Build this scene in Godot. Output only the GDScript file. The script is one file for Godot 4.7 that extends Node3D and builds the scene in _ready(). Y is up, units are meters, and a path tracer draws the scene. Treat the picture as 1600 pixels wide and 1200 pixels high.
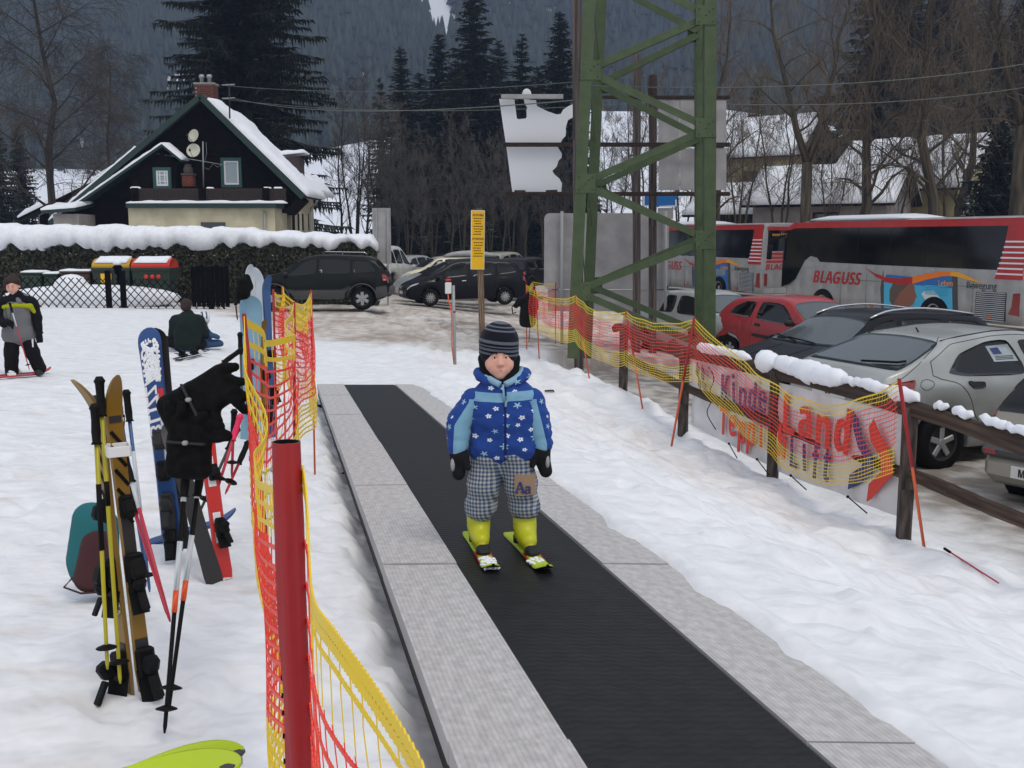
extends Node3D

# ---------------------------------------------------------------- state
const CAM_Y := 2.4
const FOCAL := 1600.0
const PITCH := 8.18
var rng := RandomNumberGenerator.new()
var noise := FastNoiseLite.new()
var noise_b := FastNoiseLite.new()
var M := {}
var used := {}
var base_of := {}
var tex_cache := {}

func _ready():
	set_view()
	rng.seed = 71
	noise.seed = 5
	noise.noise_type = FastNoiseLite.TYPE_SIMPLEX_SMOOTH
	noise.frequency = 1.0
	noise.fractal_octaves = 3
	noise_b.seed = 19
	noise_b.noise_type = FastNoiseLite.TYPE_SIMPLEX_SMOOTH
	noise_b.frequency = 1.0
	noise_b.fractal_octaves = 1
	make_materials()
	build_ground()
	build_carpet()
	build_hills()
	build_buildings()
	build_woods()
	build_pylon_and_boards()
	build_vehicles()
	build_barriers()
	build_skis()
	build_people()
	build_small_things()

func set_view():
	var cam := Camera3D.new()
	cam.name = "camera"
	cam.position = Vector3(0, CAM_Y, 0)
	cam.rotation_degrees = Vector3(-PITCH, 0, 0)
	cam.fov = rad_to_deg(2.0 * atan(600.0 / FOCAL))
	cam.near = 0.05
	cam.far = 4000.0
	add_child(cam)
	cam.current = true
	var env := Environment.new()
	env.background_mode = Environment.BG_SKY
	var sm := ProceduralSkyMaterial.new()
	sm.sky_top_color = Color(0.81, 0.83, 0.86)
	sm.sky_horizon_color = Color(0.77, 0.79, 0.82)
	sm.sky_curve = 0.2
	sm.ground_horizon_color = Color(0.70, 0.72, 0.76)
	sm.ground_bottom_color = Color(0.6, 0.62, 0.65)
	sm.sun_angle_max = 1.0
	sm.energy_multiplier = 1.0
	var sky := Sky.new()
	sky.sky_material = sm
	env.sky = sky
	env.background_energy_multiplier = 1.0
	env.tonemap_mode = Environment.TONE_MAPPER_LINEAR
	env.tonemap_exposure = 1.4
	env.sdfgi_enabled = true
	env.ssao_enabled = true
	env.ssil_enabled = true
	env.fog_enabled = true
	env.fog_density = 0.00062
	env.fog_light_color = Color(0.74, 0.83, 1.0)
	var we := WorldEnvironment.new()
	we.name = "world_environment"
	we.environment = env
	add_child(we)
	var sun := DirectionalLight3D.new()
	sun.name = "sun"
	sun.light_energy = 0.32
	sun.light_color = Color(1.0, 0.97, 0.93)
	sun.light_angular_distance = 22.0
	sun.shadow_enabled = true
	sun.rotation_degrees = Vector3(-58, 35, 0)
	add_child(sun)

# ---------------------------------------------------------------- placing
func at(u: float, v: float, d: float) -> Vector3:
	var p := deg_to_rad(PITCH)
	var b := (600.0 - v) / FOCAL
	var t := d / (cos(p) + b * sin(p))
	return Vector3((u - 800.0) / FOCAL * t, CAM_Y + t * (b * cos(p) - sin(p)), -d)

func on_ground(u: float, d: float) -> Vector3:
	var x := (u - 800.0) / FOCAL * d
	var y := gh(x, d)
	for k in 3:
		var p := deg_to_rad(PITCH)
		var fwd := d * cos(p) - (y - CAM_Y) * sin(p)
		x = (u - 800.0) / FOCAL * fwd
		y = gh(x, d)
	return Vector3(x, y, -d)

func curve(x: float, pts: Array) -> float:
	if x <= pts[0][0]:
		return pts[0][1]
	for i in range(1, pts.size()):
		if x <= pts[i][0]:
			var t: float = (x - pts[i - 1][0]) / (pts[i][0] - pts[i - 1][0])
			return lerpf(pts[i - 1][1], pts[i][1], t)
	return pts[-1][1]

# ---------------------------------------------------------------- nodes
func numbered(n: String) -> String:
	if not used.has(n):
		used[n] = 0
		return n
	used[n] += 1
	return "%s_%03d" % [n, used[n]]

func thing(called: String, label: String, category: String, pos := Vector3.ZERO, group := "", world := true) -> Node3D:
	var o := Node3D.new()
	o.name = numbered(called)
	o.position = pos
	add_child(o, true)
	tag(o, label, category, group)
	base_of[o] = -pos if world else Vector3.ZERO
	return o

func tag(o: Node, label: String, category: String, group := "") -> Node:
	o.set_meta("label", label)
	o.set_meta("category", category)
	if group != "":
		o.set_meta("group", group)
	return o

func fin(st: SurfaceTool, called: String, m: Material, parent: Node = null, normals := true) -> MeshInstance3D:
	if normals:
		st.generate_normals()
	var o := MeshInstance3D.new()
	o.mesh = st.commit()
	return put(o, called, m, parent)

func put(o: MeshInstance3D, called: String, m: Material, parent: Node = null) -> MeshInstance3D:
	o.material_override = m
	if parent == null:
		o.name = numbered(called)
		add_child(o, true)
	else:
		o.name = called
		parent.add_child(o, true)
		if base_of.has(parent):
			o.position = base_of[parent]
	return o

func struct(o: Node) -> Node:
	o.set_meta("kind", "structure")
	return o

func stuff(o: Node) -> Node:
	o.set_meta("kind", "stuff")
	return o

# ---------------------------------------------------------------- shapes
func S(smooth := true) -> SurfaceTool:
	var st := SurfaceTool.new()
	st.begin(Mesh.PRIMITIVE_TRIANGLES)
	st.set_smooth_group(0 if smooth else -1)
	st.set_uv(Vector2.ZERO)
	st.set_color(Color.WHITE)
	return st

func quad(st: SurfaceTool, a: Vector3, b: Vector3, c: Vector3, d: Vector3) -> void:
	st.set_uv(Vector2(0, 0)); st.add_vertex(a)
	st.set_uv(Vector2(1, 0)); st.add_vertex(b)
	st.set_uv(Vector2(1, 1)); st.add_vertex(c)
	st.set_uv(Vector2(0, 0)); st.add_vertex(a)
	st.set_uv(Vector2(1, 1)); st.add_vertex(c)
	st.set_uv(Vector2(0, 1)); st.add_vertex(d)

func tri(st: SurfaceTool, a: Vector3, b: Vector3, c: Vector3) -> void:
	st.add_vertex(a); st.add_vertex(b); st.add_vertex(c)

func box(st: SurfaceTool, xf: Transform3D, size: Vector3, bev := 0.0) -> void:
	var h := size * 0.5
	bev = minf(bev, minf(h.x, minf(h.y, h.z)) * 0.9)
	if bev <= 0.0:
		var q := []
		for i in 8:
			q.append(xf * Vector3(h.x if i & 1 else -h.x, h.y if i & 2 else -h.y, h.z if i & 4 else -h.z))
		for f in [[0, 2, 3, 1], [5, 7, 6, 4], [4, 6, 2, 0], [1, 3, 7, 5], [2, 6, 7, 3], [4, 0, 1, 5]]:
			quad(st, q[f[3]], q[f[2]], q[f[1]], q[f[0]])
		return
	var pt := func(sx: int, sy: int, sz: int, ax: int) -> Vector3:
		var e := h - Vector3(bev, bev, bev)
		e[ax] = h[ax]
		return xf * Vector3(e.x * sx, e.y * sy, e.z * sz)
	for ax in 3:
		var b := (ax + 1) % 3
		var c := (ax + 2) % 3
		for s in [-1, 1]:
			var q := []
			for t in [[-1, -1], [1, -1], [1, 1], [-1, 1]]:
				var sg := [0, 0, 0]
				sg[ax] = s; sg[b] = t[0]; sg[c] = t[1]
				q.append(pt.call(sg[0], sg[1], sg[2], ax))
			if s > 0:
				quad(st, q[3], q[2], q[1], q[0])
			else:
				quad(st, q[0], q[1], q[2], q[3])
		# edges parallel to ax
		for s1 in [-1, 1]:
			for s2 in [-1, 1]:
				var g0 := [0, 0, 0]
				var g1 := [0, 0, 0]
				g0[ax] = -1; g1[ax] = 1
				g0[b] = s1; g1[b] = s1; g0[c] = s2; g1[c] = s2
				var a0: Vector3 = pt.call(g0[0], g0[1], g0[2], b)
				var a1: Vector3 = pt.call(g1[0], g1[1], g1[2], b)
				var c1: Vector3 = pt.call(g1[0], g1[1], g1[2], c)
				var c0: Vector3 = pt.call(g0[0], g0[1], g0[2], c)
				if s1 * s2 > 0:
					quad(st, c0, c1, a1, a0)
				else:
					quad(st, a0, a1, c1, c0)
	for i in 8:
		var sx := 1 if i & 1 else -1
		var sy := 1 if i & 2 else -1
		var sz := 1 if i & 4 else -1
		var t0: Vector3 = pt.call(sx, sy, sz, 0)
		var t1: Vector3 = pt.call(sx, sy, sz, 1)
		var t2: Vector3 = pt.call(sx, sy, sz, 2)
		if sx * sy * sz > 0:
			tri(st, t2, t1, t0)
		else:
			tri(st, t0, t1, t2)

func wbox(st: SurfaceTool, c: Vector3, size: Vector3, bev := 0.0, yaw := 0.0) -> void:
	box(st, Transform3D(Basis(Vector3.UP, yaw), c), size, bev)

# a square bar from a to b
func bar(st: SurfaceTool, a: Vector3, b: Vector3, w: float, h: float, bev := 0.0, up := Vector3.UP) -> void:
	var z := (b - a).normalized()
	if absf(z.dot(up)) > 0.99:
		up = Vector3.BACK
	var x := up.cross(z).normalized()
	var y := z.cross(x)
	box(st, Transform3D(Basis(x, y, z), (a + b) * 0.5), Vector3(w, h, a.distance_to(b)), bev)

func frames(pts: Array) -> Array:
	var out := []
	var n := pts.size()
	var u := Vector3.ZERO
	for i in n:
		var t: Vector3 = (pts[mini(i + 1, n - 1)] - pts[maxi(i - 1, 0)])
		t = t.normalized() if t.length() > 1e-7 else Vector3.UP
		if i == 0:
			u = t.cross(Vector3.UP if absf(t.y) < 0.9 else Vector3.RIGHT).normalized()
		else:
			u = (u - t * u.dot(t))
			u = u.normalized() if u.length() > 1e-6 else t.cross(Vector3.RIGHT).normalized()
		out.append([u, t.cross(u)])
	return out

# rads: one number or one per point; flat = ratio of the second radius
func tube(st: SurfaceTool, pts: Array, rads, seg := 8, caps := true, flat := 1.0) -> void:
	var fr := frames(pts)
	var n := pts.size()
	var prev := []
	for i in n:
		var r: float = rads[i] if rads is Array else rads
		var ring := []
		for k in seg:
			var a := TAU * k / seg
			ring.append(pts[i] + fr[i][0] * (cos(a) * r) + fr[i][1] * (sin(a) * r * flat))
		if i > 0:
			var vl: float = float(i) / (n - 1)
			var v0: float = float(i - 1) / (n - 1)
			for k in seg:
				var j := (k + 1) % seg
				var u0 := float(k) / seg
				var u1 := float(k + 1) / seg
				st.set_uv(Vector2(u0, v0)); st.add_vertex(prev[k])
				st.set_uv(Vector2(u0, vl)); st.add_vertex(ring[k])
				st.set_uv(Vector2(u1, vl)); st.add_vertex(ring[j])
				st.set_uv(Vector2(u0, v0)); st.add_vertex(prev[k])
				st.set_uv(Vector2(u1, vl)); st.add_vertex(ring[j])
				st.set_uv(Vector2(u1, v0)); st.add_vertex(prev[j])
		if caps and (i == 0 or i == n - 1):
			for k in range(1, seg - 1):
				if i == 0:
					tri(st, ring[0], ring[k], ring[k + 1])
				else:
					tri(st, ring[0], ring[k + 1], ring[k])
		prev = ring

func loft(st: SurfaceTool, rings: Array, closed := true, cap0 := true, cap1 := true) -> void:
	var n: int = rings[0].size()
	for i in range(1, rings.size()):
		var a = rings[i - 1]
		var b = rings[i]
		for k in (n if closed else n - 1):
			var j := (k + 1) % n
			var u0 := float(k) / n
			var u1 := float(k + 1) / n
			var v0 := float(i - 1) / (rings.size() - 1)
			var v1 := float(i) / (rings.size() - 1)
			st.set_uv(Vector2(u0, v0)); st.add_vertex(a[k])
			st.set_uv(Vector2(u0, v1)); st.add_vertex(b[k])
			st.set_uv(Vector2(u1, v1)); st.add_vertex(b[j])
			st.set_uv(Vector2(u0, v0)); st.add_vertex(a[k])
			st.set_uv(Vector2(u1, v1)); st.add_vertex(b[j])
			st.set_uv(Vector2(u1, v0)); st.add_vertex(a[j])
	for e in 2:
		if (e == 0 and cap0) or (e == 1 and cap1):
			var r = rings[0] if e == 0 else rings[-1]
			var c := Vector3.ZERO
			for p in r:
				c += p
			c /= n
			for k in n:
				if e == 0:
					tri(st, c, r[k], r[(k + 1) % n])
				else:
					tri(st, c, r[(k + 1) % n], r[k])

func lathe(st: SurfaceTool, prof: Array, seg: int, xf := Transform3D.IDENTITY, caps := true) -> void:
	var rings := []
	for p in prof:
		var r := []
		for k in seg:
			var a := -TAU * k / seg
			r.append(xf * Vector3(cos(a) * p[0], p[1], sin(a) * p[0]))
		rings.append(r)
	loft(st, rings, true, caps and prof[0][0] > 0.0, caps and prof[-1][0] > 0.0)

func ball(st: SurfaceTool, c: Vector3, r: Vector3, seg := 12, rows := 8, basis := Basis.IDENTITY) -> void:
	var prof := []
	for i in rows + 1:
		var a := -PI / 2 + PI * i / rows
		prof.append([maxf(cos(a), 0.0), sin(a)])
	lathe(st, prof, seg, Transform3D(basis * Basis.from_scale(r), c))

# polygon in the plane of xf (x right, y up), pushed back by depth along -z
func slab(st: SurfaceTool, poly: PackedVector2Array, xf: Transform3D, depth: float, uvs := 1.0) -> void:
	if Geometry2D.is_polygon_clockwise(poly):
		poly = poly.duplicate()
		poly.reverse()
	var idx := Geometry2D.triangulate_polygon(poly)
	var put_v := func(p: Vector2, z: float):
		st.set_uv(Vector2(p.x, -p.y) * uvs)
		st.add_vertex(xf * Vector3(p.x, p.y, z))
	for i in range(0, idx.size(), 3):
		var a := poly[idx[i]]
		var b := poly[idx[i + 1]]
		var c := poly[idx[i + 2]]
		if (b - a).cross(c - a) > 0:
			var t := b
			b = c
			c = t
		put_v.call(a, 0.0); put_v.call(b, 0.0); put_v.call(c, 0.0)
		if depth > 0.0:
			put_v.call(a, -depth); put_v.call(c, -depth); put_v.call(b, -depth)
	if depth > 0.0:
		for i in poly.size():
			var a := poly[i]
			var b := poly[(i + 1) % poly.size()]
			put_v.call(a, 0.0); put_v.call(b, 0.0); put_v.call(b, -depth)
			put_v.call(a, 0.0); put_v.call(b, -depth); put_v.call(a, -depth)

func poly2(a: Array) -> PackedVector2Array:
	var p := PackedVector2Array()
	for q in a:
		p.append(Vector2(q[0], q[1]))
	return p

func rrect(w: float, h: float, r: float, n := 4) -> PackedVector2Array:
	var p := PackedVector2Array()
	for c in 4:
		var cx := (w / 2 - r) * (1 if c == 0 or c == 3 else -1)
		var cy := (h / 2 - r) * (1 if c < 2 else -1)
		for i in n + 1:
			var a := PI / 2 * (c + float(i) / n)
			p.append(Vector2(cx + cos(a) * r, cy + sin(a) * r))
	return p

func text(parent: Node, called: String, s: String, size: float, xf: Transform3D, m: Material, bold := 500, italic := false, font := "Droid Sans", depth := 0.004, squeeze := 1.0) -> MeshInstance3D:
	var tm := TextMesh.new()
	var f := SystemFont.new()
	f.font_names = PackedStringArray([font])
	f.font_weight = bold
	tm.font = f
	tm.font_size = 32
	tm.text = s
	tm.pixel_size = size / 23.0
	tm.depth = depth
	tm.curve_step = 2.0
	var o := MeshInstance3D.new()
	o.mesh = tm
	put(o, called, m, parent)
	var sh := Basis(Vector3(squeeze, 0, 0), Vector3(0.22 if italic else 0.0, 1, 0), Vector3(0, 0, 1))
	o.transform = Transform3D(xf.basis * sh, xf.origin + (base_of[parent] if base_of.has(parent) else Vector3.ZERO))
	return o

# ---------------------------------------------------------------- bodies as a distance field
# prims: [a, b, ra, rb, k, zf]  k: blend width (negative: carve away)   zf: depth factor of the section
func field_mesh(prims: Array, cell: float, uvf = null, bumpf = null) -> SurfaceTool:
	var lo := Vector3(1e9, 1e9, 1e9)
	var hi := -lo
	for p in prims:
		var r: float = maxf(p[2], p[3]) + 0.02
		for q in [p[0], p[1]]:
			lo = lo.min(q - Vector3(r, r, r))
			hi = hi.max(q + Vector3(r, r, r))
	lo -= Vector3.ONE * cell * 2
	hi += Vector3.ONE * cell * 2
	var nx := int((hi.x - lo.x) / cell) + 2
	var ny := int((hi.y - lo.y) / cell) + 2
	var nz := int((hi.z - lo.z) / cell) + 2
	var f := PackedFloat32Array()
	f.resize(nx * ny * nz)
	f.fill(1.0)
	for p in prims:
		var a: Vector3 = p[0]
		var b: Vector3 = p[1]
		var ra: float = p[2]
		var rb: float = p[3]
		var k: float = absf(p[4])
		var carve: bool = p[4] < 0.0
		var zf: float = p[5] if p.size() > 5 else 1.0
		var m := maxf(ra, rb) + k + cell * 2.5
		var l3 := (a.min(b) - Vector3(m, m, m) - lo) / cell
		var h3 := (a.max(b) + Vector3(m, m, m) - lo) / cell
		var az := a.z
		var ba := b - a
		ba.z /= zf
		var bb := maxf(ba.length_squared(), 1e-9)
		for iz in range(maxi(int(l3.z), 0), mini(int(h3.z) + 1, nz)):
			var pz := (lo.z + iz * cell - az) / zf
			for iy in range(maxi(int(l3.y), 0), mini(int(h3.y) + 1, ny)):
				var row := (iz * ny + iy) * nx
				var py := lo.y + iy * cell - a.y
				for ix in range(maxi(int(l3.x), 0), mini(int(h3.x) + 1, nx)):
					var px := lo.x + ix * cell - a.x
					var t := clampf((px * ba.x + py * ba.y + pz * ba.z) / bb, 0.0, 1.0)
					var ex := px - ba.x * t
					var ey := py - ba.y * t
					var ez := pz - ba.z * t
					var d := sqrt(ex * ex + ey * ey + ez * ez) - lerpf(ra, rb, t)
					if zf < 1.0:
						d *= zf
					var o := f[row + ix]
					if carve:
						d = -d
						var hh := maxf(k - absf(o - d), 0.0) / k
						f[row + ix] = maxf(o, d) + hh * hh * k * 0.25
					else:
						var hh := maxf(k - absf(o - d), 0.0) / k
						f[row + ix] = minf(o, d) - hh * hh * k * 0.25
	var id := PackedInt32Array()
	id.resize(nx * ny * nz)
	id.fill(-1)
	var vs := PackedVector3Array()
	var offs := [0, 1, nx, nx + 1, nx * ny, nx * ny + 1, nx * ny + nx, nx * ny + nx + 1]
	var edges := [[0, 1], [2, 3], [4, 5], [6, 7], [0, 2], [1, 3], [4, 6], [5, 7], [0, 4], [1, 5], [2, 6], [3, 7]]
	var cp := []
	for i in 8:
		cp.append(Vector3(i & 1, (i >> 1) & 1, (i >> 2) & 1))
	for iz in nz - 1:
		for iy in ny - 1:
			var row := (iz * ny + iy) * nx
			for ix in nx - 1:
				var o := row + ix
				var v0 := f[o]
				if v0 > cell * 2.0 or v0 < -cell * 2.0:
					continue
				var neg := 0
				for q in offs:
					if f[o + q] < 0.0:
						neg += 1
				if neg == 0 or neg == 8:
					continue
				var sum := Vector3.ZERO
				var n := 0
				for e in edges:
					var fa := f[o + offs[e[0]]]
					var fb := f[o + offs[e[1]]]
					if (fa < 0.0) != (fb < 0.0):
						var t := fa / (fa - fb)
						sum += cp[e[0]].lerp(cp[e[1]], t)
						n += 1
				id[o] = vs.size()
				vs.append(lo + (Vector3(ix, iy, iz) + sum / n) * cell)
	if bumpf != null:
		for i in vs.size():
			vs[i] = bumpf.call(vs[i])
	var st := S()
	var has_uv := uvf != null
	var emit := func(a: int, b: int, c: int, d: int, flip: bool):
		if a < 0 or b < 0 or c < 0 or d < 0:
			return
		var q := [a, b, c, a, c, d] if flip else [a, c, b, a, d, c]
		for k in q:
			if has_uv:
				st.set_uv(uvf.call(vs[k]))
			st.add_vertex(vs[k])
	var sx := 1
	var sy := nx
	var sz := nx * ny
	for iz in range(1, nz - 1):
		for iy in range(1, ny - 1):
			var row := (iz * ny + iy) * nx
			for ix in range(1, nx - 1):
				var o := row + ix
				var neg := f[o] < 0.0
				if absf(f[o]) > cell * 2.0:
					continue
				if neg != (f[o + sx] < 0.0):
					emit.call(id[o], id[o - sy], id[o - sy - sz], id[o - sz], not neg)
				if neg != (f[o + sy] < 0.0):
					emit.call(id[o], id[o - sz], id[o - sx - sz], id[o - sx], not neg)
				if neg != (f[o + sz] < 0.0):
					emit.call(id[o], id[o - sx], id[o - sx - sy], id[o - sy], not neg)
	return st

# ---------------------------------------------------------------- materials
func mk(key: String, c: Color, rough := 0.7, metal := 0.0, spec := 0.5) -> StandardMaterial3D:
	var m := StandardMaterial3D.new()
	m.albedo_color = c
	m.roughness = rough
	m.metallic = metal
	m.metallic_specular = spec
	m.cull_mode = BaseMaterial3D.CULL_DISABLED
	M[key] = m
	return m

func grain(sd: int, freq: float, oct := 4, lo := 0.0, hi := 1.0, size := 256, kind := FastNoiseLite.TYPE_SIMPLEX_SMOOTH, stretch := 1.0) -> Image:
	var n := FastNoiseLite.new()
	n.seed = sd
	n.noise_type = kind
	n.frequency = freq
	n.fractal_octaves = oct
	var im := n.get_seamless_image(size, size)
	im.convert(Image.FORMAT_RGB8)
	if lo != 0.0 or hi != 1.0:
		for y in size:
			for x in size:
				var g := lerpf(lo, hi, im.get_pixel(x, y).r)
				im.set_pixel(x, y, Color(g, g, g))
	return im

func tex(im: Image) -> ImageTexture:
	im.generate_mipmaps()
	return ImageTexture.create_from_image(im)

func normal_of(im: Image, strength: float) -> ImageTexture:
	var c: Image = im.duplicate()
	c.convert(Image.FORMAT_RGBA8)
	c.bump_map_to_normal_map(strength)
	return tex(c)

func tri_map(m: StandardMaterial3D, scale: float, albedo: Texture2D, nrm: Texture2D = null, ns := 1.0, world := false, stretch := Vector3.ONE) -> void:
	m.uv1_triplanar = true
	m.uv1_world_triplanar = world
	m.uv1_scale = stretch * scale
	if albedo:
		m.albedo_texture = albedo
	if nrm:
		m.normal_enabled = true
		m.normal_texture = nrm
		m.normal_scale = ns

func relief(m: StandardMaterial3D, im: Image, cm: float) -> void:
	m.heightmap_enabled = true
	m.heightmap_texture = tex(im)
	m.heightmap_scale = cm

func make_materials():
	var soft := grain(3, 0.012, 4)
	var fine := grain(4, 0.05, 3)
	var t_soft := tex(grain(3, 0.012, 4, 0.82, 1.0))
	var t_strong := tex(grain(8, 0.014, 5, 0.45, 1.0))
	var t_fine := tex(grain(4, 0.06, 3, 0.78, 1.0))
	var n_soft := normal_of(soft, 6.0)
	var n_fine := normal_of(fine, 4.0)
	M["t_soft"] = t_soft
	M["t_strong"] = t_strong
	M["t_fine"] = t_fine
	M["n_fine"] = n_fine
	M["n_soft"] = n_soft
	var m := mk("snow", Color(1, 1, 1), 0.75, 0, 0.35)
	m.vertex_color_use_as_albedo = true
	tri_map(m, 0.55, tex(grain(14, 0.02, 5, 0.93, 1.0)), normal_of(grain(15, 0.03, 3), 5.0), 0.6, true)
	m = mk("snow_clean", Color(0.93, 0.94, 0.96), 0.8, 0, 0.3)
	tri_map(m, 1.2, tex(grain(14, 0.02, 5, 0.94, 1.0)), n_soft, 0.35, true)
	m = mk("snow_far", Color(0.90, 0.91, 0.94), 0.9)
	# belt: fine cross ribs
	var im := Image.create(128, 128, false, Image.FORMAT_RGB8)
	for y in 128:
		for x in 128:
			var r := 0.5 + 0.5 * sin(TAU * (y + 3.0 * sin(TAU * x / 32.0)) / 16.0)
			r = clampf(r * 1.6 - 0.3, 0, 1)
			im.set_pixel(x, y, Color(r, r, r))
	m = mk("belt", Color(0.12, 0.12, 0.122), 0.5, 0, 0.4)
	relief(m, im, 0.12)
	var bi := grain(44, 0.01, 5)
	for y in 256:
		for x in 256:
			var g := 0.8 + 0.35 * bi.get_pixel(x, y).r
			var rr := im.get_pixel(x % 128, y % 128).r
			bi.set_pixel(x, y, Color.WHITE * clampf(g * (0.84 + 0.16 * rr), 0, 1))
	m.albedo_texture = tex(bi)
	# deck boards: lengthwise grooves, worn, with dried snow
	im = Image.create(256, 256, false, Image.FORMAT_RGB8)
	var n1 := grain(31, 0.02, 4)
	var al := Image.create(256, 256, false, Image.FORMAT_RGB8)
	for y in 256:
		for x in 256:
			var g := 0.5 + 0.5 * cos(TAU * x / 16.0)
			g = clampf(g * 2.0, 0, 1)
			im.set_pixel(x, y, Color(g, g, g))
			var w := n1.get_pixel(x, y).r
			var k := lerpf(0.94, 1.0, g) * lerpf(0.90, 1.06, w)
			al.set_pixel(x, y, Color(0.74 * k, 0.73 * k, 0.725 * k))
	m = mk("deck", Color(1, 1, 1), 0.8)
	m.albedo_texture = tex(al)
	relief(m, im, 0.04)
	mk("deck_side", Color(0.36, 0.35, 0.34), 0.8)
	mk("black", Color(0.03, 0.03, 0.033), 0.6, 0.0, 0.3)
	mk("rubber", Color(0.04, 0.04, 0.042), 0.75, 0.0, 0.3)
	m = mk("black_cloth", Color(0.085, 0.085, 0.092), 0.95, 0.0, 0.3)
	tri_map(m, 6.0, t_strong, n_soft, 0.8)
	# wood
	im = Image.create(64, 256, false, Image.FORMAT_RGB8)
	var wn := FastNoiseLite.new()
	wn.seed = 9
	wn.frequency = 0.09
	wn.fractal_octaves = 3
	for y in 256:
		for x in 64:
			var a := TAU * x / 64.0
			var g := 0.62 + 0.4 * wn.get_noise_3d(cos(a) * 14.0, sin(a) * 14.0, y * 0.09)
			im.set_pixel(x, y, Color(g, g, g))
	var wood_t := tex(im)
	for w in [["wood_pole", Color(0.47, 0.42, 0.40)], ["wood_post", Color(0.42, 0.37, 0.34)], ["wood_rail", Color(0.40, 0.31, 0.25)], ["wood_sign_post", Color(0.68, 0.57, 0.46)], ["bark", Color(0.30, 0.27, 0.25)], ["bark_tan", Color(0.40, 0.35, 0.28)]]:
		m = mk(w[0], w[1], 0.9)
		m.albedo_texture = wood_t
		relief(m, im, 0.6)
		m.uv1_scale = Vector3(1, 2, 1)
	mk("twig", Color(0.25, 0.225, 0.205), 0.95)
	mk("twig_tan", Color(0.37, 0.325, 0.27), 0.95)
	mk("twig_grey", Color(0.33, 0.315, 0.30), 0.95)
	m = mk("needles", Color(0.17, 0.20, 0.155), 0.85)
	m.vertex_color_use_as_albedo = true
	m.albedo_color = Color(1, 1, 1)
	m = mk("hedge", Color(1, 1, 1), 0.9)
	m.vertex_color_use_as_albedo = true
	m = mk("far_needles", Color(1, 1, 1), 0.95)
	m.vertex_color_use_as_albedo = true
	m = mk("pylon", Color(0.27, 0.335, 0.20), 0.55)
	tri_map(m, 1.1, t_soft)
	mk("pylon_bolt", Color(0.20, 0.27, 0.16), 0.5)
	mk("board_white", Color(0.83, 0.835, 0.85), 0.6)
	m = mk("board_grey", Color(0.66, 0.65, 0.65), 0.55)
	tri_map(m, 0.5, t_soft)
	m = mk("steel", Color(0.62, 0.63, 0.64), 0.42, 0.7)
	m = mk("galv", Color(0.60, 0.61, 0.61), 0.55, 0.3)
	m = mk("rust", Color(0.24, 0.17, 0.14), 0.85)
	tri_map(m, 2.0, t_strong)
	mk("red", Color(0.80, 0.10, 0.10), 0.5)
	mk("net_red", Color(0.92, 0.22, 0.14), 0.45)
	mk("net_yellow", Color(0.90, 0.76, 0.08), 0.45)
	mk("sleeve", Color(0.60, 0.09, 0.115), 0.6)
	mk("stake", Color(0.82, 0.36, 0.20), 0.45)
	mk("sign_yellow", Color(0.93, 0.72, 0.08), 0.5)
	mk("print_black", Color(0.14, 0.10, 0.04), 0.6)
	mk("white", Color(0.87, 0.87, 0.88), 0.6)
	mk("white_gloss", Color(0.86, 0.86, 0.87), 0.25)
	m = mk("banner", Color(0.88, 0.87, 0.87), 0.5)
	tri_map(m, 0.6, t_soft, n_soft, 0.12)
	mk("print_red", Color(0.80, 0.20, 0.13), 0.55)
	mk("print_blue", Color(0.14, 0.20, 0.42), 0.55)
	# cars
	for c in [["paint_silver", Color(0.68, 0.69, 0.68), 0.35], ["paint_grey", Color(0.64, 0.62, 0.57), 0.3], ["paint_red", Color(0.66, 0.09, 0.10), 0.05], ["paint_navy", Color(0.05, 0.055, 0.08), 0.0], ["paint_green", Color(0.05, 0.07, 0.065), 0.0], ["paint_black", Color(0.05, 0.055, 0.06), 0.0], ["paint_white", Color(0.82, 0.82, 0.81), 0.0], ["paint_bus", Color(0.66, 0.66, 0.655), 0.2], ["paint_bus_red", Color(0.72, 0.10, 0.09), 0.0], ["paint_champagne", Color(0.66, 0.64, 0.58), 0.4]]:
		m = mk(c[0], c[1], 0.42, c[2])
		m.clearcoat_enabled = true
		m.clearcoat = 0.35
		m.clearcoat_roughness = 0.12
		if c[1].get_luminance() < 0.15:
			m.metallic_specular = 0.25
			m.clearcoat = 0.15
		tri_map(m, 0.7, tex(grain(61, 0.012, 4, 0.84, 1.0, 128)) if not M.has("t_car") else M["t_car"])
		M["t_car"] = m.albedo_texture
	mk("car_glass", Color(0.03, 0.04, 0.045), 0.06, 0.0, 0.45)
	mk("car_glass_pale", Color(0.16, 0.20, 0.21), 0.10, 0.0, 0.8)
	mk("bus_glass", Color(0.02, 0.022, 0.025), 0.08, 0.0, 0.5)
	mk("plastic_dark", Color(0.10, 0.10, 0.105), 0.7)
	mk("plastic_grey", Color(0.26, 0.26, 0.26), 0.7)
	mk("lamp_red", Color(0.50, 0.04, 0.04), 0.15, 0, 0.7)
	mk("lamp_clear", Color(0.72, 0.74, 0.75), 0.12, 0.3, 0.7)
	mk("lamp_orange", Color(0.80, 0.33, 0.08), 0.3)
	mk("hubcap", Color(0.62, 0.62, 0.62), 0.35, 0.4)
	mk("chrome", Color(0.80, 0.80, 0.80), 0.2, 0.9)
	mk("seam", Color(0.06, 0.06, 0.06), 0.8)
	mk("plate", Color(0.82, 0.82, 0.80), 0.5)
	mk("orange", Color(0.90, 0.45, 0.05), 0.5)
	mk("amber", Color(0.90, 0.62, 0.12), 0.5)
	mk("ad_blue", Color(0.25, 0.66, 0.80), 0.45)
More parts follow.
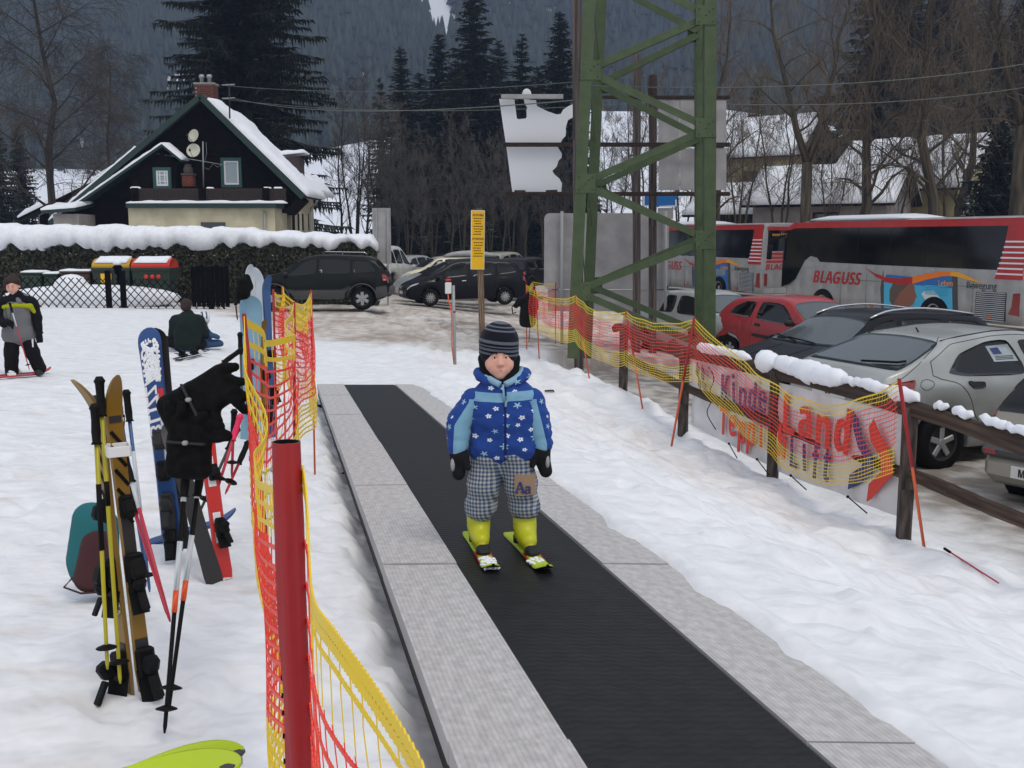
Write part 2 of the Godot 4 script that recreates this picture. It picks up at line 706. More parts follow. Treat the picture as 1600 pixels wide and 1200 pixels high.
	mk("ad_deep", Color(0.10, 0.40, 0.66), 0.45)
	mk("ad_skin", Color(0.52, 0.32, 0.24), 0.5)
	mk("ad_hair", Color(0.34, 0.29, 0.24), 0.5)
	# buildings
	m = mk("plaster", Color(0.80, 0.76, 0.64), 0.9)
	tri_map(m, 0.25, t_soft)
	m = mk("plaster_yellow", Color(0.70, 0.65, 0.48), 0.9)
	tri_map(m, 0.25, t_soft)
	m = mk("plaster_grey", Color(0.62, 0.59, 0.57), 0.9)
	tri_map(m, 0.25, t_soft)
	m = mk("dark_boards", Color(0.085, 0.065, 0.058), 0.9, 0.0, 0.2)
	tri_map(m, 0.6, t_strong)
	mk("rail_boards", Color(0.17, 0.125, 0.11), 0.85)
	mk("green_trim", Color(0.07, 0.18, 0.16), 0.6)
	mk("teal_trim", Color(0.13, 0.30, 0.29), 0.6)
	m = mk("roof_tile", Color(0.24, 0.19, 0.18), 0.9)
	m = mk("brick", Color(0.52, 0.26, 0.19), 0.9)
	tri_map(m, 3.0, t_strong)
	mk("mortar", Color(0.55, 0.50, 0.46), 0.95)
	mk("dish", Color(0.78, 0.77, 0.70), 0.5)
	mk("window_dark", Color(0.06, 0.07, 0.08), 0.1, 0, 0.7)
	mk("curtain", Color(0.62, 0.66, 0.68), 0.8)
	mk("fence_black", Color(0.035, 0.035, 0.05), 0.9, 0.0, 0.2)
	mk("bin_green", Color(0.11, 0.18, 0.13), 0.6)
	mk("bin_brown", Color(0.24, 0.17, 0.13), 0.7)
	mk("lid_yellow", Color(0.78, 0.60, 0.10), 0.5)
	mk("lid_red", Color(0.82, 0.20, 0.12), 0.5)
	mk("cable", Color(0.34, 0.36, 0.33), 0.6)

# ---------------------------------------------------------------- ground
func carpet_x(d: float) -> float:
	return 0.02 - 0.225 * (d - 4.9)

func belt_y(d: float) -> float:
	return 1.093 - 0.0468 * d

func fence_x(d: float) -> float:
	return 5.25 - 0.267 * d

func gh_base(x: float, d: float) -> float:
	var s := (x - carpet_x(d)) * 0.975
	var y := curve(d, [[-6, 1.26], [12, 0.42], [16, 0.36], [22, 0.27], [32, 0.12], [45, -0.15], [90, -0.25]])
	if s < -0.7:
		y += 0.042 * minf(-s - 0.7, 7.0) * (1.0 - 0.6 * smoothstep(24.0, 34.0, d))
	var yr := curve(d, [[0, -0.05], [6, -0.08], [8, -0.02], [10, -0.02], [12, 0.06], [14, 0.26], [18, 0.22], [24, 0.12], [32, 0.0], [60, -0.3]])
	var edge := carpet_x(d) + 0.95
	var fx := maxf(fence_x(d), edge + 0.5)
	if x > edge:
		y = lerpf(y, yr, smoothstep(0.0, 1.0, (x - edge) / (fx - edge)))
	var yp := curve(d, [[0, -0.15], [20, -0.14], [26, -0.3], [32, -0.6], [60, -0.6], [90, -0.4]])
	if x > fx:
		var w := 0.9 if d < 20.0 else 6.0
		y = lerpf(y, yp, smoothstep(0.0, 1.0, (x - fx) / w))
	return y

func dirt(x: float, d: float) -> float:
	# how much of the snow is trodden, sanded car-park slush
	var fx := fence_x(d)
	var n := noise.get_noise_2d(x * 0.55, d * 0.55) * 0.5
	var a := 0.0
	# car park behind the rail
	a = smoothstep(0.35, 1.5, x - fx + n * 0.9)
	# the drive in the middle, beyond the carpet
	var edge := curve(x, [[-9, 30], [-6.5, 25.5], [-4, 20.5], [-1.5, 19.0], [0.5, 20.5], [1.5, 22]])
	a = maxf(a, smoothstep(-0.6, 1.8, d - edge + n * 4.0) * smoothstep(-13.0, -8.0, x + n))
	return clampf(a, 0.0, 1.0)

func gh(x: float, d: float) -> float:
	var y := gh_base(x, d)
	var s := (x - carpet_x(d)) * 0.975
	var fx := fence_x(d)
	var amp := 0.02
	if s > 0.8 and x < fx + 0.4:
		amp = 0.085 * smoothstep(0.8, 1.6, s)
	if s < -0.7:
		amp = 0.02
	var bump := noise.get_noise_2d(x * 0.9, d * 0.9) * amp + noise_b.get_noise_2d(x * 2.6, d * 2.6) * amp * 0.4
	bump += (absf(noise_b.get_noise_2d(x * 4.3 + 5.0, d * 4.3)) - 0.25) * amp * 0.45 + noise_b.get_noise_2d(x * 9.0, d * 9.0) * amp * 0.10
	if d < 13.5 and s > 0.0 and s < 0.95:
		# snow spills over the outer edge of the right deck
		var rim := 0.60 + 0.07 * noise_b.get_noise_2d(d * 1.4, 3.0) + 0.012 * noise_b.get_noise_2d(d * 4.0, 8.0)
		return lerpf(belt_y(d) - 0.09, lerpf(belt_y(d) + 0.03, y + bump, smoothstep(0.7, 0.95, s)), smoothstep(rim - 0.05, rim + 0.06, s))
	if d < 13.5 and s <= 0.0 and s > -1.0:
		# crumbly edge of the snow along the left deck
		var thr := 0.69 + 0.05 * noise_b.get_noise_2d(d * 2.0, 21.0) + 0.035 * noise_b.get_noise_2d(d * 7.0, 33.0)
		return lerpf(y - 0.12, y + bump - 0.02 + 0.03 * noise_b.get_noise_2d(x * 6.0, d * 6.0), smoothstep(thr, thr + 0.09, -s))
	# lumps of cleared snow along the bank and in front of the drive
	var lump := 0.0
	if s > 0.9 and x < fx + 0.2 and d > 9.0 and d < 21.0:
		lump += 0.10 * maxf(0.0, noise.get_noise_2d(x * 1.3 + 40.0, d * 1.3)) * smoothstep(9.0, 12.0, d)
	if d > 15.5 and d < 20.5 and x > -4.0 and x < 0.6:
		lump += 0.16 * maxf(0.0, noise.get_noise_2d(x * 1.1 + 9.0, d * 0.9)) * smoothstep(15.5, 17.5, d) * smoothstep(20.5, 18.5, d)
	# along the foot of the banner
	var near_fence := absf(x - (fx - 0.35))
	if d > 5.0 and d < 14.0 and near_fence < 0.5:
		lump += 0.03 * (1.0 - near_fence / 0.5) * (0.5 + noise.get_noise_2d(x * 2.0, d * 2.0))
	return y + bump + lump

func spaced(a: float, lo: float, hi: float, b: float, step: float, grow: float) -> PackedFloat32Array:
	var out := PackedFloat32Array()
	var left := []
	var x := lo
	var st := step
	while x > a:
		st *= grow
		x -= st
		left.append(x)
	left.reverse()
	for v in left:
		out.append(v)
	x = lo
	while x < hi:
		out.append(x)
		x += step
	st = step
	x = hi
	while x < b:
		out.append(x)
		st *= grow
		x += st
	out.append(b)
	return out

func snow_color(x: float, d: float) -> Color:
	var k := dirt(x, d)
	var white := Color(0.83, 0.84, 0.86)
	var g := noise.get_noise_2d(x * 2.3 + 7.0, d * 2.3)
	var g2 := noise_b.get_noise_2d(x * 0.35, d * 0.35)
	var brown := Color(0.38, 0.32, 0.265).lerp(Color(0.70, 0.65, 0.60), clampf(0.5 + g * 0.9 + g2 * 0.4, 0, 1))
	if x > fence_x(d) and d < 30:
		brown = Color(0.24, 0.205, 0.175).lerp(Color(0.56, 0.53, 0.50), clampf(0.42 + g * 1.3 + g2 * 0.5, 0, 1))
	var c := white.lerp(brown, k)
	# scattered specks of sand and bark on the walked snow at the left
	if k < 0.2 and x < carpet_x(d) - 1.0:
		var sp := noise.get_noise_2d(x * 1.1 + 60.0, d * 2.6 + 13.0)
		if sp > 0.30:
			c = c.lerp(Color(0.62, 0.55, 0.47), clampf((sp - 0.30) * 1.6, 0, 0.35))
	# sandy streak below the banner
	var nf := x - (fence_x(d) - 0.75)
	if d > 6.0 and d < 13.0 and absf(nf) < 0.35:
		c = c.lerp(Color(0.62, 0.53, 0.46), (1.0 - absf(nf) / 0.35) * clampf(0.05 + noise.get_noise_2d(x * 4.0, d * 4.0), 0, 0.35))
	return c

func build_ground():
	var xs := spaced(-160, -5.0, 4.5, 170, 0.065, 1.055)
	var ds := spaced(-40, 1.5, 13.0, 150, 0.065, 1.025)
	var nx := xs.size()
	var nd := ds.size()
	var vs := PackedVector3Array()
	var cs := PackedColorArray()
	var ids := PackedInt32Array()
	vs.resize(nx * nd)
	cs.resize(nx * nd)
	for j in nd:
		for i in nx:
			var x := xs[i]
			var d := ds[j]
			vs[j * nx + i] = Vector3(x, gh(x, d), -d)
			cs[j * nx + i] = snow_color(x, d)
	# footprints
	var fr := RandomNumberGenerator.new()
	fr.seed = 88
	for k in 330:
		var d := fr.randf_range(1.6, 12.8)
		var right := k % 5 == 0
		var x := carpet_x(d) + (fr.randf_range(1.0, 3.2) if right else -fr.randf_range(0.9, 4.0))
		if x > fence_x(d) - 0.5:
			continue
		var c := Vector2(x, d)
		var ang := fr.randf() * TAU
		var deep := fr.randf_range(0.010, 0.028) * (1.5 if right else 1.0)
		for j in range(maxi(ds.bsearch(d - 0.25), 0), mini(ds.bsearch(d + 0.25), nd)):
			for i in range(maxi(xs.bsearch(x - 0.25), 0), mini(xs.bsearch(x + 0.25), nx)):
				var q := (Vector2(xs[i], ds[j]) - c).rotated(ang) / Vector2(0.16, 0.075)
				var l := q.length()
				vs[j * nx + i].y -= deep * (1.0 - smoothstep(0.5, 1.1, l)) - deep * 0.4 * smoothstep(0.8, 1.2, l) * (1.0 - smoothstep(1.2, 1.8, l))
	for j in nd - 1:
		for i in nx - 1:
			var o := j * nx + i
			ids.append_array(PackedInt32Array([o, o + nx, o + 1, o + 1, o + nx, o + nx + 1]))
	var arr := []
	arr.resize(Mesh.ARRAY_MAX)
	arr[Mesh.ARRAY_VERTEX] = vs
	arr[Mesh.ARRAY_COLOR] = cs
	arr[Mesh.ARRAY_INDEX] = ids
	var am := ArrayMesh.new()
	am.add_surface_from_arrays(Mesh.PRIMITIVE_TRIANGLES, arr)
	var st := SurfaceTool.new()
	st.create_from(am, 0)
	struct(fin(st, "snow_ground", M.snow))

func build_carpet():
	var t := thing("ski_conveyor", "black rubber ski conveyor belt between two light grey decks, the child standing on it", "conveyor lift", Vector3(carpet_x(7.0), belt_y(7.0) - 0.1, -7.0))
	var side := func(d: float, s: float, y: float) -> Vector3:
		return Vector3(carpet_x(d) + s * 1.025, belt_y(d) + y, -d)
	var hw := 0.325
	# belt
	var st := S()
	var n := 40
	for i in n:
		var d0 := lerpf(-0.5, 13.4, float(i) / n)
		var d1 := lerpf(-0.5, 13.4, float(i + 1) / n)
		var q := [side.call(d0, -hw, 0.0), side.call(d1, -hw, 0.0), side.call(d1, hw, 0.0), side.call(d0, hw, 0.0)]
		var uv := [Vector2(0, d0 * 3.0), Vector2(0, d1 * 3.0), Vector2(2, d1 * 3.0), Vector2(2, d0 * 3.0)]
		for k in [0, 1, 2, 0, 2, 3]:
			st.set_uv(uv[k])
			st.add_vertex(q[k])
	# end of the belt bends down round its roller
	var e0: Vector3 = side.call(13.4, -hw, 0.0)
	var e1: Vector3 = side.call(13.4, hw, 0.0)
	quad(st, e0, e0 + Vector3(-0.02, -0.12, -0.08), e1 + Vector3(-0.02, -0.12, -0.08), e1)
	fin(st, "belt", M.belt, t)
	# decks left and right, in lengths of about two metres
	var cuts := [-0.5, 0.9, 2.75, 4.62, 6.5, 8.35, 10.2, 12.0, 13.35]
	for s in [-1, 1]:
		for i in cuts.size() - 1:
			st = S(false)
			var a: float = cuts[i] + 0.004
			var b: float = cuts[i + 1] - 0.004
			var w0 := hw + 0.008
			var w1 := (hw + 0.345) if s < 0 else (hw + 0.31)
			var tilt := noise_b.get_noise_2d(i * 7.3, s * 3.0) * 0.008
			var up := 0.012 + tilt
			var p := [side.call(a, s * w0, up), side.call(b, s * w0, up), side.call(b, s * w1, up - 0.004), side.call(a, s * w1, up - 0.004)]
			var uv := [Vector2(0, a * 2.4), Vector2(0, b * 2.4), Vector2(1.2, b * 2.4), Vector2(1.2, a * 2.4)]
			if s < 0:
				for k in [0, 3, 2, 0, 2, 1]:
					st.set_uv(uv[k]); st.add_vertex(p[k])
			else:
				for k in [0, 1, 2, 0, 2, 3]:
					st.set_uv(uv[k]); st.add_vertex(p[k])
			var dn := Vector3(0, -0.07, 0)
			for k in 4:
				var k2 := (k + 1) % 4
				st.set_uv(Vector2(0.02, 0)); st.add_vertex(p[k])
				st.set_uv(Vector2(0.05, 0)); st.add_vertex(p[k2])
				st.set_uv(Vector2(0.05, 0)); st.add_vertex(p[k2] + dn)
				st.set_uv(Vector2(0.02, 0)); st.add_vertex(p[k])
				st.set_uv(Vector2(0.05, 0)); st.add_vertex(p[k2] + dn)
				st.set_uv(Vector2(0.02, 0)); st.add_vertex(p[k] + dn)
			fin(st, "deck_panel", M.deck, t)
	# frame below the decks, dark where the snow has melted away from it
	for s in [-1, 1]:
		st = S(false)
		bar(st, side.call(-0.5, s * 0.64, -0.09), side.call(13.3, s * 0.64, -0.09), 0.05, 0.09)
		fin(st, "frame_rail", M.black, t)

func build_hills():
	# snowy meadow rising behind the trees
	var st := S()
	var n := 56
	var rows := 26
	var hgt := func(x: float, d: float) -> float:
		var y := -0.4 + maxf(0.0, d - 118.0) * curve(x, [[-220, 0.10], [-90, 0.11], [-40, 0.15], [20, 0.20], [60, 0.20], [110, 0.16], [240, 0.12]])
		return y + noise_b.get_noise_2d(x * 0.02, d * 0.02) * 3.0 * smoothstep(118.0, 170.0, d)
	var pts := []
	for j in rows + 1:
		var row := []
		for i in n + 1:
			var x := lerpf(-330, 330, float(i) / n)
			var d := lerpf(112, 330, float(j) / rows)
			row.append(Vector3(x, hgt.call(x, d) - (0.25 if j == 0 else 0.0), -d))
		pts.append(row)
	for j in rows:
		for i in n:
			quad(st, pts[j][i], pts[j + 1][i], pts[j + 1][i + 1], pts[j][i + 1])
	struct(fin(st, "snow_hill", M.snow_far))
	# wooded mountain behind
	st = S()
	pts = []
	n = 60
	rows = 40
	for j in rows + 1:
		var row := []
		for i in n + 1:
			var d := lerpf(300, 1050, float(j) / rows)
			var x := lerpf(-620, 620, float(i) / n) * (d / 900.0 + 0.15)
			row.append(Vector3(x, mountain_y(x, d), -d))
		pts.append(row)
	for j in rows:
		for i in n:
			quad(st, pts[j][i], pts[j + 1][i], pts[j + 1][i + 1], pts[j][i + 1])
	struct(fin(st, "mountain", M.snow_far))
	# its spruce forest, one mass
	var tree := S()
	for k in 3:
		var y0: float = [0.05, 0.32, 0.60][k]
		var y1: float = [0.52, 0.76, 1.0][k]
		var r: float = [0.19, 0.14, 0.09][k]
		for i in 6:
			var a := TAU * i / 6.0
			var b := TAU * (i + 1) / 6.0
			var m := (a + b) / 2
			tree.set_color(Color(0.030, 0.040, 0.034))
			tri(tree, Vector3(cos(a) * r, y0, sin(a) * r), Vector3(0, y1, 0), Vector3(cos(m) * r * 0.6, y0 + 0.03, sin(m) * r * 0.6))
			tri(tree, Vector3(cos(m) * r * 0.6, y0 + 0.03, sin(m) * r * 0.6), Vector3(0, y1, 0), Vector3(cos(b) * r, y0, sin(b) * r))
	tree.generate_normals()
	var mm := MultiMesh.new()
	mm.transform_format = MultiMesh.TRANSFORM_3D
	mm.use_colors = true
	mm.mesh = tree.commit()
	var xf := []
	var r := RandomNumberGenerator.new()
	r.seed = 12
	var tries := 0
	while xf.size() < 42000 and tries < 90000:
		tries += 1
		var d := 320.0 + 640.0 * pow(r.randf(), 0.8)
		var x := r.randf_range(-0.66, 0.66) * d
		# clearings, gullies and avalanche strips stay white
		var g := noise.get_noise_2d(x * 0.012 + d * 0.004, d * 0.006)
		var g2 := noise.get_noise_2d(x * 0.03 + 31.0, d * 0.012)
		if g > 0.54 or (g2 > 0.42 and r.randf() < 0.8):
			continue
		var h := r.randf_range(11, 21)
		var b := Basis(Vector3.UP, r.randf() * TAU).scaled(Vector3(h, h, h) * Vector3(r.randf_range(0.8, 1.25), 1, r.randf_range(0.8, 1.25)))
		xf.append(Transform3D(b, Vector3(x, mountain_y(x, d) - 0.4, -d)))
	mm.instance_count = xf.size()
	for i in xf.size():
		mm.set_instance_transform(i, xf[i])
		var g := r.randf_range(0.7, 1.5)
		mm.set_instance_color(i, Color(g, g, g * r.randf_range(0.9, 1.0)))
	var mi := MultiMeshInstance3D.new()
	mi.multimesh = mm
	mi.name = "mountain_forest"
	mi.material_override = M.far_needles
	stuff(mi)
	tag(mi, "dark spruce forest covering the mountainside behind everything", "forest")
	add_child(mi, true)

func mountain_y(x: float, d: float) -> float:
	var y := -6.0 + maxf(0.0, d - 300.0) * 0.47 + maxf(0.0, d - 500.0) * 0.12
	y += curve(x, [[-500, 40], [-150, 26], [60, 10], [170, 14], [330, 40], [560, 90]]) * smoothstep(290.0, 480.0, d)
	return y + noise.get_noise_2d(x * 0.004, d * 0.004) * 26.0 * smoothstep(300.0, 500.0, d)

# ---------------------------------------------------------------- buildings
func flat_poly(st: SurfaceTool, px: Array, d: float, depth: float) -> void:
	# outline given on the plane that stands at distance d, facing us
	var poly := PackedVector2Array()
	for p in px:
		var w := at(p[0], p[1], d)
		poly.append(Vector2(w.x, w.y))
	slab(st, poly, Transform3D(Basis.IDENTITY, Vector3(0, 0, -d)), depth)

func plate4(st: SurfaceTool, a: Vector3, b: Vector3, c: Vector3, d: Vector3, up: Vector3) -> void:
	# a thick four-cornered plate between a b c d and the same moved by up
	quad(st, a + up, b + up, c + up, d + up)
	quad(st, d, c, b, a)
	for e in [[a, b], [b, c], [c, d], [d, a]]:
		quad(st, e[0], e[1], e[1] + up, e[0] + up)

func lumpy_plate(st: SurfaceTool, a: Vector3, b: Vector3, c: Vector3, d: Vector3, th: float, n := 18, m := 6, sd := 0.0) -> void:
	# snow lying on the sloping quad a b c d: rounded rim, uneven thickness
	var rows := []
	var up := (b - a).cross(d - a).normalized()
	if up.y < 0:
		up = -up
	for j in m + 1:
		var row := []
		for i in n + 1:
			var u := float(i) / n
			var v := float(j) / m
			var p := a.lerp(b, u).lerp(d.lerp(c, u), v)
			var e := minf(minf(u, 1 - u) * n, minf(v, 1 - v) * m)
			var r := smoothstep(0.0, 1.2, e)
			var t := th * (0.55 + 0.45 * r) * (1.0 + 0.5 * noise.get_noise_3d(p.x * 0.8 + sd, p.y * 0.8, p.z * 0.8))
			if e == 0:
				t *= 0.75 + 0.5 * noise.get_noise_3d(p.x * 2.1 + sd, p.y * 2.1, p.z * 2.1)
			row.append(p + up * t)
		rows.append(row)
	for j in m:
		for i in n:
			quad(st, rows[j][i], rows[j + 1][i], rows[j + 1][i + 1], rows[j][i + 1])
	for i in n:
		var u0 := float(i) / n
		var u1 := float(i + 1) / n
		quad(st, a.lerp(b, u0), rows[0][i], rows[0][i + 1], a.lerp(b, u1))
		quad(st, d.lerp(c, u1), rows[m][i + 1], rows[m][i], d.lerp(c, u0))
	for j in m:
		var v0 := float(j) / m
		var v1 := float(j + 1) / m
		quad(st, a.lerp(d, v1), rows[j + 1][0], rows[j][0], a.lerp(d, v0))
		quad(st, b.lerp(c, v0), rows[j][n], rows[j + 1][n], b.lerp(c, v1))

func framed_window(parent: Node, px: Array, d: float, trim: Material, cols: int, rows: int, pale := true) -> void:
	var a := at(px[0], px[3], d)
	var b := at(px[2], px[1], d)
	var c := (a + b) * 0.5
	var w := b.x - a.x
	var h := b.y - a.y
	var st := S(false)
	for s in [-1, 1]:
		wbox(st, c + Vector3(s * w * 0.5, 0, 0.03), Vector3(0.14, h + 0.14, 0.12), 0.01)
		wbox(st, c + Vector3(0, s * h * 0.5, 0.03), Vector3(w - 0.14, 0.14, 0.118), 0.01)
	var f := fin(st, "window", trim, parent)
	st = S(false)
	var sw := 0.07
	for s in [-1, 1]:
		wbox(st, c + Vector3(s * (w * 0.5 - 0.07 - sw / 2), 0, 0.02), Vector3(sw, h - 0.14, 0.06))
		wbox(st, c + Vector3(0, s * (h * 0.5 - 0.07 - sw / 2), 0.02), Vector3(w - 0.14 - sw * 2, sw, 0.058))
	for i in range(1, cols):
		wbox(st, c + Vector3(-w / 2 + w * i / cols, 0, 0.02), Vector3(0.045, h - 0.28, 0.05))
	for i in range(1, rows):
		wbox(st, c + Vector3(0, -h / 2 + h * i / rows, 0.02), Vector3(w - 0.28, 0.035, 0.046))
	fin(st, "sash", M.white, f)
	st = S(false)
	wbox(st, c + Vector3(0, 0, 0.002), Vector3(w - 0.16, h - 0.16, 0.012))
	fin(st, "pane", M.curtain if pale else M.window_dark, f)

func build_buildings():
	build_chalet()
	build_neighbours()
	build_hedge()

func build_chalet():
	var foot := on_ground(300, 48.0)
	var t := thing("chalet", "dark wooden chalet with snowy roof, satellite dishes and cream ground floor behind the hedge", "house", foot)
	var st := S(false)
	# gable
	flat_poly(st, [[312, 160], [462, 311], [440, 334], [200, 334], [200, 372], [96, 372], [96, 346]], 48.0, 3.2)
	var gable := fin(st, "gable_wall", M.dark_boards, t)
	# horizontal boards of the gable
	st = S(false)
	var yb := at(300, 322, 48.0).y
	var top := at(312, 163, 48.0)
	var rx := at(460, 311, 48.0)
	var lx := at(96, 346, 48.0)
	var y := yb + 0.1
	while y < top.y - 0.25:
		var kr := (y - rx.y) / (top.y - rx.y)
		var kl := (y - lx.y) / (top.y - lx.y)
		var x1 := lerpf(rx.x, top.x, clampf(kr, 0, 1)) - 0.15
		var x0 := lerpf(lx.x, top.x, clampf(kl, 0, 1)) + 0.15
		if x1 - x0 > 0.2:
			box(st, Transform3D(Basis(Vector3.RIGHT, -0.06), Vector3((x0 + x1) / 2, y, -47.985)), Vector3(x1 - x0, 0.17, 0.03))
		y += 0.185
	stuff(fin(st, "cladding", M.dark_boards, gable))
	# ground floor: front block with the balcony on it, main block behind
	st = S(false)
	var e0 := at(200, 325, 46.5)
	var e1 := at(429, 325, 46.5)
	var gy := foot.y - 0.4
	wbox(st, Vector3((e0.x + e1.x) / 2, (gy + e0.y) / 2, -47.75), Vector3(e1.x - e0.x, e0.y - gy, 2.5))
	fin(st, "ground_floor_wall", M.plaster, t)
	st = S(false)
	var my := at(484, 306, 57.0).y
	wbox(st, Vector3((e0.x + 0.2 + e1.x - 0.28) / 2, (gy + my) / 2, -54.2), Vector3(e1.x - e0.x - 0.48, my - gy, 5.8))
	fin(st, "side_wall", M.plaster, t)
	var wx := e1.x - 0.27
	for w in [[51.7, 0.55], [52.9, 0.3], [54.0, 0.3], [55.7, 0.5]]:
		st = S(false)
		var wy := at(450, 347, w[0]).y
		wbox(st, Vector3(wx - 0.01, wy, -w[0]), Vector3(0.06, 0.85, w[1]))
		var wn := fin(st, "window", M.window_dark, t)
		st = S(false)
		wbox(st, Vector3(wx + 0.02, wy - 0.46, -w[0]), Vector3(0.1, 0.05, w[1] + 0.12))
		fin(st, "sill", M.plaster_grey, wn)
	st = S(false)
	var lw := at(333, 349, 46.5)
	wbox(st, Vector3(lw.x, lw.y - 0.35, -46.49), Vector3(1.1, 0.8, 0.04))
	fin(st, "window", M.window_dark, t)
	# roof
	var ap := at(313, 151, 47.3)
	var er := at(474, 309, 47.3)
	var el := at(78, 350, 47.3)
	var back := Vector3(0, 0, -4.3)
	st = S(false)
	plate4(st, ap, er, er + back, ap + back, Vector3(0.05, 0.14, 0))
	fin(st, "roof_slope", M.roof_tile, t)
	st = S(false)
	plate4(st, el, ap, ap + back, el + back, Vector3(-0.05, 0.14, 0))
	fin(st, "roof_slope", M.roof_tile, t)
	st = S(false)
	for e in [[ap, er], [ap, el]]:
		bar(st, e[0] + Vector3(0, 0.0, 0.06), e[1] + Vector3(0, 0.0, 0.06), 0.06, 0.24)
	fin(st, "verge_board", M.green_trim, t)
	st = S()
	var o := Vector3(0.03, 0.16, 0)
	var ru := er - ap
	lumpy_plate(st, ap + ru * 0.06 + o + Vector3(0, 0, 0.03), er + o + Vector3(0.15, -0.1, 0.03), er + back + o + Vector3(0.15, -0.1, 0), ap + ru * 0.14 + back + o, 0.28, 34, 10)
	fin(st, "roof_snow", M.snow_clean, t)
	st = S()
	o = Vector3(-0.03, 0.15, 0)
	var lu := el - ap
	lumpy_plate(st, el + o + Vector3(0, 0, 0.03), ap + lu * 0.42 + o + Vector3(0, 0, 0.03), ap + lu * 0.42 + back + o, el + back + o, 0.2, 34, 8, 5.0)
	fin(st, "roof_snow", M.snow_clean, t)
	# right dormer and lower roof behind
	st = S(false)
	var dm := at(459, 262, 51.0)
	wbox(st, dm + Vector3(0, -0.5, 0), Vector3(0.75, 1.9, 1.4))
	fin(st, "dormer", M.roof_tile, t)
	st = S()
	var ds0 := at(450, 240, 50.3)
	lumpy_plate(st, ds0 + Vector3(-1.2, -0.15, 0), ds0 + Vector3(0.75, 0.05, 0), ds0 + Vector3(0.75, 0.05, -1.5), ds0 + Vector3(-1.2, -0.15, -1.5), 0.2, 12, 6, 9.0)
	fin(st, "dormer_snow", M.snow_clean, t)
	st = S()
	var r0 := at(466, 272, 53.0)
	var r1 := at(496, 305, 53.0)
	lumpy_plate(st, r0, r1, r1 + Vector3(0, 0, -4.5), r0 + Vector3(0, 0, -4.5), 0.3, 14, 6, 2.0)
	fin(st, "roof_snow", M.snow_clean, t)
	# downpipe
	st = S()
	tube(st, [at(496, 309, 52.5), at(494, 318, 52.5), at(486, 325, 53.0), at(484, 335, 53.0), Vector3(at(484, 335, 53.0).x, gy, -53.0)], 0.055, 8)
	fin(st, "downpipe", M.galv, t)
	st = S()
	tube(st, [at(413, 330, 46.44), Vector3(at(413, 330, 46.44).x, gy, -46.44)], 0.06, 8)
	fin(st, "downpipe", M.galv, t)
	# balcony edge, railing
	st = S(false)
	var b0 := at(197, 322, 46.3)
	var b1 := at(432, 322, 46.3)
	wbox(st, Vector3((b0.x + b1.x) / 2, b0.y + 0.02, -47.1), Vector3(b1.x - b0.x, 0.2, 1.7), 0.01)
	fin(st, "balcony_edge", M.green_trim, t)
	st = S()
	lumpy_plate(st, b0 + Vector3(0, 0.125, 0), Vector3(b1.x + 0.4, b0.y + 0.125, -46.3), Vector3(b1.x + 0.4, b0.y + 0.125, -46.75), b0 + Vector3(0, 0.125, -0.45), 0.12, 60, 4, 3.0)
	fin(st, "balcony_snow", M.snow_clean, t)
	var rail := S(false)
	var ry := at(300, 296, 46.6).y
	var rx0 := at(205, 300, 46.6).x
	var rx1 := at(447, 300, 46.6).x
	wbox(rail, Vector3((rx0 + rx1) / 2, ry, -46.6), Vector3(rx1 - rx0, 0.09, 0.1))
	wbox(rail, Vector3((rx0 + rx1) / 2, b0.y + 0.32, -46.6), Vector3(rx1 - rx0, 0.07, 0.06))
	var rn := fin(rail, "railing", M.rail_boards, t)
	var n := 62
	st = S(false)
	for i in n:
		var x := lerpf(rx0 + 0.06, rx1 - 0.06, float(i) / (n - 1))
		wbox(st, Vector3(x, (ry + b0.y + 0.2) / 2, -46.56), Vector3(0.095, ry - b0.y - 0.25, 0.025))
	stuff(fin(st, "railing_slats", M.rail_boards, rn))
	for u in [212, 317, 416]:
		st = S(false)
		wbox(st, Vector3(at(u, 300, 46.6).x, (ry + b0.y + 0.2) / 2 + 0.02, -46.52), Vector3(0.3, ry - b0.y - 0.1, 0.13), 0.01)
		fin(st, "railing_post", M.dark_boards, rn)
	for seg in [[204, 220], [323, 334], [412, 424], [428, 441]]:
		st = S()
		var s0 := at(seg[0], 294, 46.6)
		var s1 := at(seg[1], 294, 46.6)
		lumpy_plate(st, Vector3(s0.x, ry + 0.045, -46.55), Vector3(s1.x, ry + 0.045, -46.55), Vector3(s1.x, ry + 0.045, -46.66), Vector3(s0.x, ry + 0.045, -46.66), 0.07, 8, 3)
		fin(st, "railing_snow", M.snow_clean, rn)
	# windows
	framed_window(t, [349, 249, 375, 291], 47.96, M.teal_trim, 1, 1)
	# small gable of the annexe at the left
	var pa := at(253, 229, 46.9)
	var pl := at(84, 346, 46.9)
	var pr := at(284, 254, 46.9)
	st = S(false)
	var fz := -47.2
	var ff := S(false)
	flat_poly(ff, [[252, 236], [276, 256], [276, 294], [205, 294], [205, 270]], 47.2, 0.75)
	fin(ff, "annexe_wall", M.dark_boards, t)
	plate4(st, pl, pa, pa + Vector3(0, 0, -1.0), pl + Vector3(0, 0, -1.0), Vector3(0, 0.12, 0))
	plate4(st, pa, pr, pr + Vector3(0, 0, -1.0), pa + Vector3(0, 0, -1.0), Vector3(0, 0.12, 0))
	fin(st, "annexe_roof", M.green_trim, t)
	st = S()
	lumpy_plate(st, pl + Vector3(0, 0.12, 0.03), pa + Vector3(0, 0.12, 0.03), pa + Vector3(0, 0.12, -1.0), pl + Vector3(0, 0.12, -1.0), 0.16, 40, 4, 4.0)
	lumpy_plate(st, pa + Vector3(0, 0.12, 0.03), pr + Vector3(0, 0.12, 0.03), pr + Vector3(0, 0.12, -1.0), pa + Vector3(0, 0.12, -1.0), 0.17, 12, 4, 6.0)
